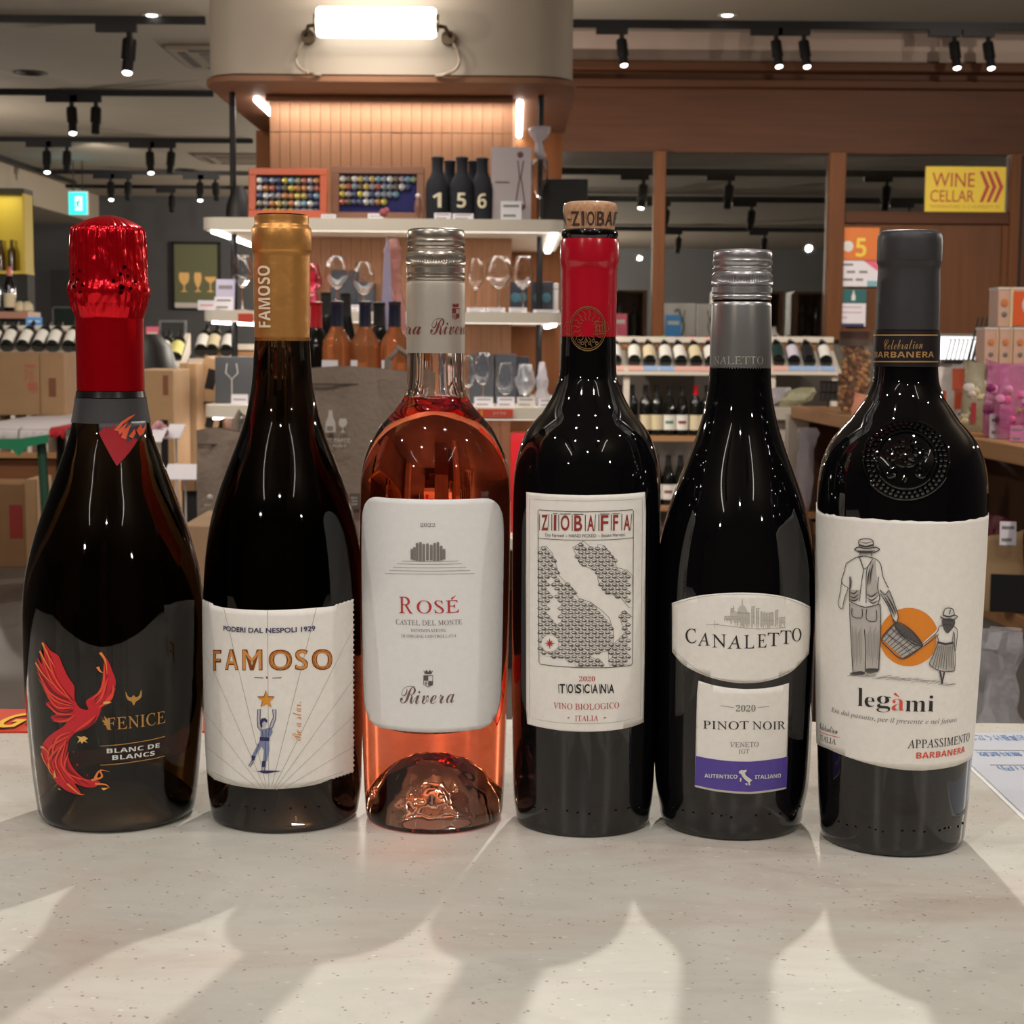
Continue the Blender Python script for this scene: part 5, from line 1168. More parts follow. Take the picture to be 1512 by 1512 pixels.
mk('lettering', flat_text('5', 'bold', (w * .42, -.002, h * .1), (1, 0, 0), (0, 0, 1), w * .26, h * .58), mat('notice_yellow', c8(232, 200, 70), .5), t, smooth=False); mk('dot_print', MB().ball((w * .22, -.001, h * .42), h * .17, 12, (1, .05, 1)), WHITEINK, t)
t, w, h = sign('notice', 'white notice with grey lines and a pink corner under the orange one', 'notice', 1241, 1302, 385, 423, CY - .035, CARD, .002)
mk('corner_print', MB().prism([(w * .6, h), (w, h), (w, h * .55)], (0, -.001, 0), (1, 0, 0), (0, 0, 1), .001), PNK, t); mk('corner_print', MB().box(w * .7, w, -.0012, 0, 0, h * .22), mat('notice_teal', c8(120, 170, 180), .5), t)
for i, (a, b) in enumerate(((.1, .35), (.2, .4), (.5, .7), (.1, .35), (.42, .6))): mk('text_line', MB().box(w * a, w * b, -.0015, 0, h * (.8, .52, .52, .22, .22)[i], h * ((.8, .52, .52, .22, .22)[i] + .09)), INKG, t)
t, w, h = sign('notice', 'teal-headed white notice, lowest on the cellar door', 'notice', 1241, 1283, 427, 482, CY - .035, CARD, .002)
mk('header_print', MB().box(0, w, -.001, 0, h * .62, h), mat('notice_dark_teal', c8(24, 92, 96), .5), t); mk('footer_print', MB().box(0, w * .95, -.001, 0, 0, h * .08), NAVY, t)
mk('bottle_symbol', MB().prism([(-.012, 0), (.012, 0), (.012, .03), (.004, .045), (.004, .06), (-.004, .06), (-.004, .045), (-.012, .03)], (w * .55, -.002, h * .7), (1, 0, 0), (0, 0, 1), .001), WHITEINK, t)
for i in range(3): mk('text_line', MB().box(w * .1, w * (.35 + .5 * (i != 2)), -.001, 0, h * (.5 - .14 * i), h * (.53 - .14 * i)), mat('ink_pink_grey', c8(190, 150, 156), .5), t)

# ------------------------------------------------------------------ white wine racks
RKW = mat('rack_white', c8(206, 196, 184), .55); RKB = wood('rack_wood', c8(150, 110, 74), c8(172, 130, 92), 'x')
LBW = mat('label_white', c8(226, 224, 218), .6); LBC = mat('label_cream', c8(214, 200, 168), .6); LBL = mat('label_lilac', c8(206, 198, 216), .6); LBG = mat('label_green', c8(24, 52, 50), .5); LBY = mat('label_yellow', c8(214, 206, 130), .6); LBK = mat('label_black', c8(30, 30, 34), .5)
GRN = mat('cap_green', c8(60, 130, 50), .4); REDC = mat('cap_red', c8(186, 22, 34), .35); PS = mat('strip_pink', c8(228, 174, 164), .5); BS = mat('strip_blue', c8(150, 178, 222), .5)
def rack(label, a, b, Y, ytop=497, ylip=552, legs=(), low=()):
    x0, x1 = X_(a, Y), X_(b, Y); zt, zl = Z_(ytop, Y, (a + b) / 2), Z_(ylip, Y, (a + b) / 2); w = x1 - x0
    t = thing('wine_rack', label, 'wine rack', (x0, Y, 0))
    zl0 = zl
    mk('top_rail', MB().box(0, w, .24, .30, zt - .036, zt), RKW, t, bevel=.003)
    mk('back_board', MB().box(0, w, .26, .28, zt - .12, zt - .03), RKB, t)
    mk('sloping_tray', MB().prism([(0, zl + .02), (.25, zt - .085), (.25, zt - .105), (0, zl - .002)], (w, 0, 0), (0, 1, 0), (0, 0, 1), w), RKW, t)
    mk('front_lip', MB().box(0, w, -.03, 0, zl - .012, zl + .018), RKW, t, bevel=.003)
    for p in legs: xp = X_(p, Y) - x0; mk('post', MB().box(xp - .018, xp + .018, .0, .05, 0, zl), RKW, t)
    for yy in low:
        z = Z_(yy, Y); mk('lower_shelf', MB().box(0, w, 0, .30, z - .035, z), RKB, t, bevel=.003)
    return t, x0, zt, zl, Y
def slanted(rk, specs, group, yb=541):
    t, x0, zt, zl, Y = rk
    for i, (px, lb, pap, cap, strip) in enumerate(specs):
        x = X_(px, Y); sc = 1
        bgbottle(lb, (x, Y + .025, zl + .062), 0, None, cap, pap, rot=(-math.radians(60), 0, rn.uniform(-.04, .04)), group=group, lz=(.03, .155))
        if strip: mk('price_strip', MB().box(x - x0 - .044, x - x0 + .044, -.034, -.030, zl + .016, zl + .044), strip, t)
RK1 = rack('white sloping wine rack below the cellar window, left of the silver cap', 885, 1060, 10.2, 497, 551, (929,), (645, 748))
slanted(RK1, [(889, 'rack bottle mostly hidden by the red wax neck', LBW, REDC, PS), (913, 'white-label rack bottle left of the white rack post', LBW, REDC, PS), (941, 'white-label rack bottle right of the white rack post', LBW, None, PS), (964, 'cream-label dark rack bottle between two white-label ones', LBC, None, BS),
              (988, 'rack bottle with green neck and white label', LBW, GRN, BS), (1011, 'white-label rack bottle right of the green-necked one', LBW, None, PS), (1034, 'cream-label rack bottle with red neck', LBC, REDC, PS), (1056, 'rack bottle half hidden behind the silver sleeve', LBW, REDC, PS)], 'bottles lying in the white rack below the cellar window')
RK2 = rack('white sloping wine rack section right of the silver-capped bottle', 1136, 1248, 10.2, 497, 551, (1147, 1240), (645,))
slanted(RK2, [(1157, 'rack bottle with dark green label beside the silver sleeve', LBG, None, PS), (1180, 'lilac-white label rack bottle, second in the right rack section', LBL, None, BS), (1203, 'all-black rack bottle leaning crookedly in the right rack section', LBK, None, BS), (1228, 'cream-white label rack bottle nearest the nut bag', LBW, BLKP, BS)], 'bottles lying in the right rack section')
for px, pap, cap, st, lb in ((921, None, None, None, 'unlabelled dark bottle at the left end of the lower rack shelf'), (938, LBK, None, None, 'black-label bottle standing second on the lower rack shelf'), (958, LBC, None, None, 'cream-label dark bottle, left of the cream pair on the lower shelf'), (975, LBC, None, None, 'cream-label dark bottle, right of the cream pair on the lower shelf'),
                          (994, LBW, None, mat('stamp_green', c8(60, 120, 100), .5), 'white-label bottle with a round green stamp'), (1013, LBW, None, mat('stamp_red', c8(130, 50, 60), .5), 'white-label bottle with a round dark red stamp'), (1033, LBC, REDC, None, 'cream-label bottle with red capsule on the lower shelf'), (1050, LBW, None, None, 'white-label bottle half behind the pinot bottle shoulder')):
    bgbottle(lb, (X_(px, 10.25), 10.27, Z_(645, 10.2)), 1 if st else 0, cap=cap, paper=pap, group='bottles standing on the lower rack shelf', lz=(.035, .125), stripe=st)
for px, st, lb in ((976, MATS['stamp_green'], 'white-label bottle with green stamp on the bottom rack shelf'), (994, MATS['stamp_red'], 'white-label bottle with dark stamp on the bottom rack shelf'), (1012, None, 'plain white-label bottle on the bottom rack shelf')):
    bgbottle(lb, (X_(px, 10.25), 10.27, Z_(748, 10.2)), 1, paper=LBW, group='bottles on the bottom rack shelf', lz=(.035, .125), stripe=st)
RK3 = rack('white sloping wine rack at the far left behind the cartons', -120, 120, 10.2, 480, 528, (-110, 112), ())
slanted(RK3, [(-22, 'white-label bottle outside the frame edge of the left rack', LBW, None, None), (2, 'white-label bottle at the frame edge in the left rack', LBW, None, None), (25, 'round-shouldered white-label bottle above the stamped carton', LBW, None, None), (48, 'white-label bottle above the carton seam', LBW, None, None), (70, 'white-label bottle third from the frame edge in the left rack', LBW, None, None), (94, 'white-label bottle beside the red foil neck in the left rack', LBW, None, None), (112, 'bottle half hidden by the red foil neck', LBG, None, None)], 'bottles lying in the far left rack')
RK4 = rack('short white sloping rack right of the red foil', 205, 262, 9.2, 500, 549, (210, 266), ())
slanted(RK4, [(232, 'white-label bottle in the short rack beside the red foil', LBW, None, None), (253, 'yellow-label bottle in the short rack beside the red foil', LBY, None, None)], 'bottles lying in the short rack')
mk('end_panel', MB().prism([(-.03, RK4[3] - .04), (-.03, RK4[3] + .03), (.30, RK4[2] + .03), (.30, RK4[2] - .08)], (X_(258, 9.2) - RK4[1] + .02, 0, 0), (0, 1, 0), (0, 0, 1), .03), RKW, RK4[0])
RK5 = rack('narrow white rack left of the gold-capped bottle', 276, 372, 10.2, 508, 535, (280, 368), ())
slanted(RK5, [(292, 'small bottle neck in the narrow rack, leftmost', LBW, None, None), (309, 'middle small bottle in the narrow rack', LBC, None, None), (330, 'small bottle in the narrow rack by the pink tag', LBW, None, None)], 'bottles in the narrow rack')
# ------------------------------------------------------------------ left side: cartons, cloth table, shelf
KR = mat('carton_kraft', c8(168, 134, 98), .8, var=.05, vscale=12); KR2 = mat('carton_kraft_dark', c8(132, 98, 66), .8, var=.06, vscale=12); KRP = mat('carton_print', c8(190, 104, 88), .8); KBP = mat('carton_brown_print', c8(126, 78, 56), .8); HOLE = mat('hand_hole', c8(22, 16, 14), .9)
def carton(label, a, b, y0, y1, Y, d=.25, m=None, rz=0, prints=(), z0=None, tape=True, name='carton', rx=0):
    xa, xb = X_(a, Y), X_(b, Y); pz = z0 if z0 is not None else P((a + b) / 2, y1, Y).z; h = P((a + b) / 2, y0, Y).z - pz; w = xb - xa
    t = thing(name, label, 'box', (xa, Y, pz), rz)
    mk('carton_body', MB().box(0, w, 0, d, 0, h).xf(Matrix.Rotation(rx, 4, 'X')), m or KR, t, bevel=.004)
    if tape: mk('tape', MB().box(w * .46, w * .54, -.001, d + .001, h * .0, h + .0012).xf(Matrix.Rotation(rx, 4, 'X')), mat('tape_tan', c8(186, 152, 112), .4), t)
    for x0_, x1_, z0_, z1_, pm in prints: mk('print_patch', MB().box(w * x0_, w * x1_, -.0015, 0, h * z0_, h * z1_).xf(Matrix.Rotation(rx, 4, 'X')), pm, t)
    return t, w, h
TZ = .86
t, w, h = carton('large brown carton with red stamped characters on the cloth table', -60, 53, 520, 620, 7.2, .3, prints=(), z0=TZ, tape=False)
mk('lettering', flat_text('酒', 'fat', (w * .80, -.002, h * .55), (1, 0, 0), (0, 0, 1), .05, .07), KRP, t, smooth=False); mk('lettering', flat_text('類', 'fat', (w * .84, -.002, h * .34), (1, 0, 0), (0, 0, 1), .045, .05), KRP, t, smooth=False)
t, w, h = carton('narrower brown carton with a faded stamp beside the larger one', 53.5, 90, 521, 620, 7.2, .3, prints=((.36, .66, .3, .6, KBP),), z0=TZ, tape=False)
t = thing('leaflet', 'pink card resting on the narrow carton stack by the red foil', 'card', (X_(88, 8.2), 8.2, P(100, 531, 8.2).z)); mk('sheet', MB().box(0, .1, 0, .12, 0, .02), PS, t); mk('prop', MB().box(.02, .08, .02, .1, -t.location.z, 0), KR, t)
t = thing('shelf_unit', 'white-framed dark shelf unit behind the cloth table', 'shelf', (X_(86, 8.5), 8.5, 0)); zt = P(100, 531, 8.5).z
mk('side_panel', MB().box(.02, .05, 0, .3, 0, zt), RKW, t); mk('side_panel', MB().box(.02 + .12, .15, 0, .3, 0, zt), RKW, t); mk('back_panel', MB().box(.02, .15, .28, .3, 0, zt), BLKP, t)
ct = thing('cloth_table', 'folding table with green legs under a white, red and green cloth', 'table', (X_(-40, 6.4), 6.2, 0)); w = X_(112, 6.4) - X_(-40, 6.4)
WHC = mat('cloth_white', c8(206, 198, 200), .8); GRC = mat('cloth_green', c8(28, 122, 84), .8); RDC = mat('cloth_red', c8(176, 30, 40), .8)
mk('tabletop', MB().box(0, w, 0, 1.4, TZ - .03, TZ - .004), BLKP, ct)
def drape(x0, x1, drop, m, k):
    mb = MB(); n = 16
    for i in range(n + 1):
        x = x0 + (x1 - x0) * i / n; wv = .006 * math.sin(i * 1.7 + k)
        for y, z in ((1.4, TZ), (.02, TZ + .001), (-.012, TZ - .012), (-.02 + wv, TZ - drop * (1 + .25 * math.sin(i * .9 + k)))): mb.v.append((x, y, z))
    for i in range(n):
        for j in range(3): mb.f.append((i * 4 + j, i * 4 + 4 + j, i * 4 + 5 + j, i * 4 + 1 + j))
    o = mk('cloth_band', mb, m, ct); s = o.modifiers.new('t', 'SOLIDIFY'); s.thickness = .002
drape(0, w * .55, .05, WHC, 0); drape(w * .56, w * .86, .045, WHC, 2); drape(w * .84, w, .03, RDC, 1)
mk('cloth_fold', MB().prism([(w * .25, -.04), (w * .6, -.035), (w * .86, -.02), (w * .84, -.05), (w * .66, -.065), (w * .57, -.1), (w * .5, -.075), (w * .25, -.07)], (0, -.035, TZ), (1, 0, 0), (0, 0, 1), .004), GRC, ct)
GLEG = mat('leg_green', c8(36, 74, 56), .5)
xl = X_(50, 6.2) - ct.location.x
for a_, b_, yy in ((xl, xl + .03, 0), (xl - .05, xl + .06, .9), (.1, .05, 0), (.12, .08, .9)):
    mk('leg', MB().tube([(a_, yy + .03, TZ - .03), (b_, yy + .05, 0)], .018, 8), GLEG if yy == 0 else BLKP, ct)
t = thing('cubby_shelf', 'brown low shelf with white dividers behind the cloth table', 'shelf', (X_(-60, 9.3), 9.3, 0)); w = X_(108, 9.3) - X_(-60, 9.3)
z1, z2, z3 = Z_(640, 9.3, 50), Z_(668, 9.3, 50), Z_(676, 9.3, 50)
mk('back_panel', MB().box(0, w, .28, .3, z2, z1 + .1), BLKP, t); mk('board', MB().box(0, w, -.02, .3, z3, z2), RKB, t); mk('base_panel', MB().box(.02, w - .02, .02, .3, 0, z3), wood('base_brown', c8(108, 68, 42), c8(126, 82, 52), 'x'), t)
for k in range(8): mk('divider', MB().box(w * k / 7 - .012, w * k / 7 + .012, 0, .28, z2, z1 + .1), RKW, t)
mk('top_board', MB().box(0, w, 0, .3, z1 + .1, z1 + .12), RKW, t)
for k in range(7): bgbottle('dark bottle in the %s compartment of the low brown shelf' % ('first', 'second', 'third', 'fourth', 'fifth', 'sixth', 'seventh')[k], (t.location.x + w * (k + .5) / 7, 9.36, z2), k % 2, group='bottles in the low shelf compartments') if z1 + .1 - z2 > .31 else None
t, w, h = carton('brown carton with dark red print on the floor at the frame edge', -60, 28, 714, 838, 8.7, .3, KR2, prints=((.72, .95, .35, .75, mat('carton_red_print', c8(140, 46, 40), .8)),), z0=0, tape=False)
mk('side_flap', MB().box(w, w + .055, .0, .3, 0, h * 1.05), KR, t)
one('shelf_upright_board', MB().box(0, .035, 0, .05, 0, Z_(722, 9.1, 55)), RKW, 'narrow white board upright beside the floor carton', 'board', (X_(50, 9.1), 9.1, 0))
card('blue promotional card on top of the far left rack', 38, 62, 468, 485, 10.47, BLUC, 1, WHITEINK, z=Z_(480, 10.2, 0))
t = thing('wall_shelf', 'pinkish wooden display ledge at the left frame edge', 'shelf', (X_(-70, 11.4), 11.4, P(0, 470, 11.4).z)); mk('board', MB().box(0, X_(38, 11.4) - X_(-70, 11.4), 0, .3, 0, .045), mat('shelf_pinkish', c8(178, 128, 110), .6), t); mk('support', MB().box(.02, X_(36, 11.4) - X_(-70, 11.4), .05, .3, -t.location.z, 0), BLKP, t)
zs = t.location.z + .045
for px, pap, cap, lb in ((5, LBC, mat('cap_rose', c8(206, 110, 104), .4), 'rose-capped bottle with cream label on the pinkish ledge'), (-18, LBW, None, 'white-label bottle past the frame edge on the pinkish ledge')): bgbottle(lb, (X_(px, 11.4), 11.5, zs), 1, cap=cap, paper=pap, lz=(.03, .12), group='bottles on the pinkish ledge')
for px, lb in ((20, 'left cream paper packet on the pinkish ledge'), (31, 'right cream paper packet on the pinkish ledge')): one('paper_packet', MB().lathe([(.03, 0), (.04, .01), (.036, .05), (.015, .07)], 10), LBC, lb, 'packet', (X_(px, 11.4), 11.5, zs))
t, w, h = sign('framed_board', 'dark green framed board on the back wall above the left rack', 'board', 76, 116, 455, 487, 22, mat('board_green', c8(26, 44, 38), .5), .03)
mk('frame', MB().box(0, w, -.01, 0, h, h + .02).box(-.02, 0, -.01, 0, 0, h).box(w, w + .02, -.01, 0, 0, h), mat('frame_grey', c8(110, 110, 110), .5), t); mk('stand', MB().box(w * .3, w * .7, .01, .04, -t.location.z, 0), BLKP, t)
one('dark_partition', MB().box(X_(72, 23.2), X_(118, 23.2), 23.2, 23.3, 0, P(95, 398, 23.2).z), mat('partition', c8(52, 50, 52), .7), 'dark upright partition against the back wall', 'partition')
card('small pink price flag right of the red foil', 215, 234, 482, 501, 11.5, PNK, 1, WHITEINK, post=True)
t, w, h = sign('framed_picture', 'dark picture in a grey frame on the far rack right of the red foil', 'picture', 236, 270, 476, 500, 11.6, mat('pic_dark', c8(30, 32, 32), .5), .02)
mk('frame', MB().box(-.015, w + .015, -.01, 0, h, h + .015).box(-.015, 0, -.01, 0, 0, h).box(w, w + .015, -.01, 0, 0, h), MATS['frame_grey'], t); mk('stand', MB().box(w * .2, w * .8, .0, .03, -t.location.z, 0), GREYW, t)
one('bin', MB().lathe([(.1, 0), (.16, .02), (.17, .5), (.12, .7), (.06, .76)], 16), BLKP, 'black rounded bin behind the carton by the red foil', 'bin', (X_(214, 8.3), 8.3, .45))
one('bin_stand', MB().box(-.15, .15, -.1, .15, 0, .45), BLKP, 'black low stand under the rounded bin', 'stand', (X_(214, 8.3), 8.3, 0))
carton('pale brown carton with dark hand hole right of the red foil bottle', 196, 253, 546, 725, 6.0, .3, KR, prints=((.62, .84, .44, .72, HOLE), (.72, .86, .86, .97, KBP)), z0=.45, tape=False)
one('low_cabinet', MB().box(X_(190, 6), X_(302, 6), 5.98, 6.9, 0, .45), BLKP, 'black low cabinet carrying the stacked cartons', 'cabinet')
carton('tall brown carton standing on its edge behind the pale one', 262, 288, 536, 700, 6.35, .3, KR, z0=.45, tape=True)
carton('reddish-brown carton between the tall one and the tilted ones', 284, 303, 590, 700, 6.6, .25, mat('carton_russet', c8(96, 58, 38), .8), z0=.45, tape=False)
for a, b, y0, y1, rzz, lb, z0 in ((285, 318, 524, 590, .0, 'upper tilted kraft box with a black square', None), (288, 316, 600, 640, .0, 'lower tilted kraft box with a black square', None)):
    t, w, h = carton(lb, a, b, y0, y1, 6.5, .2, KR, prints=((.3, .72, .3, .75, HOLE),), tape=False); t.rotation_euler = (0, .22, 0)
t = thing('box_shelf', 'thin dark shelf carrying the tilted kraft boxes', 'shelf', (X_(284, 6.5), 6.48, .45)); 
for yy in (592, 642): mk('board', MB().box(0, .12, 0, .22, P(300, yy, 6.5).z - .46, P(300, yy, 6.5).z - .452), DW, t)
mk('upright', MB().box(.11, .12, 0, .22, 0, P(300, 530, 6.5).z - .45), DW, t)
carton('small brown box low between the first two bottles', 262, 284, 700, 726, 5.2, .2, KR2, z0=None, tape=False)
one('box_stand', MB().box(0, .06, .02, .2, 0, P(270, 726, 5.2).z), BLKP, 'black stand below the small brown box', 'stand', (X_(262, 5.2), 5.2, 0))
def standcard(label, a, b, y0, y1, Y, zb, tilt=1.1):
    pc = P((a + b) / 2, (y0 + y1) / 2, Y); w = (X_(b, Y) - X_(a, Y)) / 2
    t = thing('card_stand', label, 'card stand', (pc.x, Y, zb)); h = pc.z - zb
    mk('rod', MB().tube([(0, .02, h - .01), (.0, .02, 0)], .003, 6), WBOX, t); mk('card_sheet', MB().box(-w, w, -.05, .05, -.0015, .0015).xf(Matrix.Translation((0, 0, h)) @ Matrix.Rotation(.35, 4, 'X')), CARD, t); mk('foot', MB().lathe([(.03, 0), (.03, .004)], 12), WBOX, t)
    return t
one('display_block', MB().box(X_(215, 4.3), X_(345, 4.3), 4.28, 4.9, 0, .62), mat('block_grey', c8(124, 112, 104), .7), 'grey display block behind the first two bottles', 'display block', bevel=.004)
standcard('white price card on a wire stand between the first two bottles', 243, 300, 688, 706, 4.6, .62)
standcard('small white card at the shoulder of the first bottle', 222, 243, 635, 650, 4.7, .62); standcard('white card with pink ribbon flower beside it', 246, 270, 630, 644, 4.8, .62)
mb = MB()
for i in range(7): a = i * .9; mb.ball((.014 * math.cos(a), .014 * math.sin(a), .01 * (i % 3)), .012, 8)
pf = one('ribbon_flower', mb, mat('ribbon_pink', c8(196, 140, 150), .7), 'dusty pink ribbon flower between two small cards', 'flower', P(236, 638, 4.75)); mk('stem', MB().tube([(0, 0, 0), (0, 0, .62 - pf.location.z)], .003, 6), WBOX, pf)
one('wooden_crate', MB().box(X_(262, 3.4), X_(325, 3.4), 3.4, 3.7, 0, P(290, 776, 3.4).z), mat('crate_wood', c8(196, 160, 124), .7, var=.06, vscale=8), 'pale wooden crate low between the first two bottles', 'crate', bevel=.003)
# glass-print box and tower-left items
t, w, h = sign('glass_carton', 'dark grey carton printed with a wine glass outline', 'box', 315, 372, 527, 596, 6.15, mat('carton_slate', c8(70, 72, 76), .6), .15)
mk('glass_print', MB().tube([(w * .32, -.001, h * .86), (w * .28, -.001, h * .66), (w * .44, -.001, h * .52), (w * .6, -.001, h * .66), (w * .56, -.001, h * .86)], .0015, 5).tube([(w * .44, -.001, h * .52), (w * .44, -.001, h * .12)], .0015, 5), WHITEINK, t)
# ------------------------------------------------------------------ goods on the tower
def wineglass(label, px, y1, Y, z, H=.2, r=.045, kind=0, group=None, m=None, s=1):
    b = H * .45; rr = r
    if kind == 0: out = [(.034, 0), (.034, .003), (.006, .008), (.004, .02), (.004, H - .115), (.02, H - .105), (r * .95, H - .075), (r, H - .06), (r * .8, H - .02), (r * .66, H)]
    elif kind == 1: out = [(.034, 0), (.034, .003), (.006, .008), (.004, .02), (.004, H - .11), (.012, H - .10), (r * .6, H - .09), (r, H - .075), (r * .85, H - .03), (r * .72, H)]
    else: out = [(.03, 0), (.03, .003), (.006, .008), (.004, .02), (.004, H - .14), (.012, H - .13), (r, H - .06), (r * .9, H)]
    inn = [(max(.001, q - .0016), z_ + (.002 if i == 0 else 0)) for i, (q, z_) in enumerate(reversed(out[5:]))]
    return one('wine_glass', MB().lathe(out + inn + [(.0005, out[5][1] + .003)], 20, cap=False), m or GLS, label, 'wine glass', (X_(px, Y), Y, z), group=group)
GLS = mat('clear_glass', (.97, .98, 1), .0, ior=1.45, trans=1)
s1, s2, s3 = shelfz[0][1] , shelfz[1][1], shelfz[2][1]
# crown-cap frames
def capframe(label, a, b, y0, y1, Y, fm, bm_, rowsn, skew, cols=10):
    x0, x1 = X_(a, Y), X_(b, Y); w = x1 - x0; z0 = s1; h = P((a + b) / 2, y0, Y).z - z0
    t = thing('cap_display', label, 'display frame', (x0, Y, z0)); R = Matrix.Rotation(-.12, 4, 'X')
    mk('backing', MB().box(.02, w - .02, .004, .012, .02, h - .015).xf(R), bm_, t)
    for q in ((0, w, -.012, .014, 0, .028), (0, w, -.012, .014, h - .024, h), (0, .026, -.012, .014, .028, h - .024), (w - .026, w, -.012, .014, .028, h - .024)): mk('frame_bar', MB().box(*q).xf(R), fm, t, bevel=.002)
    cme = {}
    cs = [(150, 130, 76), (104, 110, 120), (110, 116, 96), (150, 140, 60), (120, 112, 118), (132, 74, 64), (58, 62, 90), (160, 160, 158), (88, 76, 62), (92, 120, 136), (140, 96, 60)]
    step = (w - .075) / (cols - 1)
    for r, nr in enumerate(rowsn):
        for c in range(nr):
            k = rn.randrange(len(cs))
            if k not in cme: cme[k] = mesh('bottle_cap', MB().lathe([(.0124, 0), (.0126, -.003), (.010, -.006), (.004, -.0072), (.0001, -.0073)], 12, cap=False).xf(Matrix.Rotation(-PI / 2, 4, 'X')), mat('cap_tone_%d' % k, c8(*cs[k]), .3, metal=.5))
            o = bpy.data.objects.new('bottle_cap', cme[k]); COL.objects.link(o); o.parent = t
            o.location = R @ Vector((.0375 + c * step, .0, h - .042 - r * .0272)); o.rotation_euler = (-.12, 0, 0); 
    return t
capframe('orange-red framed board packed with six rows of metal bottle caps', 367, 483, 248, 327, 6.05, mat('frame_orange', c8(190, 84, 46), .4), mat('felt_dark', c8(36, 34, 50), .9), [10] * 6, 0)
capframe('brown framed navy board with four short rows of bottle caps', 490, 626, 246, 330, 6.12, mat('frame_brown', c8(130, 88, 66), .5), mat('felt_navy', c8(26, 28, 84), .9), [13, 12, 10, 8], 0, 13)
BAGM = mat('fabric_black', c8(30, 32, 40), .9, var=.1, vscale=60)
for px, num, lb, dy in ((646, '1', 'black bottle bag with a cream 1, leftmost of the three front bags', .0), (682, '5', 'black bottle bag with a cream 5, middle of the front three', .0), (712, '6', 'black bottle bag with a cream 6, next to the decanter carton', .02), (664, '2', 'unnumbered black bag peeking out behind the leftmost front bag', .12), (699, '4', 'unnumbered black bag peeking out behind the bags nearest the decanter carton', .12)):
    Y = 6.12 + dy; t = thing('bottle_bag', lb, 'bottle bag', (X_(px, Y), Y, s1), 0, 'numbered black bottle bags')
    mk('fabric_sleeve', MB().lathe([(.036, 0), (.042, .004), (.043, .11), (.040, .135), (.026, .16), (.020, .175), (.020, .215), (.024, .222), (.018, .226)], 20), BAGM, t)
    if dy < .1: mk('number_print', wrap([(v[0] * .032 - .016, .045 + v[1] * .052) for v in glyphs(num, 'bold')[0]], glyphs(num, 'bold')[1], lambda z: .0432, .0008, .043, step=.006), mat('number_cream', c8(226, 216, 186), .6), t, smooth=False)
t, w, h = sign('decanter_carton', 'pale grey carton printed with a slim decanter', 'box', 725, 784, 223, 333, 6.12, mat('carton_pale', c8(176, 166, 170), .6), .12); t.location.z = s1
DP = mat('decanter_print', c8(106, 62, 72), .6)
mk('decanter_print', MB().ball((w * .72, -.001, h * .9), .011, 10, (1, .1, 1)).tube([(w * .66, -.001, h * .82), (w * .71, -.001, h * .6), (w * .6, -.001, h * .2)], .0016, 5).tube([(w * .80, -.001, h * .82), (w * .74, -.001, h * .6), (w * .86, -.001, h * .2)], .0016, 5).ball((w * .72, -.001, h * .2), .02, 10, (1, .1, .6)), DP, t); mk('text_line', MB().box(w * .1, w * .45, -.0015, 0, h * .52, h * .54), mat('carton_grey_text', c8(120, 96, 104), .6), t)
ACRW = mat('acrylic_milky', c8(214, 214, 220), .3)
card('milky acrylic price holder before the decanter carton', 739, 770, 296, 334, 6.06, ACRW, 2, z=s1); card('white price card before the leftmost black bottle bag', 641, 666, 314, 333, 6.05, z=s1); card('white price card before the middle black bottle bag', 668, 699, 315, 333, 6.05, z=s1); card('white price card between the two bottle-cap boards', 474, 496, 316, 331, 6.03, z=s1, lines=1); card('white price card before the navy bottle-cap board', 543, 566, 315, 331, 6.03, z=s1, lines=1)
one('coaster', MB().lathe([(.062, 0), (.064, .006), (.06, .009)], 24), mat('coaster_wood', c8(186, 130, 88), .6), 'round wooden coaster under the tall champagne flute', 'coaster', (X_(795, 6.2), 6.2, s1))
wineglass('tall clear champagne flute on the wooden coaster', 796, 330, 6.2, s1 + .009, .215, .032, 2)
CRU = mat('cellophane', (.85, .85, .9), .1, alpha=.3, bump=.6, bscale=40)
def crumple(pts, amp, m, label, name='cellophane_bag', cat='plastic bag', seg=14, loc=(0, 0, 0), flat=.6, seed=1):
    """loosely gathered film: rings of (x, z, radius) pushed about by noise"""
    mb = MB(); P3 = [Vector((x, 0, z)) for x, z, r in pts]
    q = []
    for i in range(len(pts) - 1):
        for k in range(4): t_ = k / 4; q.append([pts[i][c] + (pts[i + 1][c] - pts[i][c]) * t_ for c in range(3)])
    q.append(pts[-1])
    for x, z, r in q:
        for k in range(seg):
            a = 2 * PI * k / seg; n_ = noise.noise(Vector((math.cos(a) * 2, math.sin(a) * 2 + seed, z * 30))) + .5 * math.sin(a * 5 + z * 40)
            rr = r * (1 + amp * n_); mb.v.append((x + rr * math.cos(a), rr * flat * math.sin(a), z))
    for i in range(len(q) - 1):
        for k in range(seg): mb.f.append((i * seg + k, i * seg + (k + 1) % seg, (i + 1) * seg + (k + 1) % seg, (i + 1) * seg + k))
    mb.f.append(tuple(reversed(range(seg)))); n0 = (len(q) - 1) * seg; mb.f.append(tuple(n0 + k for k in range(seg)))
    return one(name, mb, m, label, cat, loc)
CRW = mat('cellophane_white', c8(206, 200, 208), .2, bump=.5, bscale=60, alpha=.7)
crumple([(0, .225, .004), (.004, .24, .022), (0, .262, .016), (-.004, .29, .012), (0, .31, .03), (0, .335, .036), (.004, .345, .03)], .35, CRW, 'crumpled clear wrap gathered over the champagne flute', loc=(X_(796, 6.2), 6.2, s1 + .0))
one('black_case', MB().box(-.06, .12, 0, .14, 0, P(820, 262, 6.3).z - s1), BLKP, 'black case at the right end of the top tower shelf', 'case', (X_(820, 6.35), 6.35, s1), bevel=.004)
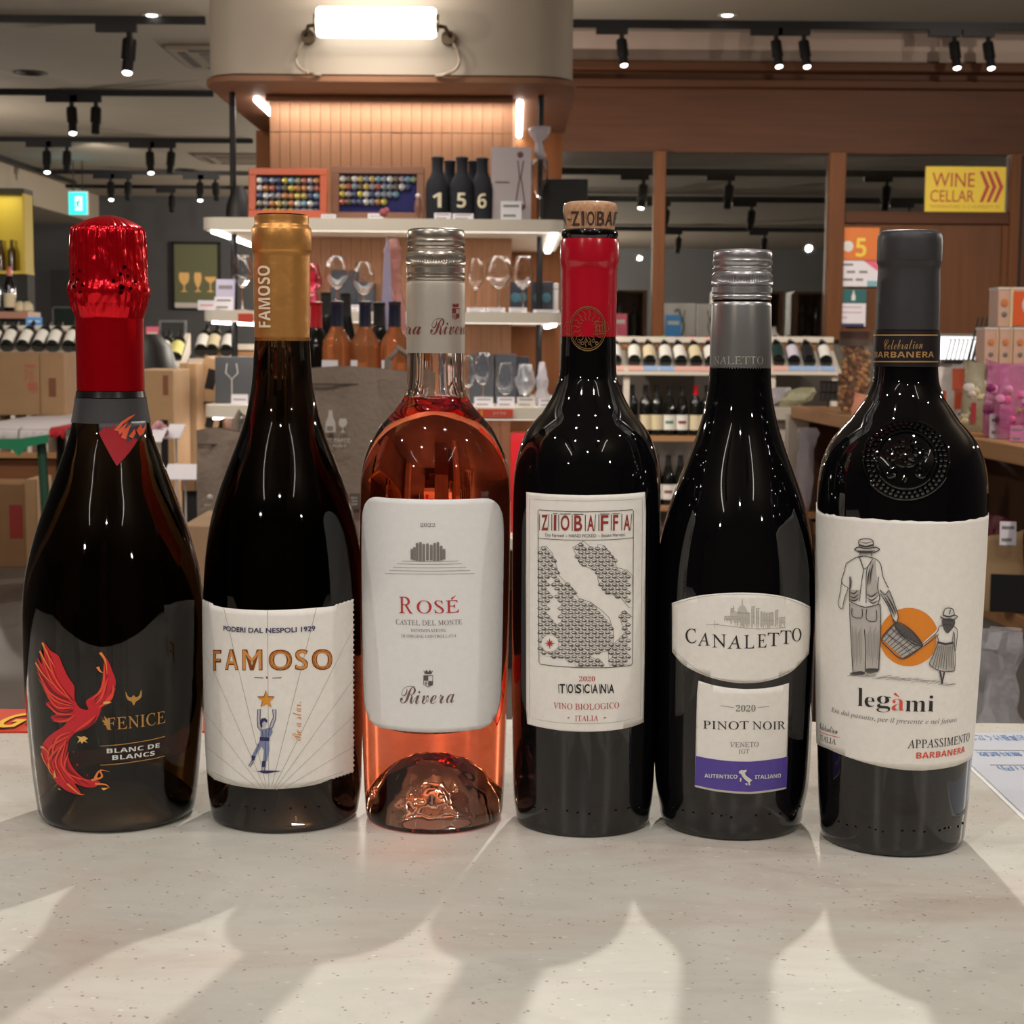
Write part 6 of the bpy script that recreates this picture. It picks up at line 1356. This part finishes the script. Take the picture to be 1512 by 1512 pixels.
t = thing('small_figure_bottle', 'tiny white-stoppered glass vial leaning at the navy board', 'vial', (X_(618, 6.08), 6.05, s1)); mk('body', MB().lathe([(.006, 0), (.008, .02), (.014, .035), (.012, .06), (.008, .075)], 10), mat('vial_amber', c8(130, 90, 80), .3), t); mk('stopper', MB().ball((0, 0, .082), .01, 8), WBOX, t)
one('dark_pouch', MB().lathe([(.04, 0), (.05, .01), (.045, .06), (.03, .1), (.02, .13)], 14), BLKP, 'dark pouch at the left end of the top tower shelf', 'pouch', (X_(352, 6.25), 6.25, s1))
# second shelf
PGL = mat('glass_rose_tint', (1, .5, .6), .0, ior=1.45, trans=1)
bx = lambda label, a, b, y0, Y, z, m, d=.1: kbox(label, a, b, y0, 0, Y, m, d=d)
def sbox(label, a, b, y0, Y, z, m, d=.1):
    x0, x1 = X_(a, Y), X_(b, Y); h = P((a + b) / 2, y0, Y).z - z
    t = thing('gift_box', label, 'box', ((x0 + x1) / 2, Y, z)); w = (x1 - x0) / 2
    mk('carton', MB().box(-w, w, 0, d, 0, h), m, t, bevel=.002); mk('lid_line', MB().box(-w - .0006, w + .0006, -.0006, d, h * .8, h * .8 + .002), INK, t); return t
SLATE = mat('box_slate', c8(66, 70, 78), .6); SLD = mat('box_darkblue', c8(34, 38, 50), .5); MAG = mat('box_magenta', c8(176, 40, 80), .5)
sbox('magenta box behind the copper capsule on the second shelf', 448, 466, 402, 6.35, s2, MAG); wineglass('tinted glass in front of the magenta box', 458, 0, 6.15, s2, .17, .042, 0, None, PGL)
sbox('grey carton behind the clear glasses on the second shelf', 487, 527, 399, 6.4, s2, SLATE, .14); sbox('shorter grey carton behind the middle clear glass', 527, 552, 416, 6.3, s2, SLATE)
grp = 'clear wine glasses on the second tower shelf'
for px, k, r, H, lb in ((497, 0, .044, .195, 'clear glass before the tall grey carton'), (537, 0, .04, .175, 'clear glass before the shorter grey carton'), (703, 1, .03, .19, 'narrow clear glass right of the silver cap on the second shelf'), (737, 0, .048, .2, 'wide-bowled clear glass between two narrower ones'), (773, 0, .04, .2, 'clear glass before the dark teal cartons')):
    wineglass(lb, px, 0, 6.12, s2, H, r, k, grp)
for a, b, lb in ((754, 780, 'left dark teal carton on the second shelf'), (786, 818, 'right dark carton with pale edge on the second shelf')):
    t = sbox(lb, a, b, 416, 6.3, s2, SLD, .1); w = (X_(b, 6.3) - X_(a, 6.3)) / 2
    for j in range(2): mk('picture_print', MB().ball((-w * .4 + j * w * .8, -.001, .06), .018, 10, (1, .06, 1)), mat('teal_print', c8(52, 96, 110), .4), t)
sbox('white carton edge right of the dark cartons', 818, 826, 418, 6.32, s2, WBOX)
for a, b, y0, lb in ((689, 717, 454, 'white price card under the narrow glass, second shelf'), (718, 746, 454, 'white price card under the wide-bowled glass'), (751, 778, 454, 'white price card under the teal carton'), (787, 826, 460, 'pink-edged long card at the right end of the second shelf'), (480, 496, 452, 'white card left of the grey carton foot'), (518, 530, 450, 'white card right of the grey carton foot'), (552, 566, 452, 'white card near the hanging lavender strip')):
    card(lb, a, b, y0, 469, 6.04, z=s2)
card('white card frame at the left end of the second shelf', 292, 318, 443, 478, 6.03, z=s2 - .0, lines=1, ink=MATS['cap_rose']); card('large white slanting card behind the left shelf pole', 318, 346, 411, 462, 6.2, mat('card_lilac', c8(176, 170, 196), .5), z=s2, lines=2); card('white card with fine pink lines on the left shelf', 316, 344, 438, 466, 6.08, z=s2)
wineglass('upside-down looking clear glass left of the copper capsule', 357, 0, 6.2, s2, .2, .04, 0, grp); 
t, w, h = sign('shelf_talker', 'orange-red strip on the second shelf edge by the copper capsule', 'shelf tag', 350, 372, 463, 476, 5.99, mat('tag_red', c8(206, 72, 50), .5), .004)
t, w, h = sign('shelf_talker', 'orange-red strip with yellow mark on the third shelf edge', 'shelf tag', 706, 760, 604, 616, 5.985, MATS['tag_red'], .004)
mk('lettering', flat_text('おすすめ', 'sans', (w * .45, -.001, h * .3), (1, 0, 0), (0, 0, 1), w * .35, h * .4), WHITEINK, t, smooth=False); mk('lettering', flat_text('S', 'bold', (w * .1, -.001, h * .2), (1, 0, 0), (0, 0, 1), w * .06, h * .6), mat('notice_yellow', c8(232, 200, 70), .5), t, smooth=False)
# third shelf
for a, b, y0, lb in ((694, 731, 523, 'left slate-grey carton on the third shelf'), (733, 764, 523, 'middle slate-grey carton on the third shelf'), (764, 784, 527, 'right darker carton on the third shelf')): sbox(lb, a, b, y0, 6.35, s3, SLATE if a < 760 else SLD)
grp = 'clear wine glasses on the third tower shelf'
for px, k, r, H, Y, lb in ((692, 0, .03, .18, 6.12, 'clear glass beside the rosé bottle neck, third shelf'), (714, 0, .034, .19, 6.14, 'tall clear glass before the left slate carton'), (748, 0, .037, .155, 6.12, 'rounded clear glass before the middle slate carton'), (778, 1, .036, .15, 6.14, 'clear glass wrapped in film before the right carton')): wineglass(lb, px, 0, Y, s3, H, r, k, grp)
crumple([(0, .0, .02), (.002, .03, .03), (0, .06, .018), (0, .1, .02), (0, .14, .012), (0, .16, .01)], .3, CRW, 'tall film-wrapped glass at the right of the third shelf', loc=(X_(803, 6.15), 6.15, s3)); crumple([(0, .04, .02), (.0, .09, .036), (0, .12, .03), (0, .15, .02)], .25, CRU, 'loose film around the fourth glass of the third shelf', loc=(X_(778, 6.14), 6.14, s3), flat=1)
for a, b, y0, lb, m in ((700, 728, 586, 'white price card under the tall glass, third shelf', None), (734, 760, 586, 'white price card under the rounded glass, third shelf', None), (763, 790, 586, 'blank bright price card under the film-wrapped glass', WBOX), (795, 822, 588, 'white card at the right end of the third shelf', None)): card(lb, a, b, y0, 603, 6.04, m, z=s3)
card('white price card under the glass-outline carton', 341, 366, 582, 597, 6.05, z=s3, lines=1)
# low red box on the bottom shelf
one('red_box', MB().box(0, .12, 0, .1, 0, P(780, 640, 6.2).z - .49), REDC, 'red box low on the tower right of the rosé bottle', 'box', (X_(757, 6.2), 6.2, .49))
t = mk('scarf_tag', MB(), None) if False else None
# ------------------------------------------------------------------ rosé bottles, tote bags and wrap in the middle
MT = .985; MY = 4.2
one('display_table', MB().box(X_(432, 4), X_(640, 4), 3.98, 4.75, MT - .03, MT).box(X_(436, 4), X_(636, 4), 4.02, 4.7, 0, MT - .03), mat('table_grey', c8(150, 140, 132), .6), 'grey display table behind the second and third bottles', 'table', bevel=.003)
RSG = mat('rose_bottle_glass', c8(232, 150, 98), .03, ior=1.4, trans=.72)
for px, lb in ((497, 'left navy-capped rosé bottle on the display table'), (539, 'middle navy-capped rosé bottle on the display table'), (583, 'right navy-capped rosé bottle beside the silver sleeve')):
    t = bgbottle(lb, (X_(px, MY), MY, MT), 0, RSG, mat('cap_navy', c8(20, 24, 50), .4), LBW, group='rosé bottles on the display table', lz=(.02, .09), caplen=.062)
bgbottle('red-capped dark bottle beside the copper-capped bottle', (X_(466, 4.3), 4.3, MT), 0, cap=REDC, paper=LBC, lz=(.03, .11), caplen=.065)
for px, lb, Y in ((481, 'black-capped dark bottle between the red-capped and left rosé bottles', 4.55), (510, 'black-capped bottle behind the left rosé bottle', 4.6), (560, 'green-black capped bottle between middle and right rosé bottles', 4.3)): bgbottle(lb, (X_(px, Y), Y, MT - (.04 if px == 560 else .0) + (.04 if px == 560 else 0)), 2 if px != 560 else 0, paper=LBG if px != 560 else LBC)
for a, b, lb in ((473, 497, 'white card before the left rosé bottle'), (516, 526, 'narrow white card before the middle rosé bottle'), (562, 570, 'narrow white card before the right rosé bottle')): card(lb, a, b, 530, 545, 4.02, z=P(500, 548, 4.02).z if False else MT + .0, lines=1) if False else card(lb, a, b, 530, 560, 4.02, z=MT, lines=1)
PINKF = mat('film_pink', c8(206, 140, 132), .3, bump=.4, bscale=40, alpha=.85)
crumple([(0, 0, .03), (.004, .12, .034), (.0, .2, .026), (-.002, .28, .02), (-.004, .34, .012), (-.012, .40, .016), (-.016, .44, .022), (-.014, .47, .012)], .25, PINKF, 'tall pink film-wrapped bottle left of the silver sleeve', loc=(X_(589, 4.42), 4.42, MT), name='wrapped_bottle', cat='wrapped bottle')
one('film_strip', MB().prism([(-.018, 0), (.016, 0), (.014, .3), (.008, .43), (.0, .475), (-.006, .43), (-.014, .3)], (0, 0, 0), (1, 0, 0), (0, 0, 1), .012), mat('film_lavender', c8(176, 164, 196), .3, bump=.2, bscale=30), 'lavender film strip standing behind the right rosé bottle', 'film strip', (X_(571, 4.35), 4.35, MT), bevel=.003)
pk = one('pink_flower', MB().ball((0, 0, 0), .011, 8).ball((.008, 0, .006), .008, 8), mat('flower_pink', c8(214, 120, 130), .6), 'small pink bud on top of the lavender strip', 'flower', P(566, 314, 4.35)); 
TOTE = mat('tote_fabric', c8(146, 130, 118), .9, var=.06, vscale=30, bump=.25, bscale=90)
TPR = mat('tote_print', c8(212, 206, 200), .7)
def tote(label, a, b, y0, y1, Y, z0, gus=.12, txt=True):
    x0, x1 = X_(a, Y), X_(b, Y); w = x1 - x0; h = P((a + b) / 2, y0, Y).z - z0
    t = thing('tote_bag', label, 'tote bag', (x0, Y, z0)); mb = MB(); nx, nz = 14, 16
    def sh(u, v, s): 
        puff = .012 * math.sin(PI * v) * math.sin(PI * u); n_ = .008 * noise.noise(Vector((u * 3, v * 4, s * 5)))
        return (u * w, (0 if s < 0 else gus * (.35 + .65 * (1 - v))) + s * (puff + n_ * 1.5), v * h + .006 * math.sin(u * 5) * v)
    idx = {}
    for s in (-1, 1):
        for i in range(nx + 1):
            for j in range(nz + 1): idx[(s, i, j)] = len(mb.v); mb.v.append(sh(i / nx, j / nz, s))
    for i in range(nx):
        for j in range(nz):
            mb.f.append((idx[-1, i, j], idx[-1, i + 1, j], idx[-1, i + 1, j + 1], idx[-1, i, j + 1])); mb.f.append((idx[1, i, j], idx[1, i, j + 1], idx[1, i + 1, j + 1], idx[1, i + 1, j]))
    for j in range(nz): mb.f.append((idx[-1, 0, j], idx[-1, 0, j + 1], idx[1, 0, j + 1], idx[1, 0, j])); mb.f.append((idx[-1, nx, j], idx[1, nx, j], idx[1, nx, j + 1], idx[-1, nx, j + 1]))
    for i in range(nx): mb.f.append((idx[-1, i, 0], idx[1, i, 0], idx[1, i + 1, 0], idx[-1, i + 1, 0]))
    mk('bag_body', mb, TOTE, t)
    mk('hem', MB().box(.004, w - .004, -.004, 0, h - .035, h - .032), mat('stitch', c8(84, 76, 70), .9), t)
    for yy in (gus * .6,):
        mk('handle', MB().tube([(w * .62, yy, h - .06), (w * .63, yy - .004, h + .02), (w * .70, yy, h + .045), (w * .80, yy, h + .03), (w * .83, yy - .004, h - .06)], .009, 8).xf(Matrix.Diagonal((1, 1, 1, 1))), TOTE, t)
    mk('strap_patch', MB().box(w * .58, w * .70, -.009, -.004, h - .09, h - .02), TOTE, t)
    return t, w, h
t, w, h = tote('large grey-brown tote bag with white bottle and glass print', 452, 640, 545, 830, 3.72, .62)
one('tote_stand', MB().box(X_(440, 3.7), X_(650, 3.7), 3.66, 3.92, 0, .62), DW, 'dark low stand carrying the large tote bag', 'stand')
def tp(px, py, Y=3.72): q = P(px, py, Y); return (q.x - t.location.x, q.z - .62)
def tpr(name, pts, o=-.036): mk(name, MB().prism([tp(*p) for p in pts], (0, o, 0), (1, 0, 0), (0, 0, 1), .003), TPR, t)
tpr('bottle_symbol', [(483, 637), (483, 629), (484, 621), (487, 615), (488, 606), (488, 605), (493, 605), (493, 606), (494, 615), (497, 621), (498, 629), (498, 637)]); tpr('glass_symbol', [(504, 617), (513, 617), (515, 623), (513, 628), (509, 630), (509, 635), (512, 637), (504, 637), (508, 635), (508, 630), (504, 628), (502.5, 623)])
mk('bottle_window', MB().prism([tp(*p) for p in [(485.5, 634), (485.5, 628), (494.5, 628), (494.5, 634)]], (0, -.0375, 0), (1, 0, 0), (0, 0, 1), .003), TOTE, t)
for s_, a, b, yb, h_ in (('MARKET PARTY', 462, 520, 650, 4.5), ('GARDEN PLACE', 464, 514, 658, 3.5), ('TOKYO', 478, 494, 663, 3.2)):
    q = tp(a, yb); q2 = tp(b, yb); mk('lettering', flat_text(s_, 'boldi', (q[0], -.0395, q[1]), (1, 0, 0), (0, 0, 1), q2[0] - q[0], h_ * 3.72 / F), TPR, t, smooth=False)
q = tp(462, 651.5); q2 = tp(520, 651.5); mk('rule_line', MB().box(q[0], q2[0], -.0395, -.037, q[1], q[1] + .0006), TPR, t)
q = tp(518, 726); mk('small_tag', MB().box(q[0], q[0] + .05, -.036, -.033, q[1] - .035, q[1]), mat('tag_taupe', c8(96, 88, 82), .8), t)
for i, s_ in enumerate(('NET', 'TOK', 'MAR')): mk('lettering', flat_text(s_, 'bold', (q[0] + .004, -.0364, q[1] - .012 - i * .007), (1, 0, 0), (0, 0, 1), .014, .0035), TPR, t, smooth=False)
t, w, h = tote('smaller taupe tote bag left of the copper-capped bottle', 286, 372, 636, 776, 4.12, .62, .1)
mk('round_mark', MB().ball((P(310, 734, 4.1).x - t.location.x, -.018, P(310, 734, 4.1).z - .62), .007, 10, (1, .3, 1)), TPR, t)
mk('lettering', flat_text('WINE', 'bold', (P(301, 747, 4.1).x - t.location.x, -.021, P(301, 747, 4.1).z - .62), (1, 0, 0), (0, 0, 1), .018, .005), TPR, t, smooth=False)
one('tote_block', MB().box(X_(282, 4.1), X_(420, 4.1), 4.08, 4.27, 0, .62), DW, 'dark block carrying the smaller taupe tote bag', 'stand')
# ------------------------------------------------------------------ right side: snack display
GW = wood('gondola_wood', c8(168, 122, 80), c8(190, 144, 100), 'y'); GBK = mat('gondola_back', c8(84, 56, 34), .7, var=.08, vscale=8)
gd = thing('snack_shelf', 'wooden side display shelf with snacks right of the last bottle', 'display shelf', (.82, 5.0, 0))
E0, E1 = Vector((0, 0, 0)), Vector((.15, -2.45, 0))
def board(z, th, name, m, ins=0): mk(name, MB().prism([(E0.x + ins, E0.y), (E1.x + ins, E1.y), (E1.x + .75, E1.y), (E0.x + .75, E0.y)][::-1], (0, 0, z), (1, 0, 0), (0, 1, 0), th), m, gd, bevel=.003)
board(1.01, .035, 'upper_board', GW); board(.70, .035, 'lower_board', GW)
mk('back_panel', MB().prism([(.48, 0), (.60, -2.45), (.62, -2.45), (.50, 0)][::-1], (0, 0, 1.02), (1, 0, 0), (0, 1, 0), .98), GBK, gd)
mk('base_panel', MB().prism([(.02, 0), (.17, -2.45), (.45, -2.45), (.45, 0)][::-1], (0, 0, .665), (1, 0, 0), (0, 1, 0), .62), mat('base_grey_panel', c8(128, 122, 118), .6), gd)
mk('far_post', MB().box(-.005, .055, .0, .06, 0, .985), RKW, gd); mk('far_panel', MB().box(.055, .6, .02, .05, 0, .97), GBK, gd)
mk('riser', MB().prism([(.30, -.9), (.39, -2.45), (.60, -2.45), (.5, -.9)][::-1], (0, 0, 1.15), (1, 0, 0), (0, 1, 0), .14), GW, gd)
wt = one('side_table', MB().box(X_(1080, 5.3), X_(1204, 5.3), 5.15, 5.7, .96, .995).box(X_(1090, 5.3), X_(1200, 5.3), 5.2, 5.65, 0, .96), RKW, 'white low table behind the pinot bottle carrying wrapped goods', 'table', bevel=.003)
for i, (px, lb) in enumerate(((1150, 'left film-wrapped snack on the white table'), (1185, 'right film-wrapped greenish snack on the white table'))):
    crumple([(-.04, 0, .03), (-.02, .02, .05), (.01, .045, .045), (.03, .06, .02)], .35, CRW if i == 0 else mat('film_greenish', c8(176, 172, 140), .3, bump=.5, bscale=60), lb, loc=(X_(px, 5.35), 5.35, .995), seed=i * 3, name='wrapped_snack', cat='snack')
WIR = mat('wire_dark', c8(60, 52, 50), .5, metal=.5)
t = thing('wire_basket', 'dark wire stand beside the wrapped snacks', 'wire stand', (X_(1226, 5.0), 4.9, 1.01))
for i in range(5): mk('wire', MB().tube([(-.03 + i * .014, 0, .02), (-.026 + i * .014, .0, .075)], .0016, 5), WIR, t)
for z in (.02, .045, .075): mk('wire', MB().tube([(-.035, 0, z), (.034, 0, z)], .0018, 5), WIR, t)
mk('back_plate', MB().box(-.034, .034, .004, .006, .022, .074), mat('mesh_dark', c8(52, 48, 50), .6), t); mk('foot', MB().tube([(-.01, 0, .02), (-.01, 0, 0)], .002, 5), WIR, t)
def pouch(label, px, ybase, Y, H, w, d, m, name='snack_bag', prints=(), cat='snack bag', rz=0, z=1.01, group=None, lumps=None):
    t = thing(name, label, cat, (X_(px, Y), Y, z), rz, group); mb = MB(); seg = 20
    for hw, hd, zz in ((w * .82, d * .8, 0), (w * .96, d, .06 * H), (w, d * .95, .4 * H), (w * .84, d * .6, .72 * H), (w * .80, d * .15, .86 * H), (w * (.95 + .1 * math.sin(px)), d * .05, H)):
        for k in range(seg):
            a = 2 * PI * k / seg; ca, sa = math.cos(a), math.sin(a); mb.v.append((hw * math.copysign(abs(ca) ** .5, ca), hd * math.copysign(abs(sa) ** .7, sa) + .006 * noise.noise(Vector((ca * 3 + px, sa * 3, zz * 30))), zz + (.012 * ca * math.sin(px * 1.3) if zz > .8 * H else 0)))
    for i in range(5):
        for k in range(seg): mb.f.append((i * seg + k, i * seg + (k + 1) % seg, (i + 1) * seg + (k + 1) % seg, (i + 1) * seg + k))
    mb.f.append(tuple(reversed(range(seg)))); mb.f.append(tuple(5 * seg + k for k in range(seg)))
    mk('bag_film', mb, m, t)
    for x0, x1, z0, z1, pm in prints:
        dd = lambda zf: d * (1.02 if zf < .45 else .98 - (zf - .45) * 1.5)
        q = MB().add([(w * x0, -dd(z0) - .003, H * z0), (w * x1, -dd(z0) - .003, H * z0), (w * x1, -dd(z1) - .003, H * z1), (w * x0, -dd(z1) - .003, H * z1)], [(0, 1, 2, 3)]); o = mk('print_panel', q, pm, t, smooth=False); s = o.modifiers.new('t', 'SOLIDIFY'); s.thickness = .001
    for i in range(26 if lumps else 0):
        o = mk('candy', MB().ball((0, 0, 0), rn.uniform(.007, .011), 8, (1, .7, 1.15)), lumps[i % len(lumps)], t); o.location = (rn.uniform(-.75, .75) * w, -d * rn.uniform(.3, .75), H * rn.uniform(.10, .66)); o.rotation_euler = (rn.random(), rn.random() * 3, 0)
    return t
# bag of mixed nuts
t = thing('nut_bag', 'tall clear bag of brown nuts left of the graphite-capped bottle', 'snack bag', (X_(1268, 4.45), 4.45, 1.01))
BRN = mat('nut_film', (.5, .4, .3), .1, alpha=.12); nm = [mat('nut_%d' % i, c8(*c), .55, var=.1, vscale=80) for i, c in enumerate(((176, 118, 70), (140, 84, 48), (200, 148, 96), (98, 60, 38)))]
mk('clear_film', MB().lathe([(.036, 0), (.043, .01), (.044, .18), (.04, .2), (.041, .215)], 20), BRN, t)
mk('dark_header', MB().lathe([(.0415, .178), (.0405, .20), (.0418, .216)], 20), mat('header_brown', c8(66, 42, 34), .6), t)
mk('nut_fill', MB().lathe([(.02, .006), (.031, .012), (.031, .165), (.024, .178)], 16), nm[3], t)
for i in range(130):
    a = rn.uniform(PI, 2 * PI); rr = rn.uniform(.030, .036); z = .012 + .160 * i / 130
    me = mesh('nut', MB().ball((0, 0, 0), .0085, 8, (1, .8, .75)), nm[i % 4]); o = bpy.data.objects.new('nut', me); COL.objects.link(o); o.parent = t
    o.location = (rr * math.cos(a), rr * math.sin(a), z); o.rotation_euler = (rn.random() * 3, rn.random() * 3, rn.random() * 3)
LMP = [mat('pink_hot', c8(222, 96, 160), .4), mat('candy_pink', c8(226, 146, 190), .4), mat('candy_magenta', c8(150, 50, 110), .4), mat('pink_hot', c8(1, 1, 1)), mat('candy_olive', c8(150, 130, 70), .5), mat('fig_dark', c8(92, 40, 56), .5)]
ORB = mat('bag_orange', c8(224, 96, 48), .45); WHB = mat('bag_white', c8(222, 212, 206), .4); OLV = mat('bag_olive', c8(170, 160, 134), .3, alpha=.75, bump=.3, bscale=60); PNB = mat('bag_pink', c8(214, 120, 176), .25, alpha=.5, bump=.3, bscale=60); MGB = mat('bag_magenta', c8(152, 62, 122), .4); CRM = mat('bag_cream', c8(206, 196, 160), .5)
pouch('small peach bag at the foot of the nut bag', 1284, 0, 4.2, .06, .03, .012, mat('bag_peach', c8(226, 150, 120), .5), rz=-.4)
pouch('orange and white striped snack bag just right of the graphite capsule bottle', 1412, 0, 3.85, .135, .033, .022, WHB, prints=((.1, .95, .62, .97, ORB), (.25, .95, .3, .6, ORB), (-.6, -.3, .2, .6, ORB), (-.2, .3, .06, .2, mat('nut_print', c8(214, 160, 90), .5))), rz=-.15)
pouch('second orange and white snack bag tucked behind the first', 1400, 0, 4.15, .13, .03, .02, WHB, prints=((-.9, .0, .3, .6, ORB),), rz=-.15)
pouch('olive-topped cream snack bag with a red leaf print, left one', 1448, 0, 3.62, .150, .026, .022, OLV, lumps=[CRM, CRM, WHB], prints=((-.25, .15, .14, .42, mat('leaf_red', c8(170, 50, 60), .5)),), rz=-.2)
pouch('olive-topped cream snack bag against the pink ones', 1461, 0, 3.66, .155, .022, .022, OLV, lumps=[CRM, WHB], prints=((-.3, .1, .14, .4, mat('leaf_red', c8(170, 50, 60), .5)),), rz=-.2)
pouch('pink snack bag with magenta top, left of two', 1483, 0, 3.42, .15, .027, .022, PNB, lumps=LMP, rz=-.2)
pouch('pink snack bag at the right frame edge', 1508, 0, 3.35, .15, .036, .022, PNB, lumps=LMP, rz=-.2)
card('white price card before the orange snack bag', 1412, 1431, 604, 628, 3.75, z=1.01, rz=-.2); card('white price card before the pink snack bag', 1461, 1487, 611, 645, 3.36, z=1.01, rz=-.2); card('small pink card at the right frame edge on the snack shelf', 1492, 1512, 628, 646, 3.25, MATS['bag_pink'], z=1.01, rz=-.2)
# clear boxes stacked on the riser
PPB = mat('clear_box_peach', c8(214, 176, 156), .35)
for i, (a, b, y0, z, lb) in enumerate(((1461, 1482, 483, 1.15, 'left clear box with orange dot in the lower row'), (1483, 1503, 483, 1.15, 'second clear box with orange dot in the lower row'), (1504, 1526, 483, 1.15, 'third clear box with orange dot at the frame edge'), (1479, 1530, 424, None, 'large clear box with orange front on top of the stack'))):
    Y = 3.62; x0, x1 = X_(a, Y), X_(b, Y); zz = z if z else 1.15 + .083; h = (P(1490, y0, Y).z - zz) if z is None else .0825
    t = thing('clear_box', lb, 'box', (x0, Y, zz), 0, 'clear snack boxes stacked on the riser'); w = x1 - x0 - .001
    mk('box_body', MB().box(0, w, 0, .07, 0, h), PPB, t, bevel=.002); mk('rim', MB().box(-.0004, w + .0004, -.001, .071, h * .94, h), mat('rim_white', c8(220, 212, 206), .4), t)
    if z: mk('dot_print', MB().ball((w * .5, -.001, h * .62), .007, 10, (1, .1, 1.2)), mat('dot_orange', c8(206, 130, 84), .5), t); mk('grey_print', MB().ball((w * .5, -.001, h * .3), .0055, 8, (1, .1, 1)), INKG, t); mk('edge_strip', MB().box(w * .9, w, -.002, 0, 0, h), mat('edge_cream', c8(226, 200, 160), .5), t)
    else: mk('front_print', MB().box(w * .45, w, -.002, 0, .004, h * .9), ORB, t); mk('edge_strip', MB().box(w * .36, w * .44, -.002, 0, 0, h), MATS['edge_cream'], t); mk('dot_print', MB().ball((w * .2, -.001, h * .62), .008, 10, (1, .1, 1.2)), MATS['dot_orange'], t); mk('grey_print', MB().ball((w * .2, -.001, h * .32), .006, 8, (1, .1, 1)), INKG, t); mk('white_print', MB().ball((w * .95, -.002, h * .55), .018, 12, (1, .1, 1.2)), WHITEINK, t)
# lit counter panel and wire hooks behind
t, w, h = sign('light_box', 'bright white backlit panel behind the snack bags', 'light panel', 1384, 1468, 497, 531, 7.0, emis('panel_white', (1, .97, .98), 1.7), .05)
mk('frame', MB().box(-.01, w + .01, -.004, .05, h, h + .012).box(-.01, w + .01, -.004, .05, -.012, 0), RKW, t); mk('post', MB().box(w * .4, w * .6, .01, .04, -t.location.z, -.012), RKW, t)
t = thing('hook_rack', 'dark wire hook rack before the bright panel', 'rack', (X_(1405, 4.6), 4.6, 1.01)); z0 = P(1420, 531, 4.6).z - 1.01; z1 = P(1420, 501, 4.6).z - 1.01; w = X_(1462, 4.6) - X_(1405, 4.6)
mk('base_bar', MB().box(-.005, w, 0, .03, z0 - .012, z0), BLKP, t)
for i in range(9): x = w * i / 9; mk('wire', MB().tube([(x, 0, z0), (x + .012, 0, z1), (x + .014, .03, z1)], .0018, 5), WIR, t)
for i in range(3): x = w * .62 + i * .012; mk('tall_wire', MB().tube([(x, .01, z0), (x + .022, .01, z1 + .06)], .003, 5), BLKP, t)
mk('leg', MB().box(w * .4, w * .44, .01, .02, 0, z0 - .012), BLKP, t)
# lower tier
DRB = mat('bag_dark_red', c8(112, 26, 36), .4, bump=.3, bscale=60); KRB = mat('bag_kraft', c8(196, 160, 118), .7)
pouch('dark red snack bag right of the torn-edge label', 1462, 0, 3.32, .135, .038, .025, DRB, z=.70, prints=((-.6, .3, .3, .62, mat('cookie_print', c8(190, 120, 72), .6)),), rz=-.2)
pouch('second dark red bag behind the kraft one', 1492, 0, 3.42, .15, .036, .02, DRB, z=.70, rz=-.2)
t = pouch('kraft paper bag with a black window panel', 1500, 0, 3.14, .145, .044, .026, KRB, z=.70, prints=((-.5, .98, .02, .5, mat('window_black', c8(26, 24, 26), .4)),), rz=-.2)
card('white price card clipped high on the kraft bag', 1476, 1500, 770, 806, 3.05, z=None, rz=-.2).location.z = P(1488, 806, 3.05).z
card('white price card at the lower shelf edge beside the torn label', 1446, 1471, 840, 876, 3.13, z=.70, rz=-.2)
# film bags between the display and the counter
ps = one('packing_ledge', MB().box(.62, 1.6, 1.45, 1.85, .62, .64).box(.64, 1.58, 1.47, 1.83, 0, .62), mat('ledge_grey', c8(110, 106, 106), .6), 'grey packing ledge behind the counter on the right', 'ledge')
FILM = mat('film_clear_grey', (.62, .60, .62), .07, alpha=.36, bump=.6, bscale=50)
for i, (px, py, Y, s, lb) in enumerate(((1470, 1066, 1.62, 1.0, 'clear film-wrapped glass with gathered neck behind the counter'), (1504, 1066, 1.56, 1.15, 'larger film-wrapped bundle at the right frame edge'))):
    z = .64; x = X_(px, Y); zt = P(px, 965 if i == 0 else 930, Y).z - z
    crumple([(0, 0, .03 * s), (0, zt * .35, .034 * s), (0, zt * .6, .03 * s), (0, zt * .75, .014 * s), (0, zt * .86, .01 * s), (-.004, zt * .95, .022 * s), (0, zt, .018 * s)], .4, FILM, lb, loc=(x, Y, z), seed=i + 2, flat=.8)
crumple([(0, 0, .012), (.004, .05, .022), (.008, .12, .026), (.01, .2, .02), (.014, .245, .03), (.012, .26, .024)], .22, CRW, 'tall pale film-wrapped sleeve before the white post', loc=(X_(1194, 4.72), 4.72, .70), seed=5)
one('sleeve_stand', MB().box(-.05, .06, -.04, .05, 0, .70), GBK, 'brown stand under the tall pale film sleeve', 'stand', (X_(1197, 4.72), 4.72, 0))
